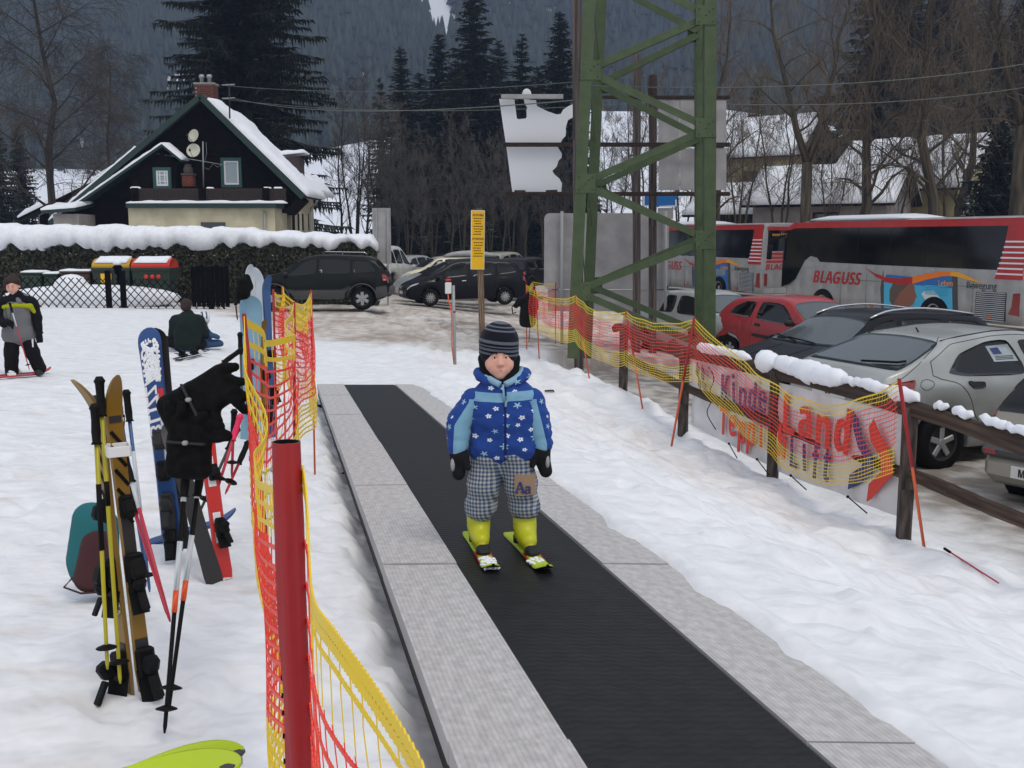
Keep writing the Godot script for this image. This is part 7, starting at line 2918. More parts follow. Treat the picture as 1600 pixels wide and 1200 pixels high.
func build_skis():
	mk("gold_ski", Color(0.50, 0.37, 0.09), 0.35)
	mk("dark_base", Color(0.12, 0.11, 0.12), 0.5)
	mk("pale_base", Color(0.55, 0.53, 0.50), 0.45)
	mk("pole_yellow", Color(0.66, 0.62, 0.08), 0.35)
	mk("blue_ski", Color(0.10, 0.25, 0.47), 0.3)
	mk("red_ski", Color(0.75, 0.12, 0.10), 0.3)
	mk("lime_ski", Color(0.68, 0.78, 0.10), 0.35)
	mk("pole_blue", Color(0.20, 0.33, 0.52), 0.35)
	mk("pole_white", Color(0.75, 0.78, 0.80), 0.4)
	mk("pole_red", Color(0.70, 0.13, 0.22), 0.35)
	mk("pole_orange", Color(0.85, 0.33, 0.14), 0.35)
	mk("pink", Color(0.88, 0.14, 0.35), 0.5)
	mk("ice_blue", Color(0.45, 0.60, 0.68), 0.5)
	# gold pair, soles together, stuck upright
	var foot := at(213, 1062, 3.3)
	var g := thing("gold_skis", "pair of gold and black racing skis strapped together, stuck upright in the snow", "skis", foot)
	var tail1 := at(204, 1085, 3.30)
	var tip1 := at(150, 590, 3.42)
	var tail2 := at(228, 1078, 3.28)
	var tip2 := at(170, 588, 3.40)
	var f1 := Vector3(-0.66, 0, 0.75)
	var f2 := Vector3(0.66, 0, 0.75)
	var s1 := ski(g, "ski", tail1, tip1, f1, M.gold_ski, M.pale_base, 0.058, 0.08, 0.17)
	var s2 := ski(g, "ski", tail2, tip2, f2, M.gold_ski, M.pale_base, 0.058, 0.08, 0.17)
	for e in [[s1, tail1, tip1, f1], [s2, tail2, tip2, f2]]:
		binding(e[0], e[1], e[2], e[3], 0.235, M.black, 1.0)
		binding(e[0], e[1], e[2], e[3], 0.46, M.black, 0.8)
		var z: Vector3 = (e[2] - e[1]).normalized()
		var n: Vector3 = (e[3] - z * e[3].dot(z)).normalized()
		# black flashes of the print
		for k in [0.56, 0.62, 0.68, 0.74, 0.80]:
			var st := S(false)
			box(st, Transform3D(Basis(n.cross(z), n, z) * Basis(Vector3.UP, 0.6), e[1].lerp(e[2], k) + n * 0.0132), Vector3(0.012, 0.002, 0.07))
			fin(st, "print_flash", M.black, e[0])
		for k in [[0.12, 0.10, 0.042], [0.50, 0.16, 0.040], [0.90, 0.10, 0.04]]:
			var st2 := S(false)
			box(st2, Transform3D(Basis(n.cross(z), n, z), e[1].lerp(e[2], k[0]) + n * 0.0125), Vector3(k[2], 0.002, k[1]))
			fin(st2, "print_flash", M.dark_base, e[0])
		text(e[0], "lettering", "ATOMIC", 0.034, Transform3D(Basis(z, -n.cross(z), n), e[1].lerp(e[2], 0.335) + n * 0.0145), M.white, 900, true, "Droid Sans", 0.003)
	var st := S(false)
	var sc := at(184, 703, 3.33)
	for a in 4:
		var an := PI / 2 * a + 0.5
		box(st, Transform3D(Basis(Vector3.UP, an), sc + Vector3(sin(an), 0, cos(an)) * 0.036), Vector3(0.07, 0.035, 0.005), 0.002)
	fin(st, "strap", M.white, g)
	ski_pole("yellow_pole", "yellow ski pole leaning left against the gold skis", "yellow ski poles by the gold skis", at(148, 632, 3.28), at(168, 1046, 3.16), M.pole_yellow, M.black, [[0.3, 0.55, M.black]])
	ski_pole("yellow_pole", "yellow ski pole behind the gold skis with its grip between the tips", "yellow ski poles by the gold skis", at(155, 590, 3.36), at(188, 1068, 3.2), M.pole_yellow, M.black, [[0.34, 0.42, M.black]])
	# pale blue poles
	var tp := ski_pole("blue_pole", "blue and white ski pole, left of the upright pair", "blue and white ski poles", at(181, 604, 4.2), at(229, 900, 4.15), M.pole_blue, M.black, [[0.34, 0.66, M.pole_white]])
	strap_loop(tp, at(188, 648, 4.18), Vector3(0, -0.09, 0))
	ski_pole("blue_pole", "blue and white ski pole, right of the upright pair", "blue and white ski poles", at(197, 610, 4.2), at(234, 925, 4.1), M.pole_blue, M.black, [[0.3, 0.6, M.pole_white]])
	ski_pole("red_pole", "short red ski pole with long black grip beside the gold skis", "red ski poles behind the gold skis", at(193, 706, 4.0), at(266, 972, 3.75), M.pole_red, M.black, [[0.18, 0.34, M.pole_white]], false)
	ski_pole("red_pole", "red ski pole passing behind the gold skis' upper binding", "red ski poles behind the gold skis", at(198, 760, 4.05), at(262, 962, 3.72), M.pole_red, M.black, [], false)
	# blue skis standing
	var bl := thing("blue_skis", "pair of blue and silver carving skis with white lettering standing behind the gold ones", "skis", at(270, 850, 5.0))
	var bt := at(272, 862, 5.0)
	var bp := at(231, 512, 5.05)
	var bf := Vector3(0.12, 0, 0.99)
	var b1 := ski(bl, "ski", bt, bp, bf, M.blue_ski, M.dark_base, 0.105, -0.03, 0.10)
	var b2 := ski(bl, "ski", at(283, 858, 5.08), at(243, 512, 5.12), Vector3(-0.1, 0, -0.99), M.blue_ski, M.dark_base, 0.10, -0.03, 0.10)
	binding(b1, bt, bp, bf, 0.22, M.black, 1.0)
	binding(b1, bt, bp, bf, 0.36, M.plastic_dark, 1.0)
	var bz := (bp - bt).normalized()
	var bn := (bf - bz * bf.dot(bz)).normalized()
	text(b1, "lettering", "BLIZZARD", 0.056, Transform3D(Basis(bz, -bn.cross(bz), bn), bt.lerp(bp, 0.72) + bn * 0.014 + bn.cross(bz) * 0.018), M.white, 700, true, "Droid Sans", 0.003, 1.25)
	st = S(false)
	box(st, Transform3D(Basis(bn.cross(bz), bn, bz), bt.lerp(bp, 0.56) + bn * 0.012 - bn.cross(bz) * 0.026), Vector3(0.03, 0.004, 0.34), 0.001)
	fin(st, "silver_stripe", M.pole_white, b1)
	st = S(false)
	box(st, Transform3D(Basis(bn.cross(bz), bn, bz), bt.lerp(bp, 0.71) + bn * 0.0145 - bn.cross(bz) * 0.03), Vector3(0.026, 0.003, 0.05))
	fin(st, "red_mark", M.red_ski, b1)
	# frost of snow sticking to its shovel
	st = S()
	var rs := RandomNumberGenerator.new()
	rs.seed = 6
	for i in 190:
		var k := rs.randf_range(0.77, 0.945)
		var c := bt.lerp(bp, k) + bn * 0.014 + bn.cross(bz) * rs.randf_range(-0.040, 0.034)
		ball(st, c, Vector3(rs.randf_range(0.004, 0.010), rs.randf_range(0.005, 0.013), 0.003), 6, 4)
	stuff(fin(st, "stuck_snow", M.snow_clean, b1))
	# red pair: one shows its black sole, the other its red top
	var rd := thing("red_skis", "pair of red skis, one showing its black sole, behind the crossed poles", "skis", at(345, 905, 4.6))
	ski(rd, "ski", at(338, 918, 4.6), at(262, 660, 4.7), Vector3(-0.5, 0.0, -0.85), M.red_ski, M.dark_base, 0.085, 0.06, 0.15)
	var rt := at(352, 912, 4.66)
	var rp := at(318, 655, 4.82)
	var r2 := ski(rd, "ski", rt, rp, Vector3(0.45, 0, 0.9), M.red_ski, M.pale_base, 0.08, 0.06, 0.15)
	binding(r2, rt, rp, Vector3(0.75, 0, 0.65), 0.14, M.black, 0.9)
	binding(r2, rt, rp, Vector3(0.75, 0, 0.65), 0.50, M.black, 0.8)
	for k in [0.28, 0.40, 0.62, 0.74]:
		st = S(false)
		var z := (rp - rt).normalized()
		var n := (Vector3(0.45, 0, 0.9) - z * Vector3(0.45, 0, 0.9).dot(z)).normalized()
		box(st, Transform3D(Basis(n.cross(z), n, z), rt.lerp(rp, k) + n * 0.0125), Vector3(0.035, 0.003, 0.05))
		fin(st, "print_mark", M.white, r2)
	# crossed poles with the gloves on top
	var bands := [[0.02, 0.10, M.pole_orange], [0.12, 0.17, M.pole_white], [0.32, 0.5, M.pole_white], [0.5, 0.58, M.pole_orange]]
	for e in [[292, 715, 3.25, 257, 1146, 2.9, "orange and black racing pole with the gloves on it, left of the two"], [316, 715, 3.3, 263, 1112, 2.98, "orange and black racing pole with the gloves on it, right of the two"]]:
		ski_pole("racing_pole", e[6], "orange and black racing poles", at(e[0], e[1], e[2]), at(e[3], e[4], e[5]), M.black, M.black, bands)
	glove("black_glove", "black ski glove pulled cuff down over the crossed pole grips", at(296, 690, 3.2), at(297, 655, 3.2), Vector3(0, 0.1, 1).normalized(), [Vector3(-0.02, 0.045, 0.01), Vector3(0.0, 0.05, 0.03), Vector3(0.04, 0.02, 0.03), Vector3(0.055, -0.015, 0.02)], Vector3(0.075, -0.0, 0.02))
	glove("black_glove", "black ski glove lying over the grips with its fingers drooping right", at(305, 628, 3.22), at(352, 598, 3.22), Vector3(-0.2, 0.3, 0.93).normalized(), [Vector3(0.052, 0.012, 0.0), Vector3(0.062, -0.008, 0.01), Vector3(0.058, -0.03, 0.015), Vector3(0.045, -0.045, 0.02)], Vector3(0.02, -0.075, 0.02))
	# backpack in the snow
	var bk := thing("backpack", "teal and maroon backpack lying in the snow behind the gold skis", "backpack", at(140, 912, 4.3))
	var c0 := at(143, 852, 4.3)
	var u := 1.0 / FOCAL * 4.4
	st = field_mesh([[c0 + Vector3(-0.01, -0.12, 0), c0 + Vector3(0.03, 0.10, 0), 0.085, 0.075, 0.05, 0.8], [c0 + Vector3(-0.05, -0.06, 0), c0 + Vector3(-0.01, 0.12, 0), 0.055, 0.06, 0.05, 0.8], [c0 + Vector3(0.05, -0.12, 0.02), c0 + Vector3(0.06, 0.08, 0.02), 0.07, 0.06, 0.05, 0.8]], 0.012)
	fin(st, "bag", mk("teal_cloth", Color(0.09, 0.38, 0.40), 0.85), bk)
	st = field_mesh([[c0 + Vector3(0.0, -0.13, 0.05), c0 + Vector3(0.03, 0.02, 0.06), 0.065, 0.05, 0.03, 0.7], [c0 + Vector3(0.05, -0.12, 0.06), c0 + Vector3(0.06, 0.06, 0.05), 0.055, 0.045, 0.03, 0.7]], 0.011)
	fin(st, "pocket", mk("maroon_cloth", Color(0.25, 0.11, 0.12), 0.85), bk)
	st = S()
	tube(st, [c0 + Vector3(-0.07, -0.13, 0.05), c0 + Vector3(-0.10, -0.165, 0.07), c0 + Vector3(-0.02, -0.185, 0.09), c0 + Vector3(0.08, -0.18, 0.08)], 0.009, 6, true, 0.4)
	fin(st, "strap", M.maroon_cloth, bk)
	# thin poles round the net foot
	var extra := [[379, 545, 5.6, 283, 614, 5.5, M.pole_red, M.black, "thin red pole lying across in the air towards the net"], [376, 648, 4.9, 338, 770, 4.75, M.pole_red, M.pink, "red pole with pink grip beside the net"], [366, 640, 5.0, 362, 745, 4.95, M.pole_red, M.black, "upright thin red pole beside the net"], [388, 690, 5.1, 352, 772, 4.9, M.pole_red, M.black, "thin red pole slanting to the foot of the net"], [372, 668, 5.1, 312, 800, 4.8, M.plastic_grey, M.black, "grey pole with coloured bands behind the red skis"]]
	for e in extra:
		ski_pole("thin_pole", e[8], "thin poles behind the crossed poles", at(e[0], e[1], e[2]), at(e[3], e[4], e[5]), e[6], e[7], [], e[4] > 700)
	# black glove-strap loop lying beyond the red skis, blue board on the snow
	var lb := thing("blue_ski_laid", "blue and black ski laid flat behind the standing blue skis", "ski", at(330, 838, 5.3))
	ski(lb, "ski", at(232, 848, 5.35), at(372, 808, 5.5), Vector3(0, 1, 0.1), M.blue_ski, M.dark_base, 0.09, 0.05, 0.15)
	# lime skis in the near corner
	var lm := thing("lime_skis", "pair of lime skis with dark tips lying in the snow at the bottom edge", "skis", at(300, 1190, 2.5))
	for e in [[205, 1222, 2.44, 366, 1178, 2.44], [180, 1232, 2.42, 376, 1158, 2.52]]:
		var a := at(e[0], e[1], e[2])
		var b := at(e[3], e[4], e[5])
		a += (a - b).normalized() * 0.6
		var ls := ski(lm, "ski", a, b, Vector3(-0.1, 0.75, 0.65), M.lime_ski, M.pale_base, 0.10, -0.05, 0.22)
		st = S()
		var z := (b - a).normalized()
		ball(st, b - z * 0.03 + Vector3(0, -0.034, -0.028), Vector3(0.034, 0.010, 0.030), 12, 6)
		fin(st, "tip_guard", M.plastic_grey, ls)
	# skis parked behind the net
	var pk := [[392, 700, 392, 462, 9.0, Vector3(0.1, 0, 1), "ice_blue", 0.19, "wide frosted blue board standing behind the net"], [420, 690, 405, 418, 9.4, Vector3(-0.5, 0, 0.86), "pole_white", 0.10, "white ski with black tip standing behind the net"], [424, 690, 388, 414, 9.5, Vector3(0.6, 0, 0.8), "pole_white", 0.09, "white ski with crossed tip standing behind the net"], [428, 700, 415, 430, 9.2, Vector3(0.8, 0, 0.6), "pole_blue", 0.09, "narrow blue ski standing edge on behind the net"], [418, 700, 408, 500, 9.1, Vector3(0.8, 0, 0.6), "gold_ski", 0.08, "brownish ski standing behind the frosted blue board"]]
	for e in pk:
		var pt := thing("parked_ski", e[8], "ski", at(e[0], e[1], e[4]), "skis parked behind the net")
		var so := ski(pt, "ski", at(e[0], e[1] + 10, e[4]), at(e[2], e[3], e[4] + 0.15), e[5], M[e[6]], M.dark_base, e[7], 0.06, 0.16)
		binding(so, at(e[0], e[1] + 10, e[4]), at(e[2], e[3], e[4] + 0.15), e[5], 0.45, M.black, 1.0)
	var bbx := thing("black_bag", "black bag and helmet hung on the parked skis", "bag", at(378, 455, 9.0))
	st = field_mesh([[at(379, 442, 9.0), at(381, 458, 9.0), 0.05, 0.058, 0.04], [at(385, 434, 9.05), at(389, 448, 9.05), 0.035, 0.04, 0.03], [at(374, 452, 8.98), at(373, 464, 8.98), 0.02, 0.028, 0.03]], 0.012)
	fin(st, "shell", M.black_cloth, bbx)
	ski_pole("dark_pole", "dark ski pole with loop strap standing left of the first net pole", "dark poles by the net", at(375, 520, 6.2), at(379, 640, 6.1), M.plastic_grey, M.black, [], false)
	ski_pole("dark_pole", "dark ski pole with snow on its grip farther left of the net", "dark poles by the net", at(366, 455, 9.3), at(371, 500, 9.2), M.plastic_dark, M.black, [], false)

# ---------------------------------------------------------------- people
func cloth_tex(kind: String) -> ImageTexture:
	var r := RandomNumberGenerator.new()
	r.seed = 33
	var n := 512
	var im := Image.create(n, n, false, Image.FORMAT_RGB8)
	if kind == "jacket" or kind == "sleeve":
		var deep := Color(0.135, 0.26, 0.545)
		var pale := Color(0.47, 0.64, 0.74)
		im.fill(deep)
		if kind == "sleeve":
			im.fill_rect(Rect2i(190, 0, 210, 385), pale)
		var spots := []
		var tries := 0
		while spots.size() < (84 if kind == "jacket" else 34) and tries < 4000:
			tries += 1
			var p := Vector2(r.randf_range(8, n - 8), r.randf_range(8, n - 8))
			if kind == "sleeve" and p.x > 165 and p.x < 425 and p.y < 400:
				continue
			var ok := true
			for q in spots:
				if q.distance_to(p) < 38:
					ok = false
			if ok:
				spots.append(p)
		for i in spots.size():
			var p: Vector2 = spots[i]
			var star := i % 3 == 0
			var rad := r.randf_range(8.5, 13) * (1.55 if star else 1.0)
			var a0 := r.randf() * TAU
			for y in range(-24, 25):
				for x in range(-24, 25):
					var q := Vector2(x, y)
					var d := q.length()
					var lob := absf(cos((q.angle() + a0) * 2.5))
					var lim := rad * ((0.25 + 0.75 * pow(1.0 - lob, 0.8)) if star else (0.45 + 0.55 * lob))
					if d < lim and (d > 2.0 or star):
						var px := int(p.x + x)
						var py := int(p.y + y)
						if px >= 0 and py >= 0 and px < n and py < n:
							im.set_pixel(px, py, Color(0.62, 0.76, 0.82) if star else Color(0.88, 0.90, 0.93))
		if kind == "jacket":
			# chest band and zip
			im.fill_rect(Rect2i(105, 152, 146, 44), pale)
			im.fill_rect(Rect2i(262, 146, 150, 44), pale)
			im.fill_rect(Rect2i(252, 60, 9, 452), Color(0.07, 0.15, 0.38))
			im.fill_rect(Rect2i(250, 60, 12, 62), pale)
			im.fill_rect(Rect2i(0, 486, n, 4), Color(0.05, 0.12, 0.33))
	elif kind == "plaid":
		for y in n:
			for x in n:
				var a := 1 if (x / 9) % 2 == 0 else 0
				var b := 1 if (y / 9) % 2 == 0 else 0
				var c := Color(0.74, 0.73, 0.72)
				if a + b == 1:
					c = Color(0.50, 0.54, 0.59)
				elif a + b == 2:
					c = Color(0.24, 0.33, 0.45)
				im.set_pixel(x, y, c * (0.93 + 0.07 * sin(x * 1.3) * sin(y * 1.1)))
	elif kind == "hat":
		var navy := Color(0.06, 0.07, 0.11)
		im.fill(navy)
		for e in [[0.04, 0.06], [0.16, 0.035], [0.25, 0.045], [0.55, 0.085], [0.70, 0.035], [0.78, 0.07], [0.91, 0.06]]:
			im.fill_rect(Rect2i(0, int(e[0] * n), n, int(e[1] * n)), Color(0.36, 0.38, 0.42))
		for i in 9000:
			var x := r.randi() % n
			var y := r.randi() % n
			im.set_pixel(x, y, im.get_pixel(x, y).lerp(Color(0.4, 0.42, 0.46), 0.25))
	return tex(im)

func cloth_mat(key: String, c: Color, im: Texture2D = null) -> StandardMaterial3D:
	var m := mk(key, c, 0.85, 0.0, 0.3)
	if im:
		m.albedo_texture = im
	m.rim_enabled = true
	m.rim = 0.15
	return m

func wrinkle(amt: float, fr: float):
	return func(p: Vector3) -> Vector3:
		var n := noise.get_noise_3d(p.x * fr, p.y * fr * 1.6, p.z * fr)
		return p + Vector3(p.x, 0, p.z).normalized() * n * amt

func face_parts(t: Node, c: Vector3, s: float, yaw: float, skin_m: Material, pitch := 0.0) -> void:
	# c: middle of the head, s: 1 for a child's head 0.19 m high
	var xf := Transform3D(Basis(Vector3.UP, yaw) * Basis(Vector3.RIGHT, pitch), c)
	var q := func(x: float, y: float, z: float) -> Vector3: return xf * (Vector3(x, y, z) * s)
	var prims := [[q.call(0, 0.028, -0.012), q.call(0, 0.012, -0.004), 0.078 * s, 0.074 * s, 0.02], [q.call(0, -0.03, 0.012), q.call(0, -0.052, 0.026), 0.056 * s, 0.038 * s, 0.03],
		[q.call(-0.036, -0.026, 0.034), q.call(-0.03, -0.036, 0.036), 0.031 * s, 0.028 * s, 0.018], [q.call(0.036, -0.026, 0.034), q.call(0.03, -0.036, 0.036), 0.031 * s, 0.028 * s, 0.018],
		[q.call(0, 0.012, 0.066), q.call(0, -0.012, 0.078), 0.008 * s, 0.0115 * s, 0.010], [q.call(-0.009, -0.016, 0.071), q.call(0.009, -0.016, 0.071), 0.008 * s, 0.008 * s, 0.008],
		[q.call(0, -0.07, 0.046), q.call(0, -0.068, 0.046), 0.021 * s, 0.021 * s, 0.018],
		[q.call(-0.015, -0.0425, 0.0655), q.call(0.015, -0.0425, 0.0655), 0.0055 * s, 0.0055 * s, 0.008], [q.call(-0.012, -0.0525, 0.064), q.call(0.012, -0.0525, 0.064), 0.006 * s, 0.006 * s, 0.008],
		[q.call(-0.03, 0.022, 0.078), q.call(-0.026, 0.022, 0.078), 0.012 * s, 0.012 * s, -0.014], [q.call(0.03, 0.022, 0.078), q.call(0.026, 0.022, 0.078), 0.012 * s, 0.012 * s, -0.014],
		[q.call(0, -0.05, -0.012), q.call(0, -0.12, -0.02), 0.045 * s, 0.045 * s, 0.02],
		[q.call(-0.076, -0.002, -0.01), q.call(-0.078, -0.014, -0.008), 0.014 * s, 0.011 * s, 0.008], [q.call(0.076, -0.002, -0.01), q.call(0.078, -0.014, -0.008), 0.014 * s, 0.011 * s, 0.008]]
	var st := field_mesh(prims, 0.0042 * s)
	fin(st, "head", skin_m, t)
	for e in [-1, 1]:
		st = S()
		ball(st, q.call(e * 0.028, 0.0185, 0.061), Vector3(0.0105, 0.0075, 0.006) * s, 10, 6, xf.basis)
		var eye := fin(st, "eye", M.white, t)
		st = S()
		ball(st, q.call(e * 0.028, 0.018, 0.0655), Vector3(0.005, 0.0055, 0.003) * s, 8, 6, xf.basis)
		fin(st, "iris", M.eye_dark, eye)
		st = S()
		tube(st, [q.call(e * 0.041, 0.0205, 0.057), q.call(e * 0.034, 0.0258, 0.0665), q.call(e * 0.026, 0.0265, 0.0690), q.call(e * 0.016, 0.021, 0.0675)], [0.0018 * s, 0.0038 * s, 0.0038 * s, 0.0018 * s], 6)
		fin(st, "eyelid", skin_m, eye)
		st = S()
		tube(st, [q.call(e * 0.044, 0.034, 0.058), q.call(e * 0.030, 0.040, 0.0665), q.call(e * 0.015, 0.036, 0.0715)], [0.0012 * s, 0.0028 * s, 0.002 * s], 6)
		fin(st, "eyebrow", M.hair_brown, t)
	st = S()
	tube(st, [q.call(-0.021, -0.047, 0.0645), q.call(-0.009, -0.0448, 0.0705), q.call(0, -0.0456, 0.0712), q.call(0.009, -0.0448, 0.0705), q.call(0.021, -0.047, 0.0645)], [0.0010 * s, 0.0024 * s, 0.0022 * s, 0.0024 * s, 0.0010 * s], 6)
	tube(st, [q.call(-0.018, -0.0482, 0.0645), q.call(0, -0.0505, 0.0705), q.call(0.018, -0.0482, 0.0645)], [0.0010 * s, 0.003 * s, 0.0010 * s], 6)
	fin(st, "lips", M.lip, t)

func build_people():
	mk("skin", Color(0.86, 0.65, 0.58), 0.6, 0, 0.35)
	M.skin.subsurf_scatter_enabled = true
	M.skin.subsurf_scatter_strength = 0.15
	mk("lip", Color(0.74, 0.46, 0.43), 0.5)
	mk("eye_dark", Color(0.10, 0.09, 0.09), 0.2)
	mk("hair_brown", Color(0.16, 0.10, 0.07), 0.8)
	build_child()
	build_boy()
	build_sitters()

func build_child():
	var k := 0.00306
	var foot := Vector3(carpet_x(4.9) - 0.055, belt_y(4.9), -4.9)
	var t := thing("person", "small child in blue snowflake jacket and striped hat standing on skis on the conveyor", "person", foot, "", false)
	t.rotation.y = 0.02
	# jacket
	var jt := cloth_tex("jacket")
	var jm := cloth_mat("child_jacket", Color.WHITE, jt)
	var uvj := func(p: Vector3) -> Vector2: return Vector2(0.5 + p.x * 1.45, 1.0 - (p.y - 0.45) / 0.50)
	var jp := [[Vector3(-0.005, 0.56, 0), Vector3(-0.005, 0.68, 0.005), 0.150, 0.143, 0.06, 0.74], [Vector3(-0.005, 0.68, 0), Vector3(-0.005, 0.76, -0.005), 0.143, 0.112, 0.06, 0.74], [Vector3(-0.108, 0.758, -0.01), Vector3(0.092, 0.758, -0.01), 0.060, 0.060, 0.06], [Vector3(-0.01, 0.80, -0.015), Vector3(-0.012, 0.835, -0.015), 0.10, 0.088, 0.04],
		[Vector3(-0.10, 0.515, 0.03), Vector3(0.09, 0.515, 0.03), 0.063, 0.063, 0.05], [Vector3(-0.10, 0.515, -0.03), Vector3(0.09, 0.515, -0.03), 0.063, 0.063, 0.05],
		[Vector3(-0.01, 0.98, 0.03), Vector3(-0.01, 0.86, 0.015), 0.088, 0.055, -0.02]]
	var st := field_mesh(jp, 0.0095, uvj, wrinkle(0.013, 8.0))
	fin(st, "jacket", jm, t)
	# hood lying round the neck
	var hood := []
	for i in 12:
		var a0 := lerpf(-0.42 * PI, 1.42 * PI, i / 12.0)
		var a1 := lerpf(-0.42 * PI, 1.42 * PI, (i + 1) / 12.0)
		var f := func(a: float) -> Vector3: return Vector3(-0.012 - cos(a - 0.0) * 0.0, 0, 0) + Vector3(cos(a) * 0.112, 0.862 + 0.020 * absf(cos(a)) - 0.026 * maxf(0, -sin(a)), -sin(a) * 0.085 - 0.01)
		hood.append([f.call(a0), f.call(a1), 0.026 + 0.008 * sin(a0), 0.026 + 0.008 * sin(a1), 0.012])
	st = field_mesh(hood, 0.008, uvj, wrinkle(0.006, 9.0))
	fin(st, "hood", jm, t)
	st = S()
	for s in [-1, 1]:
		var pts := []
		for i in 9:
			var a: float = -PI / 2 + s * lerpf(0.12, 1.5, i / 8.0)
			pts.append(Vector3(-0.012 + cos(a) * 0.098, 0.842 + 0.058 * i / 8.0, -sin(a) * 0.098 - 0.004 - i * 0.004))
		tube(st, pts, 0.016, 8)
	fin(st, "hood_lining", cloth_mat("pale_lining", Color(0.52, 0.66, 0.75)), t)
	st = S()
	tube(st, [Vector3(-0.010, 0.845, 0.108), Vector3(-0.006, 0.80, 0.112), Vector3(-0.004, 0.77, 0.118)], 0.005, 6)
	wbox(st, Vector3(0.003, 0.765, 0.122), Vector3(0.012, 0.05, 0.005), 0.002)
	fin(st, "zip_pull", M.pale_lining, t)
	# sleeves
	var sm := cloth_mat("child_sleeve", Color.WHITE, cloth_tex("sleeve"))
	for e in [[Vector3(-0.152, 0.752, -0.005), Vector3(-0.222, 0.645, 0.015), Vector3(-0.228, 0.54, 0.05), 1.0], [Vector3(0.132, 0.752, -0.005), Vector3(0.158, 0.65, 0.01), Vector3(0.182, 0.548, 0.035), -1.0]]:
		var A: Vector3 = e[0]
		var B: Vector3 = e[1]
		var C: Vector3 = e[2]
		var sg: float = e[3]
		var uvs := func(p: Vector3) -> Vector2:
			var ax := lerpf(B.x, A.x, clampf((p.y - B.y) / (A.y - B.y), 0, 1)) if p.y > B.y else lerpf(C.x, B.x, clampf((p.y - C.y) / (B.y - C.y), 0, 1))
			return Vector2(0.44 + sg * (p.x - ax) * 3.4, (p.y - 0.45) / 0.42)
		st = field_mesh([[A, B, 0.061, 0.055, 0.03], [B, C, 0.055, 0.046, 0.03], [C, C + Vector3(0, -0.012, 0.004), 0.048, 0.046, 0.01], [A.lerp(B, 0.72), A.lerp(B, 0.76), 0.0625, 0.0625, 0.012], [B.lerp(C, 0.1), B.lerp(C, 0.14), 0.060, 0.060, 0.010], [B.lerp(C, 0.5), B.lerp(C, 0.54), 0.056, 0.056, 0.010]], 0.0085, uvs, wrinkle(0.009, 15.0))
		fin(st, "sleeve", sm, t)
		# mitten
		var D := C + Vector3(sg * 0.008, -0.055, 0.012)
		var E := C + Vector3(sg * 0.004 + (0.02 if sg < 0 else 0.0), -0.135, 0.02)
		st = field_mesh([[C + Vector3(0, -0.01, 0), D, 0.043, 0.04, 0.02], [D, E, 0.041, 0.032, 0.02, 0.75], [D + Vector3(sg * 0.03, 0.0, 0.015), D + Vector3(sg * 0.042, -0.045, 0.03), 0.018, 0.015, 0.012]], 0.007)
		fin(st, "mitten", cloth_mat("mitten_cloth", Color(0.095, 0.095, 0.11)), t)
		st = S()
		ball(st, D + Vector3(-sg * 0.030, -0.03, 0.018), Vector3(0.012, 0.036, 0.022), 10, 6)
		fin(st, "mitten_patch", M.board_grey, t)
	# trousers
	var pm := cloth_mat("plaid_cloth", Color.WHITE, cloth_tex("plaid"))
	var uvp := func(p: Vector3) -> Vector2: return Vector2((p.x + p.z * 0.5) * 1.8, p.y * 1.8)
	st = field_mesh([[Vector3(-0.08, 0.47, 0), Vector3(-0.105, 0.33, 0.015), 0.086, 0.077, 0.025], [Vector3(-0.105, 0.33, 0.015), Vector3(-0.122, 0.215, 0), 0.075, 0.066, 0.025], [Vector3(0.055, 0.47, 0), Vector3(0.078, 0.33, 0.015), 0.086, 0.077, 0.025], [Vector3(0.078, 0.33, 0.015), Vector3(0.098, 0.215, 0), 0.075, 0.066, 0.025], [Vector3(-0.06, 0.50, 0), Vector3(0.04, 0.50, 0), 0.10, 0.10, 0.03], [Vector3(-0.115, 0.235, 0.0), Vector3(-0.118, 0.225, 0.0), 0.077, 0.077, 0.012], [Vector3(0.09, 0.235, 0.0), Vector3(0.094, 0.225, 0.0), 0.077, 0.077, 0.012]], 0.0085, uvp, wrinkle(0.010, 9.0))
	fin(st, "trousers", pm, t)
	# letter patch on the thigh
	st = S()
	for i in 6:
		for j in 5:
			var f := func(a: int, b: int) -> Vector3:
				var x := 0.045 + a * 0.017
				var y := 0.305 + b * 0.021
				var dx := x - 0.073
				return Vector3(x, y, 0.017 + sqrt(maxf(0.0002, 0.0093 * 0.0093 * 106.0 - dx * dx)) + 0.002)
			quad(st, f.call(i, j + 1), f.call(i + 1, j + 1), f.call(i + 1, j), f.call(i, j))
	var pt := fin(st, "letter_patch", cloth_mat("patch_cloth", Color(0.60, 0.50, 0.42)), t)
	text(pt, "lettering", "A", 0.052, Transform3D(Basis(Vector3.UP, 0.0), Vector3(0.070, 0.345, 0.117)), M.print_blue, 900, false, "Droid Serif", 0.003)
	text(pt, "lettering", "a", 0.048, Transform3D(Basis(Vector3.UP, 0.45), Vector3(0.110, 0.338, 0.110)), M.print_blue, 900, false, "Droid Serif", 0.003)
	# boots and skis
	var bm := mk("boot_yellow", Color(0.72, 0.73, 0.06), 0.4)
	mk("boot_orange", Color(0.92, 0.42, 0.05), 0.5)
	var dirc := Vector3(0.20, 0.046, 0.975).normalized()
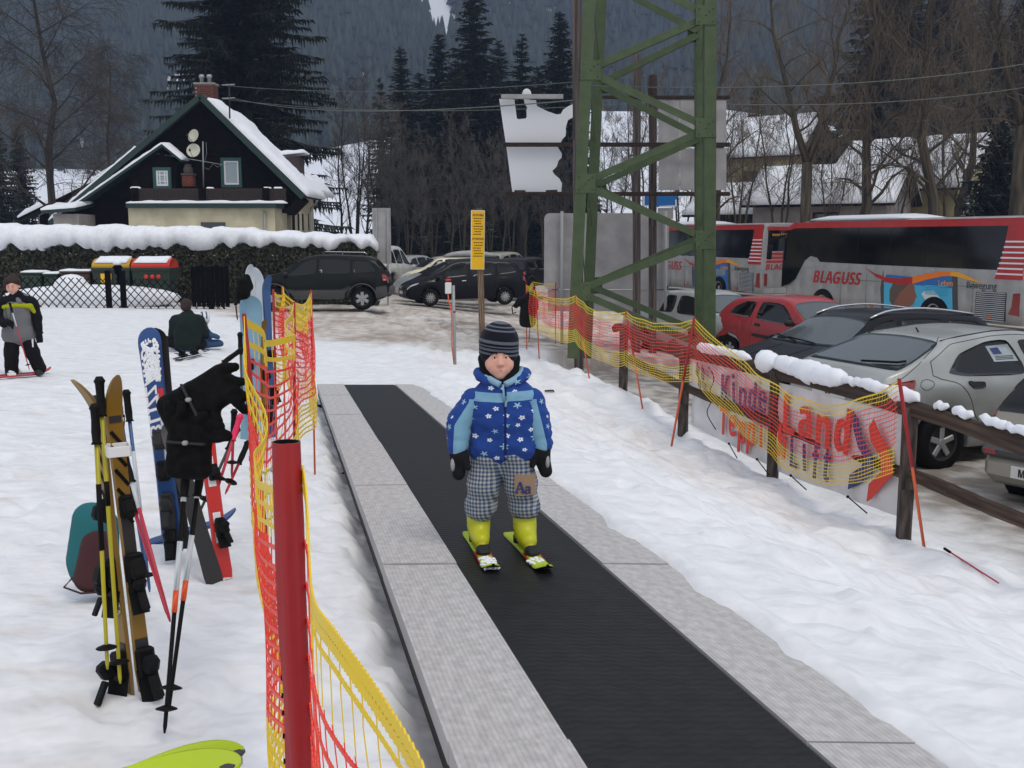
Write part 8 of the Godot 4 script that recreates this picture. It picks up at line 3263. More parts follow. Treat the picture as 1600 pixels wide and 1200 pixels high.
	for e in [[-0.128, 0.0, 0.16], [0.100, 0.02, 0.20]]:
		var c := Vector3(e[0], 0.03, e[1])
		var b := Basis(Vector3.UP, e[2])
		var q := func(x: float, y: float, z: float) -> Vector3: return c + b * Vector3(x, y, z)
		st = field_mesh([[q.call(0, 0.19, -0.025), q.call(0, 0.10, -0.01), 0.062, 0.054, 0.02], [q.call(0, 0.05, -0.05), q.call(0, 0.045, 0.075), 0.046, 0.040, 0.025], [q.call(0, 0.10, -0.01), q.call(0, 0.06, 0.03), 0.052, 0.046, 0.02], [q.call(-0.028, 0.21, -0.02), q.call(0.028, 0.21, -0.02), 0.036, 0.036, 0.02], [q.call(0, 0.012, -0.085), q.call(0, 0.012, 0.115), 0.026, 0.024, 0.012]], 0.007)
		var bo := fin(st, "ski_boot", bm, t)
		st = S()
		for a in [[0.115, 0.052], [0.165, 0.060]]:
			var pts := []
			for i in 11:
				var an := lerpf(-0.25 * PI, 1.25 * PI, i / 10.0)
				pts.append(q.call(cos(an) * (a[1] + 0.004), a[0] - 0.012 * sin(an), sin(an) * (a[1] + 0.004) - 0.012))
			tube(st, pts, 0.004, 5)
		fin(st, "buckle_strap", M.plastic_grey, bo)
		st = S(false)
		box(st, Transform3D(b, q.call(0, 0.188, 0.042)), Vector3(0.034, 0.020, 0.012), 0.003)
		fin(st, "boot_badge", M.boot_orange, bo)
		for s in [-1, 1]:
			st = S()
			ball(st, q.call(s * 0.056, 0.17, 0.0), Vector3(0.010, 0.024, 0.018), 8, 6, b)
			fin(st, "cuff_hinge", M.board_grey, bo)
		var tail: Vector3 = q.call(0, -0.022, -0.36)
		var tip: Vector3 = q.call(0, -0.022, 0.44)
		tail.y = 0.008 + 0.046 * 0.36
		tip.y = 0.012 - 0.046 * 0.44 + 0.04
		tail.y = 0.0 + 0.018 - 0.0
		var sk := ski(t, "ski", Vector3(tail.x, 0.006 - 0.0468 * 0.36, tail.z), Vector3(tip.x, 0.012 + 0.0468 * 0.44, tip.z), Vector3(0, 1, 0), M.lime_ski, M.dark_base, 0.082, 0.035, 0.13)
		st = S(false)
		box(st, Transform3D(b, q.call(0, 0.008, 0.135)), Vector3(0.066, 0.05, 0.06), 0.012)
		box(st, Transform3D(b * Basis(Vector3.RIGHT, 0.4), q.call(0, 0.026, 0.165)), Vector3(0.056, 0.026, 0.06), 0.008)
		box(st, Transform3D(b, q.call(0, 0.0, -0.115)), Vector3(0.062, 0.06, 0.06), 0.012)
		fin(st, "binding", M.plastic_dark, sk)
		st = S(false)
		box(st, Transform3D(b, q.call(0, 0.036, 0.15)), Vector3(0.024, 0.006, 0.024), 0.002)
		fin(st, "binding_window", M.board_grey, sk)
		st = S(false)
		for s in [-1, 1]:
			box(st, Transform3D(b, q.call(s * 0.037, -0.004, 0.2)), Vector3(0.006, 0.006, 0.2))
		fin(st, "red_edge", M.red_ski, sk)
		st = S()
		var r := RandomNumberGenerator.new()
		r.seed = int(e[0] * 1000) + 400
		for i in (46 if e[0] < 0 else 20):
			var z := r.randf_range(0.20, 0.40) if e[0] < 0 else r.randf_range(0.19, 0.30)
			ball(st, q.call(r.randf_range(-0.034, 0.034) - (0.008 if e[0] > 0 else 0.0), -0.002 + (z - 0.2) * 0.05, z), Vector3(r.randf_range(0.006, 0.016), r.randf_range(0.005, 0.012), r.randf_range(0.006, 0.015)), 7, 5)
		stuff(fin(st, "stuck_snow", M.snow_clean, sk))
	# head
	var hc := Vector3(-0.028, 0.952, 0.012)
	face_parts(t, hc, 0.98, 0.10, M.skin)
	st = field_mesh([[Vector3(-0.028, 0.90, -0.02), Vector3(-0.022, 0.83, -0.01), 0.085, 0.078, 0.03], [Vector3(-0.100, 0.955, -0.004), Vector3(-0.082, 0.885, 0.016), 0.030, 0.028, 0.03], [Vector3(0.046, 0.955, -0.004), Vector3(0.036, 0.885, 0.016), 0.030, 0.028, 0.03], [Vector3(-0.065, 0.868, 0.045), Vector3(0.015, 0.868, 0.045), 0.024, 0.024, 0.02], [Vector3(-0.022, 0.945, 0.075), Vector3(-0.022, 0.925, 0.08), 0.068, 0.064, -0.012], [Vector3(-0.045, 0.905, 0.085), Vector3(0.001, 0.905, 0.085), 0.036, 0.036, -0.012]], 0.006)
	fin(st, "neck_gaiter", cloth_mat("gaiter_cloth", Color(0.045, 0.05, 0.075)), t)
	var hm := cloth_mat("hat_knit", Color.WHITE, cloth_tex("hat"))
	var uvh := func(p: Vector3) -> Vector2: return Vector2(atan2(p.x + 0.028, p.z) / TAU + 0.5, clampf((1.145 - p.y - (p.x + 0.03) * 0.1 - p.z * 0.06) / 0.17, 0.01, 0.99))
	st = field_mesh([[Vector3(-0.028, 1.035, -0.006), Vector3(-0.026, 1.048, -0.008), 0.092, 0.088, 0.03], [Vector3(-0.028, 0.985, -0.012), Vector3(-0.028, 1.03, -0.006), 0.093, 0.094, 0.02], [Vector3(-0.028, 0.93, -0.03), Vector3(-0.028, 0.98, -0.02), 0.085, 0.09, 0.02], [Vector3(-0.035, 0.935, 0.095), Vector3(-0.018, 0.935, 0.095), 0.058, 0.058, -0.012]], 0.0065, uvh, wrinkle(0.003, 20.0))
	fin(st, "knit_hat", hm, t)

func build_boy():
	var foot := on_ground(36, 13.5)
	var t := thing("person", "boy in grey and black ski jacket with lime shoulders looking down at his skis", "person", foot, "", false)
	t.rotation.y = 0.35
	var u := 0.00862
	# local: x = (px - 36) * u, y = (573 - v) * u ; facing us
	cloth_mat("jacket_grey", Color(0.42, 0.42, 0.43))
	cloth_mat("jacket_black", Color(0.06, 0.06, 0.08))
	cloth_mat("jacket_lime", Color(0.60, 0.62, 0.08))
	cloth_mat("pants_black", Color(0.065, 0.055, 0.075))
	var st := field_mesh([[Vector3(-0.02, 0.62, 0), Vector3(-0.02, 0.88, 0.0), 0.185, 0.18, 0.06, 0.72], [Vector3(-0.10, 0.55, 0.0), Vector3(0.07, 0.55, 0.0), 0.12, 0.12, 0.06]], 0.016, null, wrinkle(0.012, 5.0))
	fin(st, "jacket", M.jacket_grey, t)
	st = field_mesh([[Vector3(-0.17, 0.985, -0.01), Vector3(0.14, 0.985, -0.01), 0.085, 0.085, 0.06], [Vector3(-0.02, 1.02, 0), Vector3(-0.01, 1.07, 0.0), 0.10, 0.085, 0.05], [Vector3(0.17, 0.96, 0), Vector3(0.215, 0.78, 0.02), 0.08, 0.068, 0.03], [Vector3(0.215, 0.78, 0.02), Vector3(0.225, 0.64, 0.06), 0.066, 0.056, 0.03], [Vector3(-0.20, 0.96, 0), Vector3(-0.25, 0.78, 0.03), 0.08, 0.068, 0.03], [Vector3(-0.25, 0.78, 0.03), Vector3(-0.17, 0.72, 0.16), 0.066, 0.055, 0.03]], 0.016, null, wrinkle(0.010, 6.0))
	fin(st, "jacket_yoke", M.jacket_black, t)
	st = field_mesh([[Vector3(-0.16, 0.93, 0.085), Vector3(-0.02, 0.95, 0.115), 0.030, 0.028, 0.02], [Vector3(0.0, 0.95, 0.115), Vector3(0.15, 0.935, 0.085), 0.028, 0.034, 0.02], [Vector3(0.15, 0.935, 0.085), Vector3(0.205, 0.84, 0.06), 0.034, 0.026, 0.02]], 0.012)
	fin(st, "lime_piping", M.jacket_lime, t)
	st = field_mesh([[Vector3(-0.02, 1.055, 0.03), Vector3(0.03, 0.99, 0.10), 0.05, 0.03, 0.02], [Vector3(0.05, 1.08, -0.02), Vector3(0.13, 1.04, -0.01), 0.04, 0.03, 0.03]], 0.012)
	fin(st, "collar", M.jacket_grey, t)
	st = field_mesh([[Vector3(-0.09, 0.56, 0), Vector3(-0.12, 0.32, 0.02), 0.10, 0.085, 0.04], [Vector3(-0.12, 0.32, 0.02), Vector3(-0.13, 0.09, 0.0), 0.085, 0.09, 0.04], [Vector3(0.06, 0.56, 0), Vector3(0.13, 0.32, 0.02), 0.10, 0.088, 0.04], [Vector3(0.13, 0.32, 0.02), Vector3(0.21, 0.10, 0.0), 0.085, 0.085, 0.04]], 0.016, null, wrinkle(0.012, 6.0))
	fin(st, "ski_trousers", M.pants_black, t)
	st = field_mesh([[Vector3(0.145, 0.5, 0.06), Vector3(0.15, 0.40, 0.09), 0.018, 0.012, 0.01]], 0.008)
	fin(st, "trouser_trim", M.white, t)
	# gloves
	for e in [[Vector3(0.226, 0.62, 0.06), Vector3(0.235, 0.54, 0.09)], [Vector3(-0.165, 0.73, 0.17), Vector3(-0.09, 0.73, 0.22)]]:
		var d: Vector3 = (e[1] - e[0]).normalized()
		var sd := d.cross(Vector3(0, 0.3, 1)).normalized()
		var pr := [[e[0], e[1], 0.042, 0.036, 0.02]]
		for i in 4:
			var rt: Vector3 = e[1] + sd * (i - 1.5) * 0.02
			pr.append([rt, rt + d * 0.035 + Vector3(0, -0.015, 0.01), 0.014, 0.013, 0.008])
			pr.append([rt + d * 0.035 + Vector3(0, -0.015, 0.01), rt + d * 0.045 + Vector3(0, -0.04, -0.005), 0.013, 0.011, 0.008])
		pr.append([e[0] - sd * 0.03, e[0] - sd * 0.045 + d * 0.05, 0.015, 0.013, 0.01])
		st = field_mesh(pr, 0.008)
		fin(st, "glove", M.pants_black, t)
	# boots
	for e in [[-0.13, 0.0], [0.215, 0.02]]:
		st = field_mesh([[Vector3(e[0], 0.14, -0.02), Vector3(e[0], 0.07, 0), 0.062, 0.055, 0.03], [Vector3(e[0], 0.05, -0.06), Vector3(e[0] - 0.02, 0.05, 0.10), 0.05, 0.045, 0.03]], 0.012)
		fin(st, "ski_boot", M.plastic_dark, t)
	# head bent forward, short brown hair
	var hc := Vector3(-0.045, 1.20, 0.05)
	face_parts(t, hc, 1.06, -0.25, M.skin, 0.45)
	st = field_mesh([[hc + Vector3(0.0, 0.05, -0.02), hc + Vector3(0.0, 0.03, -0.035), 0.094, 0.092, 0.02], [hc + Vector3(-0.055, 0.07, 0.045), hc + Vector3(0.055, 0.07, 0.05), 0.042, 0.042, 0.03], [hc + Vector3(0.0, 0.12, 0.0), hc + Vector3(0.04, 0.13, -0.02), 0.035, 0.03, 0.03], [hc + Vector3(-0.085, 0.0, -0.01), hc + Vector3(-0.08, 0.04, 0.0), 0.026, 0.03, 0.02], [hc + Vector3(0.085, 0.0, -0.01), hc + Vector3(0.08, 0.04, 0.0), 0.026, 0.03, 0.02]], 0.009, null, func(p: Vector3) -> Vector3: return p + (p - hc) * noise.get_noise_3d(p.x * 22, p.y * 22, p.z * 22) * 0.10)
	fin(st, "hair", M.hair_brown, t)
	# skis and pole belong to him but lie on their own
	var sk := thing("boy_skis", "pair of red, white and black skis under the standing boy", "skis", on_ground(25, 13.3))
	for e in [[-70, 594, 12.9, 78, 553, 14.0], [-75, 603, 12.6, 66, 566, 13.6]]:
		var a := at(e[0], e[1], e[2])
		var b := at(e[3], e[4], e[5])
		a.y = gh(a.x, -a.z) + 0.02
		b.y = gh(b.x, -b.z) + 0.03
		var so := ski(sk, "ski", a, b, Vector3(0, 1, 0), M.red_ski, M.dark_base, 0.085, 0.06, 0.15)
		binding(so, a, b, Vector3(0, 1, 0), 0.5, M.white, 1.0)
	var pp := ski_pole("boy_pole", "slim red ski pole held by the standing boy", "", at(15, 473, 13.2), at(46, 578, 13.3), M.pole_red, M.black, [[0.1, 0.35, M.pole_white]])
	strap_loop(pp, at(13, 480, 13.2), Vector3(0, -0.17, 0), 0.03)

func build_sitters():
	var foot := on_ground(294, 18.0)
	var t := thing("person", "adult in dark green jacket sitting in the snow with back to us", "person", foot, "", false)
	t.rotation.y = PI + 0.12
	cloth_mat("jacket_green", Color(0.085, 0.13, 0.125))
	# built facing +z, then turned away; px right is local -x
	var st := field_mesh([[Vector3(0, 0.14, 0), Vector3(0, 0.40, 0.04), 0.23, 0.25, 0.08, 0.72], [Vector3(-0.17, 0.52, 0.07), Vector3(0.19, 0.52, 0.07), 0.10, 0.10, 0.08], [Vector3(0, 0.58, 0.08), Vector3(0.0, 0.64, 0.10), 0.11, 0.09, 0.06], [Vector3(0.22, 0.50, 0.08), Vector3(0.27, 0.27, 0.14), 0.10, 0.085, 0.05], [Vector3(0.27, 0.27, 0.14), Vector3(0.12, 0.22, 0.34), 0.08, 0.065, 0.05], [Vector3(-0.2, 0.50, 0.08), Vector3(-0.29, 0.28, 0.12), 0.10, 0.085, 0.05], [Vector3(-0.29, 0.28, 0.12), Vector3(-0.24, 0.22, 0.34), 0.08, 0.065, 0.05]], 0.018, null, wrinkle(0.016, 5.0))
	fin(st, "jacket", M.jacket_green, t)
	st = field_mesh([[Vector3(0.1, 0.10, 0.02), Vector3(0.40, 0.14, 0.22), 0.11, 0.09, 0.05], [Vector3(0.40, 0.14, 0.22), Vector3(0.52, 0.07, -0.05), 0.085, 0.065, 0.05], [Vector3(-0.1, 0.10, 0.02), Vector3(-0.26, 0.16, 0.34), 0.11, 0.09, 0.05], [Vector3(-0.26, 0.16, 0.34), Vector3(-0.24, 0.07, 0.02), 0.085, 0.065, 0.05], [Vector3(0.52, 0.05, -0.03), Vector3(0.60, 0.05, 0.10), 0.055, 0.05, 0.03], [Vector3(-0.1, 0.09, 0.0), Vector3(0.1, 0.09, 0.0), 0.12, 0.12, 0.05]], 0.018, null, wrinkle(0.01, 6.0))
	fin(st, "trousers", M.pants_black, t)
	var hc := Vector3(0.02, 0.775, 0.13)
	face_parts(t, hc, 1.1, -0.5, M.skin, 0.3)
	st = field_mesh([[hc + Vector3(0, 0.035, -0.025), hc + Vector3(0, 0.0, -0.04), 0.10, 0.092, 0.03], [hc + Vector3(0, -0.05, -0.05), hc + Vector3(0, -0.06, -0.045), 0.06, 0.055, 0.03]], 0.012, null, func(p: Vector3) -> Vector3: return p + (p - hc) * noise.get_noise_3d(p.x * 25, p.y * 25, p.z * 25) * 0.08)
	fin(st, "hair", M.hair_brown, t)
	st = S(false)
	wbox(st, Vector3(0.02, 0.595, -0.035), Vector3(0.07, 0.03, 0.01), 0.003)
	fin(st, "collar_badge", M.amber, t)
	for e in [Vector3(0.11, 0.215, 0.36), Vector3(-0.24, 0.215, 0.36)]:
		var pr := [[e, e + Vector3(-0.02, -0.01, 0.06), 0.035, 0.034, 0.02]]
		for i in 4:
			var rt: Vector3 = e + Vector3(-0.05 + i * 0.022, -0.01, 0.07)
			pr.append([rt, rt + Vector3(-0.01, -0.02, 0.05), 0.012, 0.010, 0.006])
		pr.append([e + Vector3(0.03, 0, 0.02), e + Vector3(0.03, 0.01, 0.07), 0.013, 0.011, 0.008])
		st = field_mesh(pr, 0.008)
		fin(st, "hand", M.skin, t)
	# the small skier in the adult's lap
	var c := on_ground(320, 18.25)
	var k := thing("person", "small skier in striped white and blue helmet leaning on the seated adult", "person", c, "", false)
	k.rotation.y = 2.0
	cloth_mat("suit_blue", Color(0.20, 0.30, 0.42))
	st = field_mesh([[Vector3(0, 0.16, 0), Vector3(0, 0.36, -0.02), 0.12, 0.12, 0.05, 0.8], [Vector3(-0.10, 0.38, 0), Vector3(0.10, 0.38, 0), 0.06, 0.06, 0.04], [Vector3(0.11, 0.38, 0.0), Vector3(0.14, 0.26, 0.10), 0.05, 0.045, 0.03], [Vector3(0.14, 0.26, 0.10), Vector3(0.12, 0.22, 0.22), 0.045, 0.04, 0.03], [Vector3(-0.11, 0.38, 0.0), Vector3(-0.14, 0.26, 0.10), 0.05, 0.045, 0.03], [Vector3(-0.14, 0.26, 0.10), Vector3(-0.12, 0.22, 0.22), 0.045, 0.04, 0.03], [Vector3(-0.06, 0.10, 0.02), Vector3(-0.07, 0.10, 0.26), 0.075, 0.06, 0.04], [Vector3(0.06, 0.10, 0.02), Vector3(0.07, 0.10, 0.26), 0.075, 0.06, 0.04]], 0.015, null, wrinkle(0.01, 7.0))
	fin(st, "ski_suit", M.suit_blue, k)
	var h2 := Vector3(0, 0.53, 0.03)
	face_parts(k, h2, 0.95, 0.0, M.skin, 0.3)
	st = field_mesh([[h2 + Vector3(0, 0.035, -0.015), h2 + Vector3(0, 0.03, -0.025), 0.105, 0.105, 0.02], [h2 + Vector3(0, -0.03, 0.10), h2 + Vector3(0, -0.02, 0.11), 0.07, 0.07, -0.02]], 0.010)
	fin(st, "helmet", M.white_gloss, k)
	for z in [-0.035, 0.035]:
		st = S()
		var pts := []
		for i in 15:
			var a := lerpf(-0.1, PI + 0.1, i / 14.0)
			pts.append(h2 + Vector3(cos(a) * 0.103, 0.035 + sin(a) * 0.103, -0.02 + z))
		tube(st, pts, 0.012, 6)
		fin(st, "helmet_stripe", M.suit_blue, k)
	# skis on the snow beside them
	var s1 := thing("short_skis", "pair of short white and black skis lying beside the seated adult", "skis", on_ground(292, 16.8))
	for e in [[272, 547, 16.3, 314, 536, 17.3], [276, 550, 16.1, 317, 539, 17.1]]:
		var a := at(e[0], e[1], e[2])
		var b := at(e[3], e[4], e[5])
		a.y = gh(a.x, -a.z) + 0.03
		b.y = gh(b.x, -b.z) + 0.03
		var so := ski(s1, "ski", a, b, Vector3(-0.4, 0.9, 0.3), M.pole_white, M.dark_base, 0.09, 0.06, 0.15)
		binding(so, a, b, Vector3(-0.4, 0.9, 0.3), 0.5, M.black, 1.3)
	var s2 := thing("lone_ski", "single blue ski lying on edge in front of the seated adult", "ski", on_ground(295, 17.3))
	var a2 := on_ground(258, 17.35) + Vector3(0, 0.03, 0)
	var b2 := on_ground(330, 17.5) + Vector3(0, 0.03, 0)
	ski(s2, "ski", a2, b2, Vector3(0, 1, 0), M.blue_ski, M.dark_base, 0.08, 0.05, 0.15)

# ---------------------------------------------------------------- small things
func build_small_things():
	build_signs()
	build_bins_and_lattice()

func build_signs():
	# yellow notice on a wooden post
	var b := on_ground(754, 19.5)
	var t := thing("yellow_notice", "tall narrow yellow notice with black print on a wooden post", "sign", b)
	var st := S(false)
	bar(st, b + Vector3(0, -0.2, 0), at(749, 326, 19.5), 0.115, 0.10, 0.012)
	fin(st, "post", M.wood_sign_post, t)
	var c := at(746.5, 375, 19.40)
	var bs := Basis(Vector3.UP, 0.35) * Basis(Vector3.BACK, -0.015)
	st = S(false)
	box(st, Transform3D(bs, c), Vector3(0.27, 1.10, 0.012), 0.003)
	fin(st, "edge", M.white, t)
	st = S(false)
	box(st, Transform3D(bs, c + bs.z * 0.008), Vector3(0.25, 1.08, 0.004))
	fin(st, "panel", M.sign_yellow, t)
	for l in [["ACHTUNG", 0.46, 0.045], ["ATTENTION", 0.02, 0.040]]:
		text(t, "lettering", l[0], l[2], Transform3D(bs, c + bs * Vector3(0, l[1], 0.011)), M.print_black, 600, false, "Droid Sans", 0.003, 0.72)
	# the small print is too far away to read: broken dark lines
	for k in 13:
		var y := 0.40 - k * 0.049 if k < 7 else -0.05 - (k - 7) * 0.05
		var x := -0.095 + 0.012 * (k % 3)
		while x < 0.085 - 0.015 * ((k * 7) % 4):
			var w := 0.012 + 0.026 * absf(sin(k * 3.1 + x * 90.0))
			st = S(false)
			box(st, Transform3D(bs, c + bs * Vector3(x + w / 2, y, 0.011)), Vector3(w, 0.017, 0.003))
			fin(st, "print_line", M.print_black, t)
			x += w + 0.009
	# emergency stop on its metal post
	b = on_ground(711, 16.4)
	t = thing("stop_button_post", "grey metal post with red emergency stop button and orange cable at the carpet end", "control post", b)
	st = S()
	tube(st, [b + Vector3(0, -0.2, 0), at(708, 446, 16.4)], 0.028, 10)
	fin(st, "post", M.galv, t)
	for v in [487, 570]:
		st = S()
		tube(st, [at(709.5, v - 1.5, 16.4), at(709.6, v + 1.5, 16.4)], 0.031, 10)
		fin(st, "red_tape", M.red, t)
	st = S(false)
	wbox(st, at(700.5, 450, 16.36), Vector3(0.10, 0.18, 0.09), 0.012)
	fin(st, "switch_box", M.plate, t)
	st = S()
	lathe(st, [[0.018, 0.0], [0.018, 0.02], [0.048, 0.03], [0.05, 0.04], [0.035, 0.05], [0.0, 0.053]], 16, Transform3D(Basis.IDENTITY, at(700.5, 441, 16.36)))
	fin(st, "stop_button", M.red, t)
	st = S()
	tube(st, [at(700, 459, 16.34), at(701, 470, 16.34), at(704, 478, 16.33), at(706, 500, 16.34), at(706, 540, 16.34), at(709, 566, 16.36)], 0.011, 6)
	fin(st, "cable", M.stake, t)
	# rucksack on the far net pole
	b = at(824, 512, 19.9)
	t = thing("grey_rucksack", "dark grey rucksack hanging on the far end of the net", "backpack", b)
	st = field_mesh([[at(826, 470, 19.9), at(824, 498, 19.9), 0.15, 0.16, 0.06, 0.7], [at(832, 460, 19.9), at(834, 480, 19.9), 0.08, 0.09, 0.06], [at(812, 470, 19.85), at(806, 478, 19.85), 0.07, 0.05, 0.05], [at(830, 505, 19.9), at(818, 505, 19.9), 0.08, 0.07, 0.05]], 0.022, null, wrinkle(0.01, 6.0))
	fin(st, "bag", cloth_mat("rucksack_cloth", Color(0.085, 0.09, 0.10)), t)
	st = S()
	tube(st, [at(808, 470, 19.8), at(800, 480, 19.75), at(801, 490, 19.75), at(806, 488, 19.8)], 0.012, 6)
	fin(st, "strap", M.black, t)
	# broken stake and twig on the snow, pole on the car park
	st = S()
	var a := on_ground(857, 13.6)
	tube(st, [a + Vector3(-0.05, 0.012, 0), a + Vector3(0.06, 0.02, 0.02), a + Vector3(0.07, 0.008, 0.03)], 0.014, 6)
	tag(fin(st, "wood_splinter", M.wood_rail), "short brown splinter of wood lying on the snow right of the child", "stick")
	a = on_ground(1475, 7.5)
	t = thing("dropped_pole", "thin red and black pole lying in the slush behind the fence", "pole", a)
	var q := on_ground(1560, 7.0)
	st = S()
	tube(st, [a + Vector3(0, 0.03, 0), q + Vector3(0, 0.03, 0)], 0.006, 6)
	fin(st, "shaft", M.pole_red, t)
	st = S()
	tube(st, [a + Vector3(0, 0.03, 0), a.lerp(q, 0.12) + Vector3(0, 0.03, 0)], 0.011, 6)
	fin(st, "grip", M.black, t)
	# dark bolts and stones beside the deck
	for e in [[497, 12.6, 0.05], [490, 12.9, 0.035], [526, 9.6, 0.022], [538, 8.2, 0.018]]:
		st = S()
		var p := on_ground(e[0], e[1])
		ball(st, p + Vector3(0, e[2] * 0.3, 0), Vector3(e[2] * 1.6, e[2] * 0.5, e[2]), 7, 5)
		tag(fin(st, "dirt_clod", M.rubber), ["larger dark clod by the far left corner of the deck", "smaller dark clod by the far left corner of the deck", "dark pebble on the snow midway along the left deck", "tiny dark pebble beside the nearer half of the left deck"][[497, 490, 526, 538].find(e[0])], "clod", "dark clods along the deck")

func build_bins_and_lattice():
	var d := 33.5
	# dumpsters
	for e in [[152, 210, 404, 418, M.lid_yellow, "green wheeled dumpster with yellow snow covered lid", M.sign_yellow], [213, 272, 406, 418, M.lid_red, "green wheeled dumpster with red snow dusted lid", M.lid_red]]:
		var a := at(e[0], e[3], d)
		var b := at(e[1], e[3], d)
		var foot := Vector3((a.x + b.x) / 2, gh_base(a.x, d), -d)
		var t := thing("dumpster", e[5], "bin", foot, "large wheeled dumpsters")
		var w := b.x - a.x
		var h := a.y - foot.y
		var st := S(false)
		var rings := []
		for k in 2:
			var s := 0.88 if k == 0 else 1.0
			var y := foot.y + 0.18 if k == 0 else a.y
			rings.append([Vector3(foot.x - w / 2 * s, y, -d + 0.45 * s), Vector3(foot.x + w / 2 * s, y, -d + 0.45 * s), Vector3(foot.x + w / 2 * s, y, -d - 0.45 * s), Vector3(foot.x - w / 2 * s, y, -d - 0.45 * s)])
		loft(st, rings, true)
		fin(st, "body", M.bin_green, t)
		st = S(false)
		wbox(st, Vector3(foot.x, a.y - 0.04, -d + 0.46), Vector3(w + 0.04, 0.09, 0.05), 0.01)
		fin(st, "rim", M.bin_green, t)
		st = S()
		rings = []
		for k in 9:
			var an := PI * k / 8.0
			rings.append([Vector3(a.x, a.y + sin(an) * 0.30, -d + cos(an) * 0.47), Vector3(b.x, a.y + sin(an) * 0.30, -d + cos(an) * 0.47)])
		for k in 8:
			quad(st, rings[k][0], rings[k][1], rings[k + 1][1], rings[k + 1][0])
		for s in 2:
			for k in range(1, 8):
				tri(st, rings[0][s], rings[k][s], rings[k + 1][s])
		fin(st, "lid", e[4], t)
		st = S()
		lumpy_plate(st, Vector3(a.x + 0.08, a.y + 0.16, -d + 0.42), Vector3(b.x - 0.1, a.y + 0.16, -d + 0.42), Vector3(b.x - 0.1, a.y + 0.33, -d - 0.1), Vector3(a.x + 0.08, a.y + 0.33, -d - 0.1), 0.07, 14, 5, e[0])
		fin(st, "lid_snow", M.snow_clean, t)
		for s in [-1, 1]:
			st = S()
			tube(st, [Vector3(foot.x + s * w * 0.36, foot.y + 0.1, -d + 0.35), Vector3(foot.x + s * w * 0.36 + 0.06, foot.y + 0.1, -d + 0.35)], 0.09, 10)
			fin(st, "wheel", M.rubber, t)
		if e[0] == 152:
			st = S(false)
			wbox(st, Vector3(foot.x - 0.15, a.y - 0.33, -d + 0.47), Vector3(0.34, 0.3, 0.03))
			fin(st, "sticker", e[6], t)
		else:
			for k in 3:
				st = S()
				lathe(st, [[0.0, 0.0], [0.07, 0.0], [0.07, -0.02]], 12, Transform3D(Basis(Vector3.RIGHT, PI / 2), Vector3(foot.x - 0.15 + k * 0.2, a.y - 0.28, -d + 0.475)))
				fin(st, "round_sticker", M.lid_red, t)
	# low green bins, brown heap cover, snow mound
	for e in [[40, 72, 428, M.bin_green, "dark green garden bin beside the boy's head"], [74, 98, 430, M.bin_green, "second dark green garden bin right of the boy"], [100, 148, 426, M.bin_brown, "brown wooden compost box left of the yellow lidded dumpster"]]:
		var a := at(e[0], e[2], d)
		var b := at(e[1], e[2], d)
		var foot := Vector3((a.x + b.x) / 2, gh_base(a.x, d), -d)
		var t := thing("garden_bin", e[4], "bin", foot, "low garden bins")
		var st := S(false)
		wbox(st, Vector3(foot.x, (foot.y + a.y) / 2, -d), Vector3(b.x - a.x - 0.05, a.y - foot.y, 0.7), 0.03)
		fin(st, "body", e[3], t)
		st = S(false)
		wbox(st, Vector3(foot.x, a.y + 0.03, -d), Vector3(b.x - a.x, 0.06, 0.78), 0.02)
		fin(st, "lid", e[3], t)
		st = S()
		lumpy_plate(st, Vector3(a.x, a.y + 0.06, -d + 0.36), Vector3(b.x, a.y + 0.06, -d + 0.36), Vector3(b.x, a.y + 0.06, -d - 0.36), Vector3(a.x, a.y + 0.06, -d - 0.36), 0.06, 8, 5, e[0])
		fin(st, "lid_snow", M.snow_clean, t)
	var sm := S()
	var mc := at(112, 438, 33.0)
	ball(sm, mc + Vector3(0, -0.35, 0), Vector3(0.62, 0.55, 0.5), 18, 10)
	ball(sm, mc + Vector3(0.6, -0.55, 0.0), Vector3(2.9, 0.42, 0.45), 22, 10)
	tag(fin(sm, "snow_mound", M.snow_clean), "rounded heap of snow behind the lattice fence", "snow heap")
	# lattice fence of crossed slats
	var fa := Vector3(at(-30, 470, 30.5).x, 0, -30.5)
	var fb := Vector3(at(352, 470, 32.0).x, 0, -32.0)
	var t := thing("lattice_fence", "low dark lattice fence of crossed slats in front of the dumpsters", "fence", Vector3(fa.x * 0.5 + fb.x * 0.5, 0.4, -31.5))
	var L := fa.distance_to(fb)
	var dir := (fb - fa) / L
	var nrm := Vector3(-dir.z, 0, dir.x)
	var n := int(L / 0.225)
	var H := 0.95
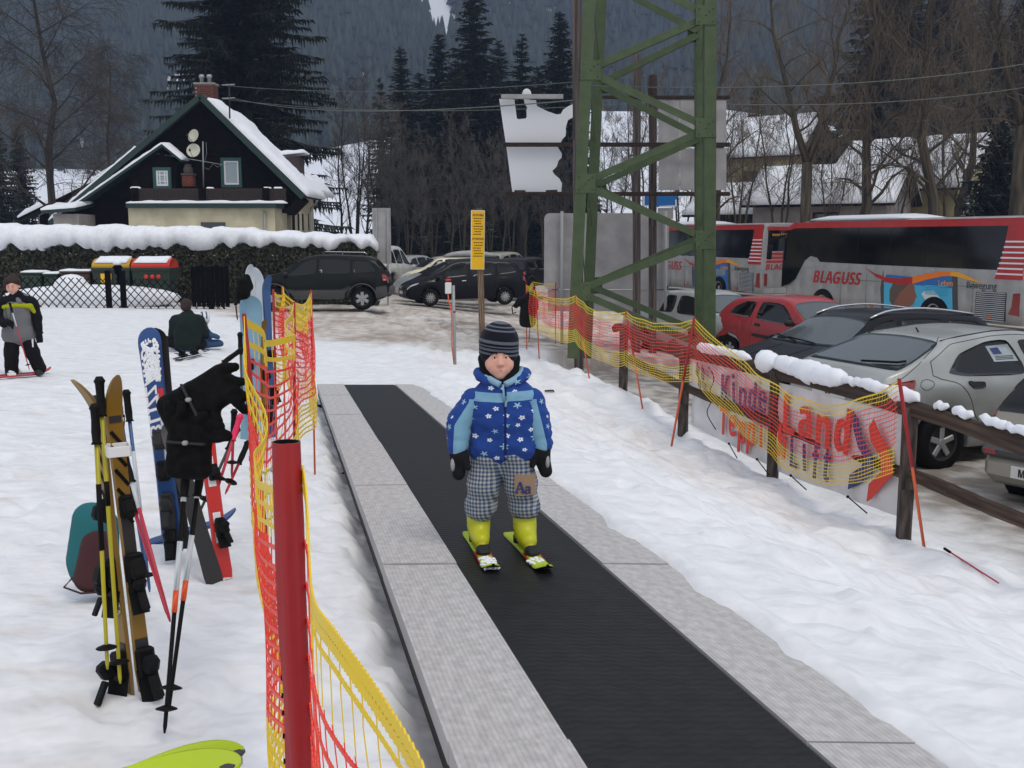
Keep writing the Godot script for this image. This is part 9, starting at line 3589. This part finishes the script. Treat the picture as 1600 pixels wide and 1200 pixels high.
	for i in range(-4, n):
		for s in 2:
			var x0 := i * 0.225
			var x1 := x0 + H * 0.86
			var p0 := fa + dir * clampf(x0 if s == 0 else x1, 0, L)
			var p1 := fa + dir * clampf(x1 if s == 0 else x0, 0, L)
			var g0 := gh_base(p0.x, -p0.z) - 0.05
			var g1 := gh_base(p1.x, -p1.z) - 0.05
			var st := S(false)
			bar(st, p0 + Vector3(0, g0, 0) + nrm * (0.012 if s else -0.012), p1 + Vector3(0, g1 + H, 0) + nrm * (0.012 if s else -0.012), 0.02, 0.066, 0.0, nrm)
			fin(st, "slat", M.fence_black, t)
	for px in [167, 190, 330]:
		var k := clampf((px + 30) / 382.0, 0, 1)
		var p := fa.lerp(fb, k)
		var g := gh_base(p.x, -p.z)
		var st := S(false)
		wbox(st, p + Vector3(0, g + 0.5, 0) + Vector3(0, 0, 0.06), Vector3(0.16, 1.3, 0.12), 0.02)
		fin(st, "post", M.fence_black, t)
	# lantern with a snow hat on the gate post
	var lc := at(184, 424, 31.6)
	var lt := thing("post_lantern", "small dark lantern with a cap of snow on the lattice fence post", "lantern", lc)
	var st := S()
	lathe(st, [[0.05, -0.4], [0.04, -0.1], [0.10, -0.08], [0.12, 0.1], [0.17, 0.12], [0.05, 0.24], [0.0, 0.25]], 8, Transform3D(Basis.IDENTITY, lc))
	fin(st, "housing", M.fence_black, lt)
	st = S()
	ball(st, lc + Vector3(0, 0.26, 0), Vector3(0.13, 0.1, 0.13), 12, 8)
	fin(st, "snow_cap", M.snow_clean, lt)
	# dark shed boards right of the dumpsters
	var sp := at(325, 470, 33.4)
	var s2 := thing("dark_board_gate", "dark upright board gate at the right end of the lattice fence", "gate", Vector3(sp.x, gh_base(sp.x, 33.4), -33.4))
	for i in 8:
		st = S(false)
		wbox(st, Vector3(sp.x - 0.45 + i * 0.155, gh_base(sp.x, 33.4) + 0.62, -33.4), Vector3(0.14, 1.35 + 0.06 * (i % 3), 0.03), 0.005)
		fin(st, "plank", M.fence_black, s2)
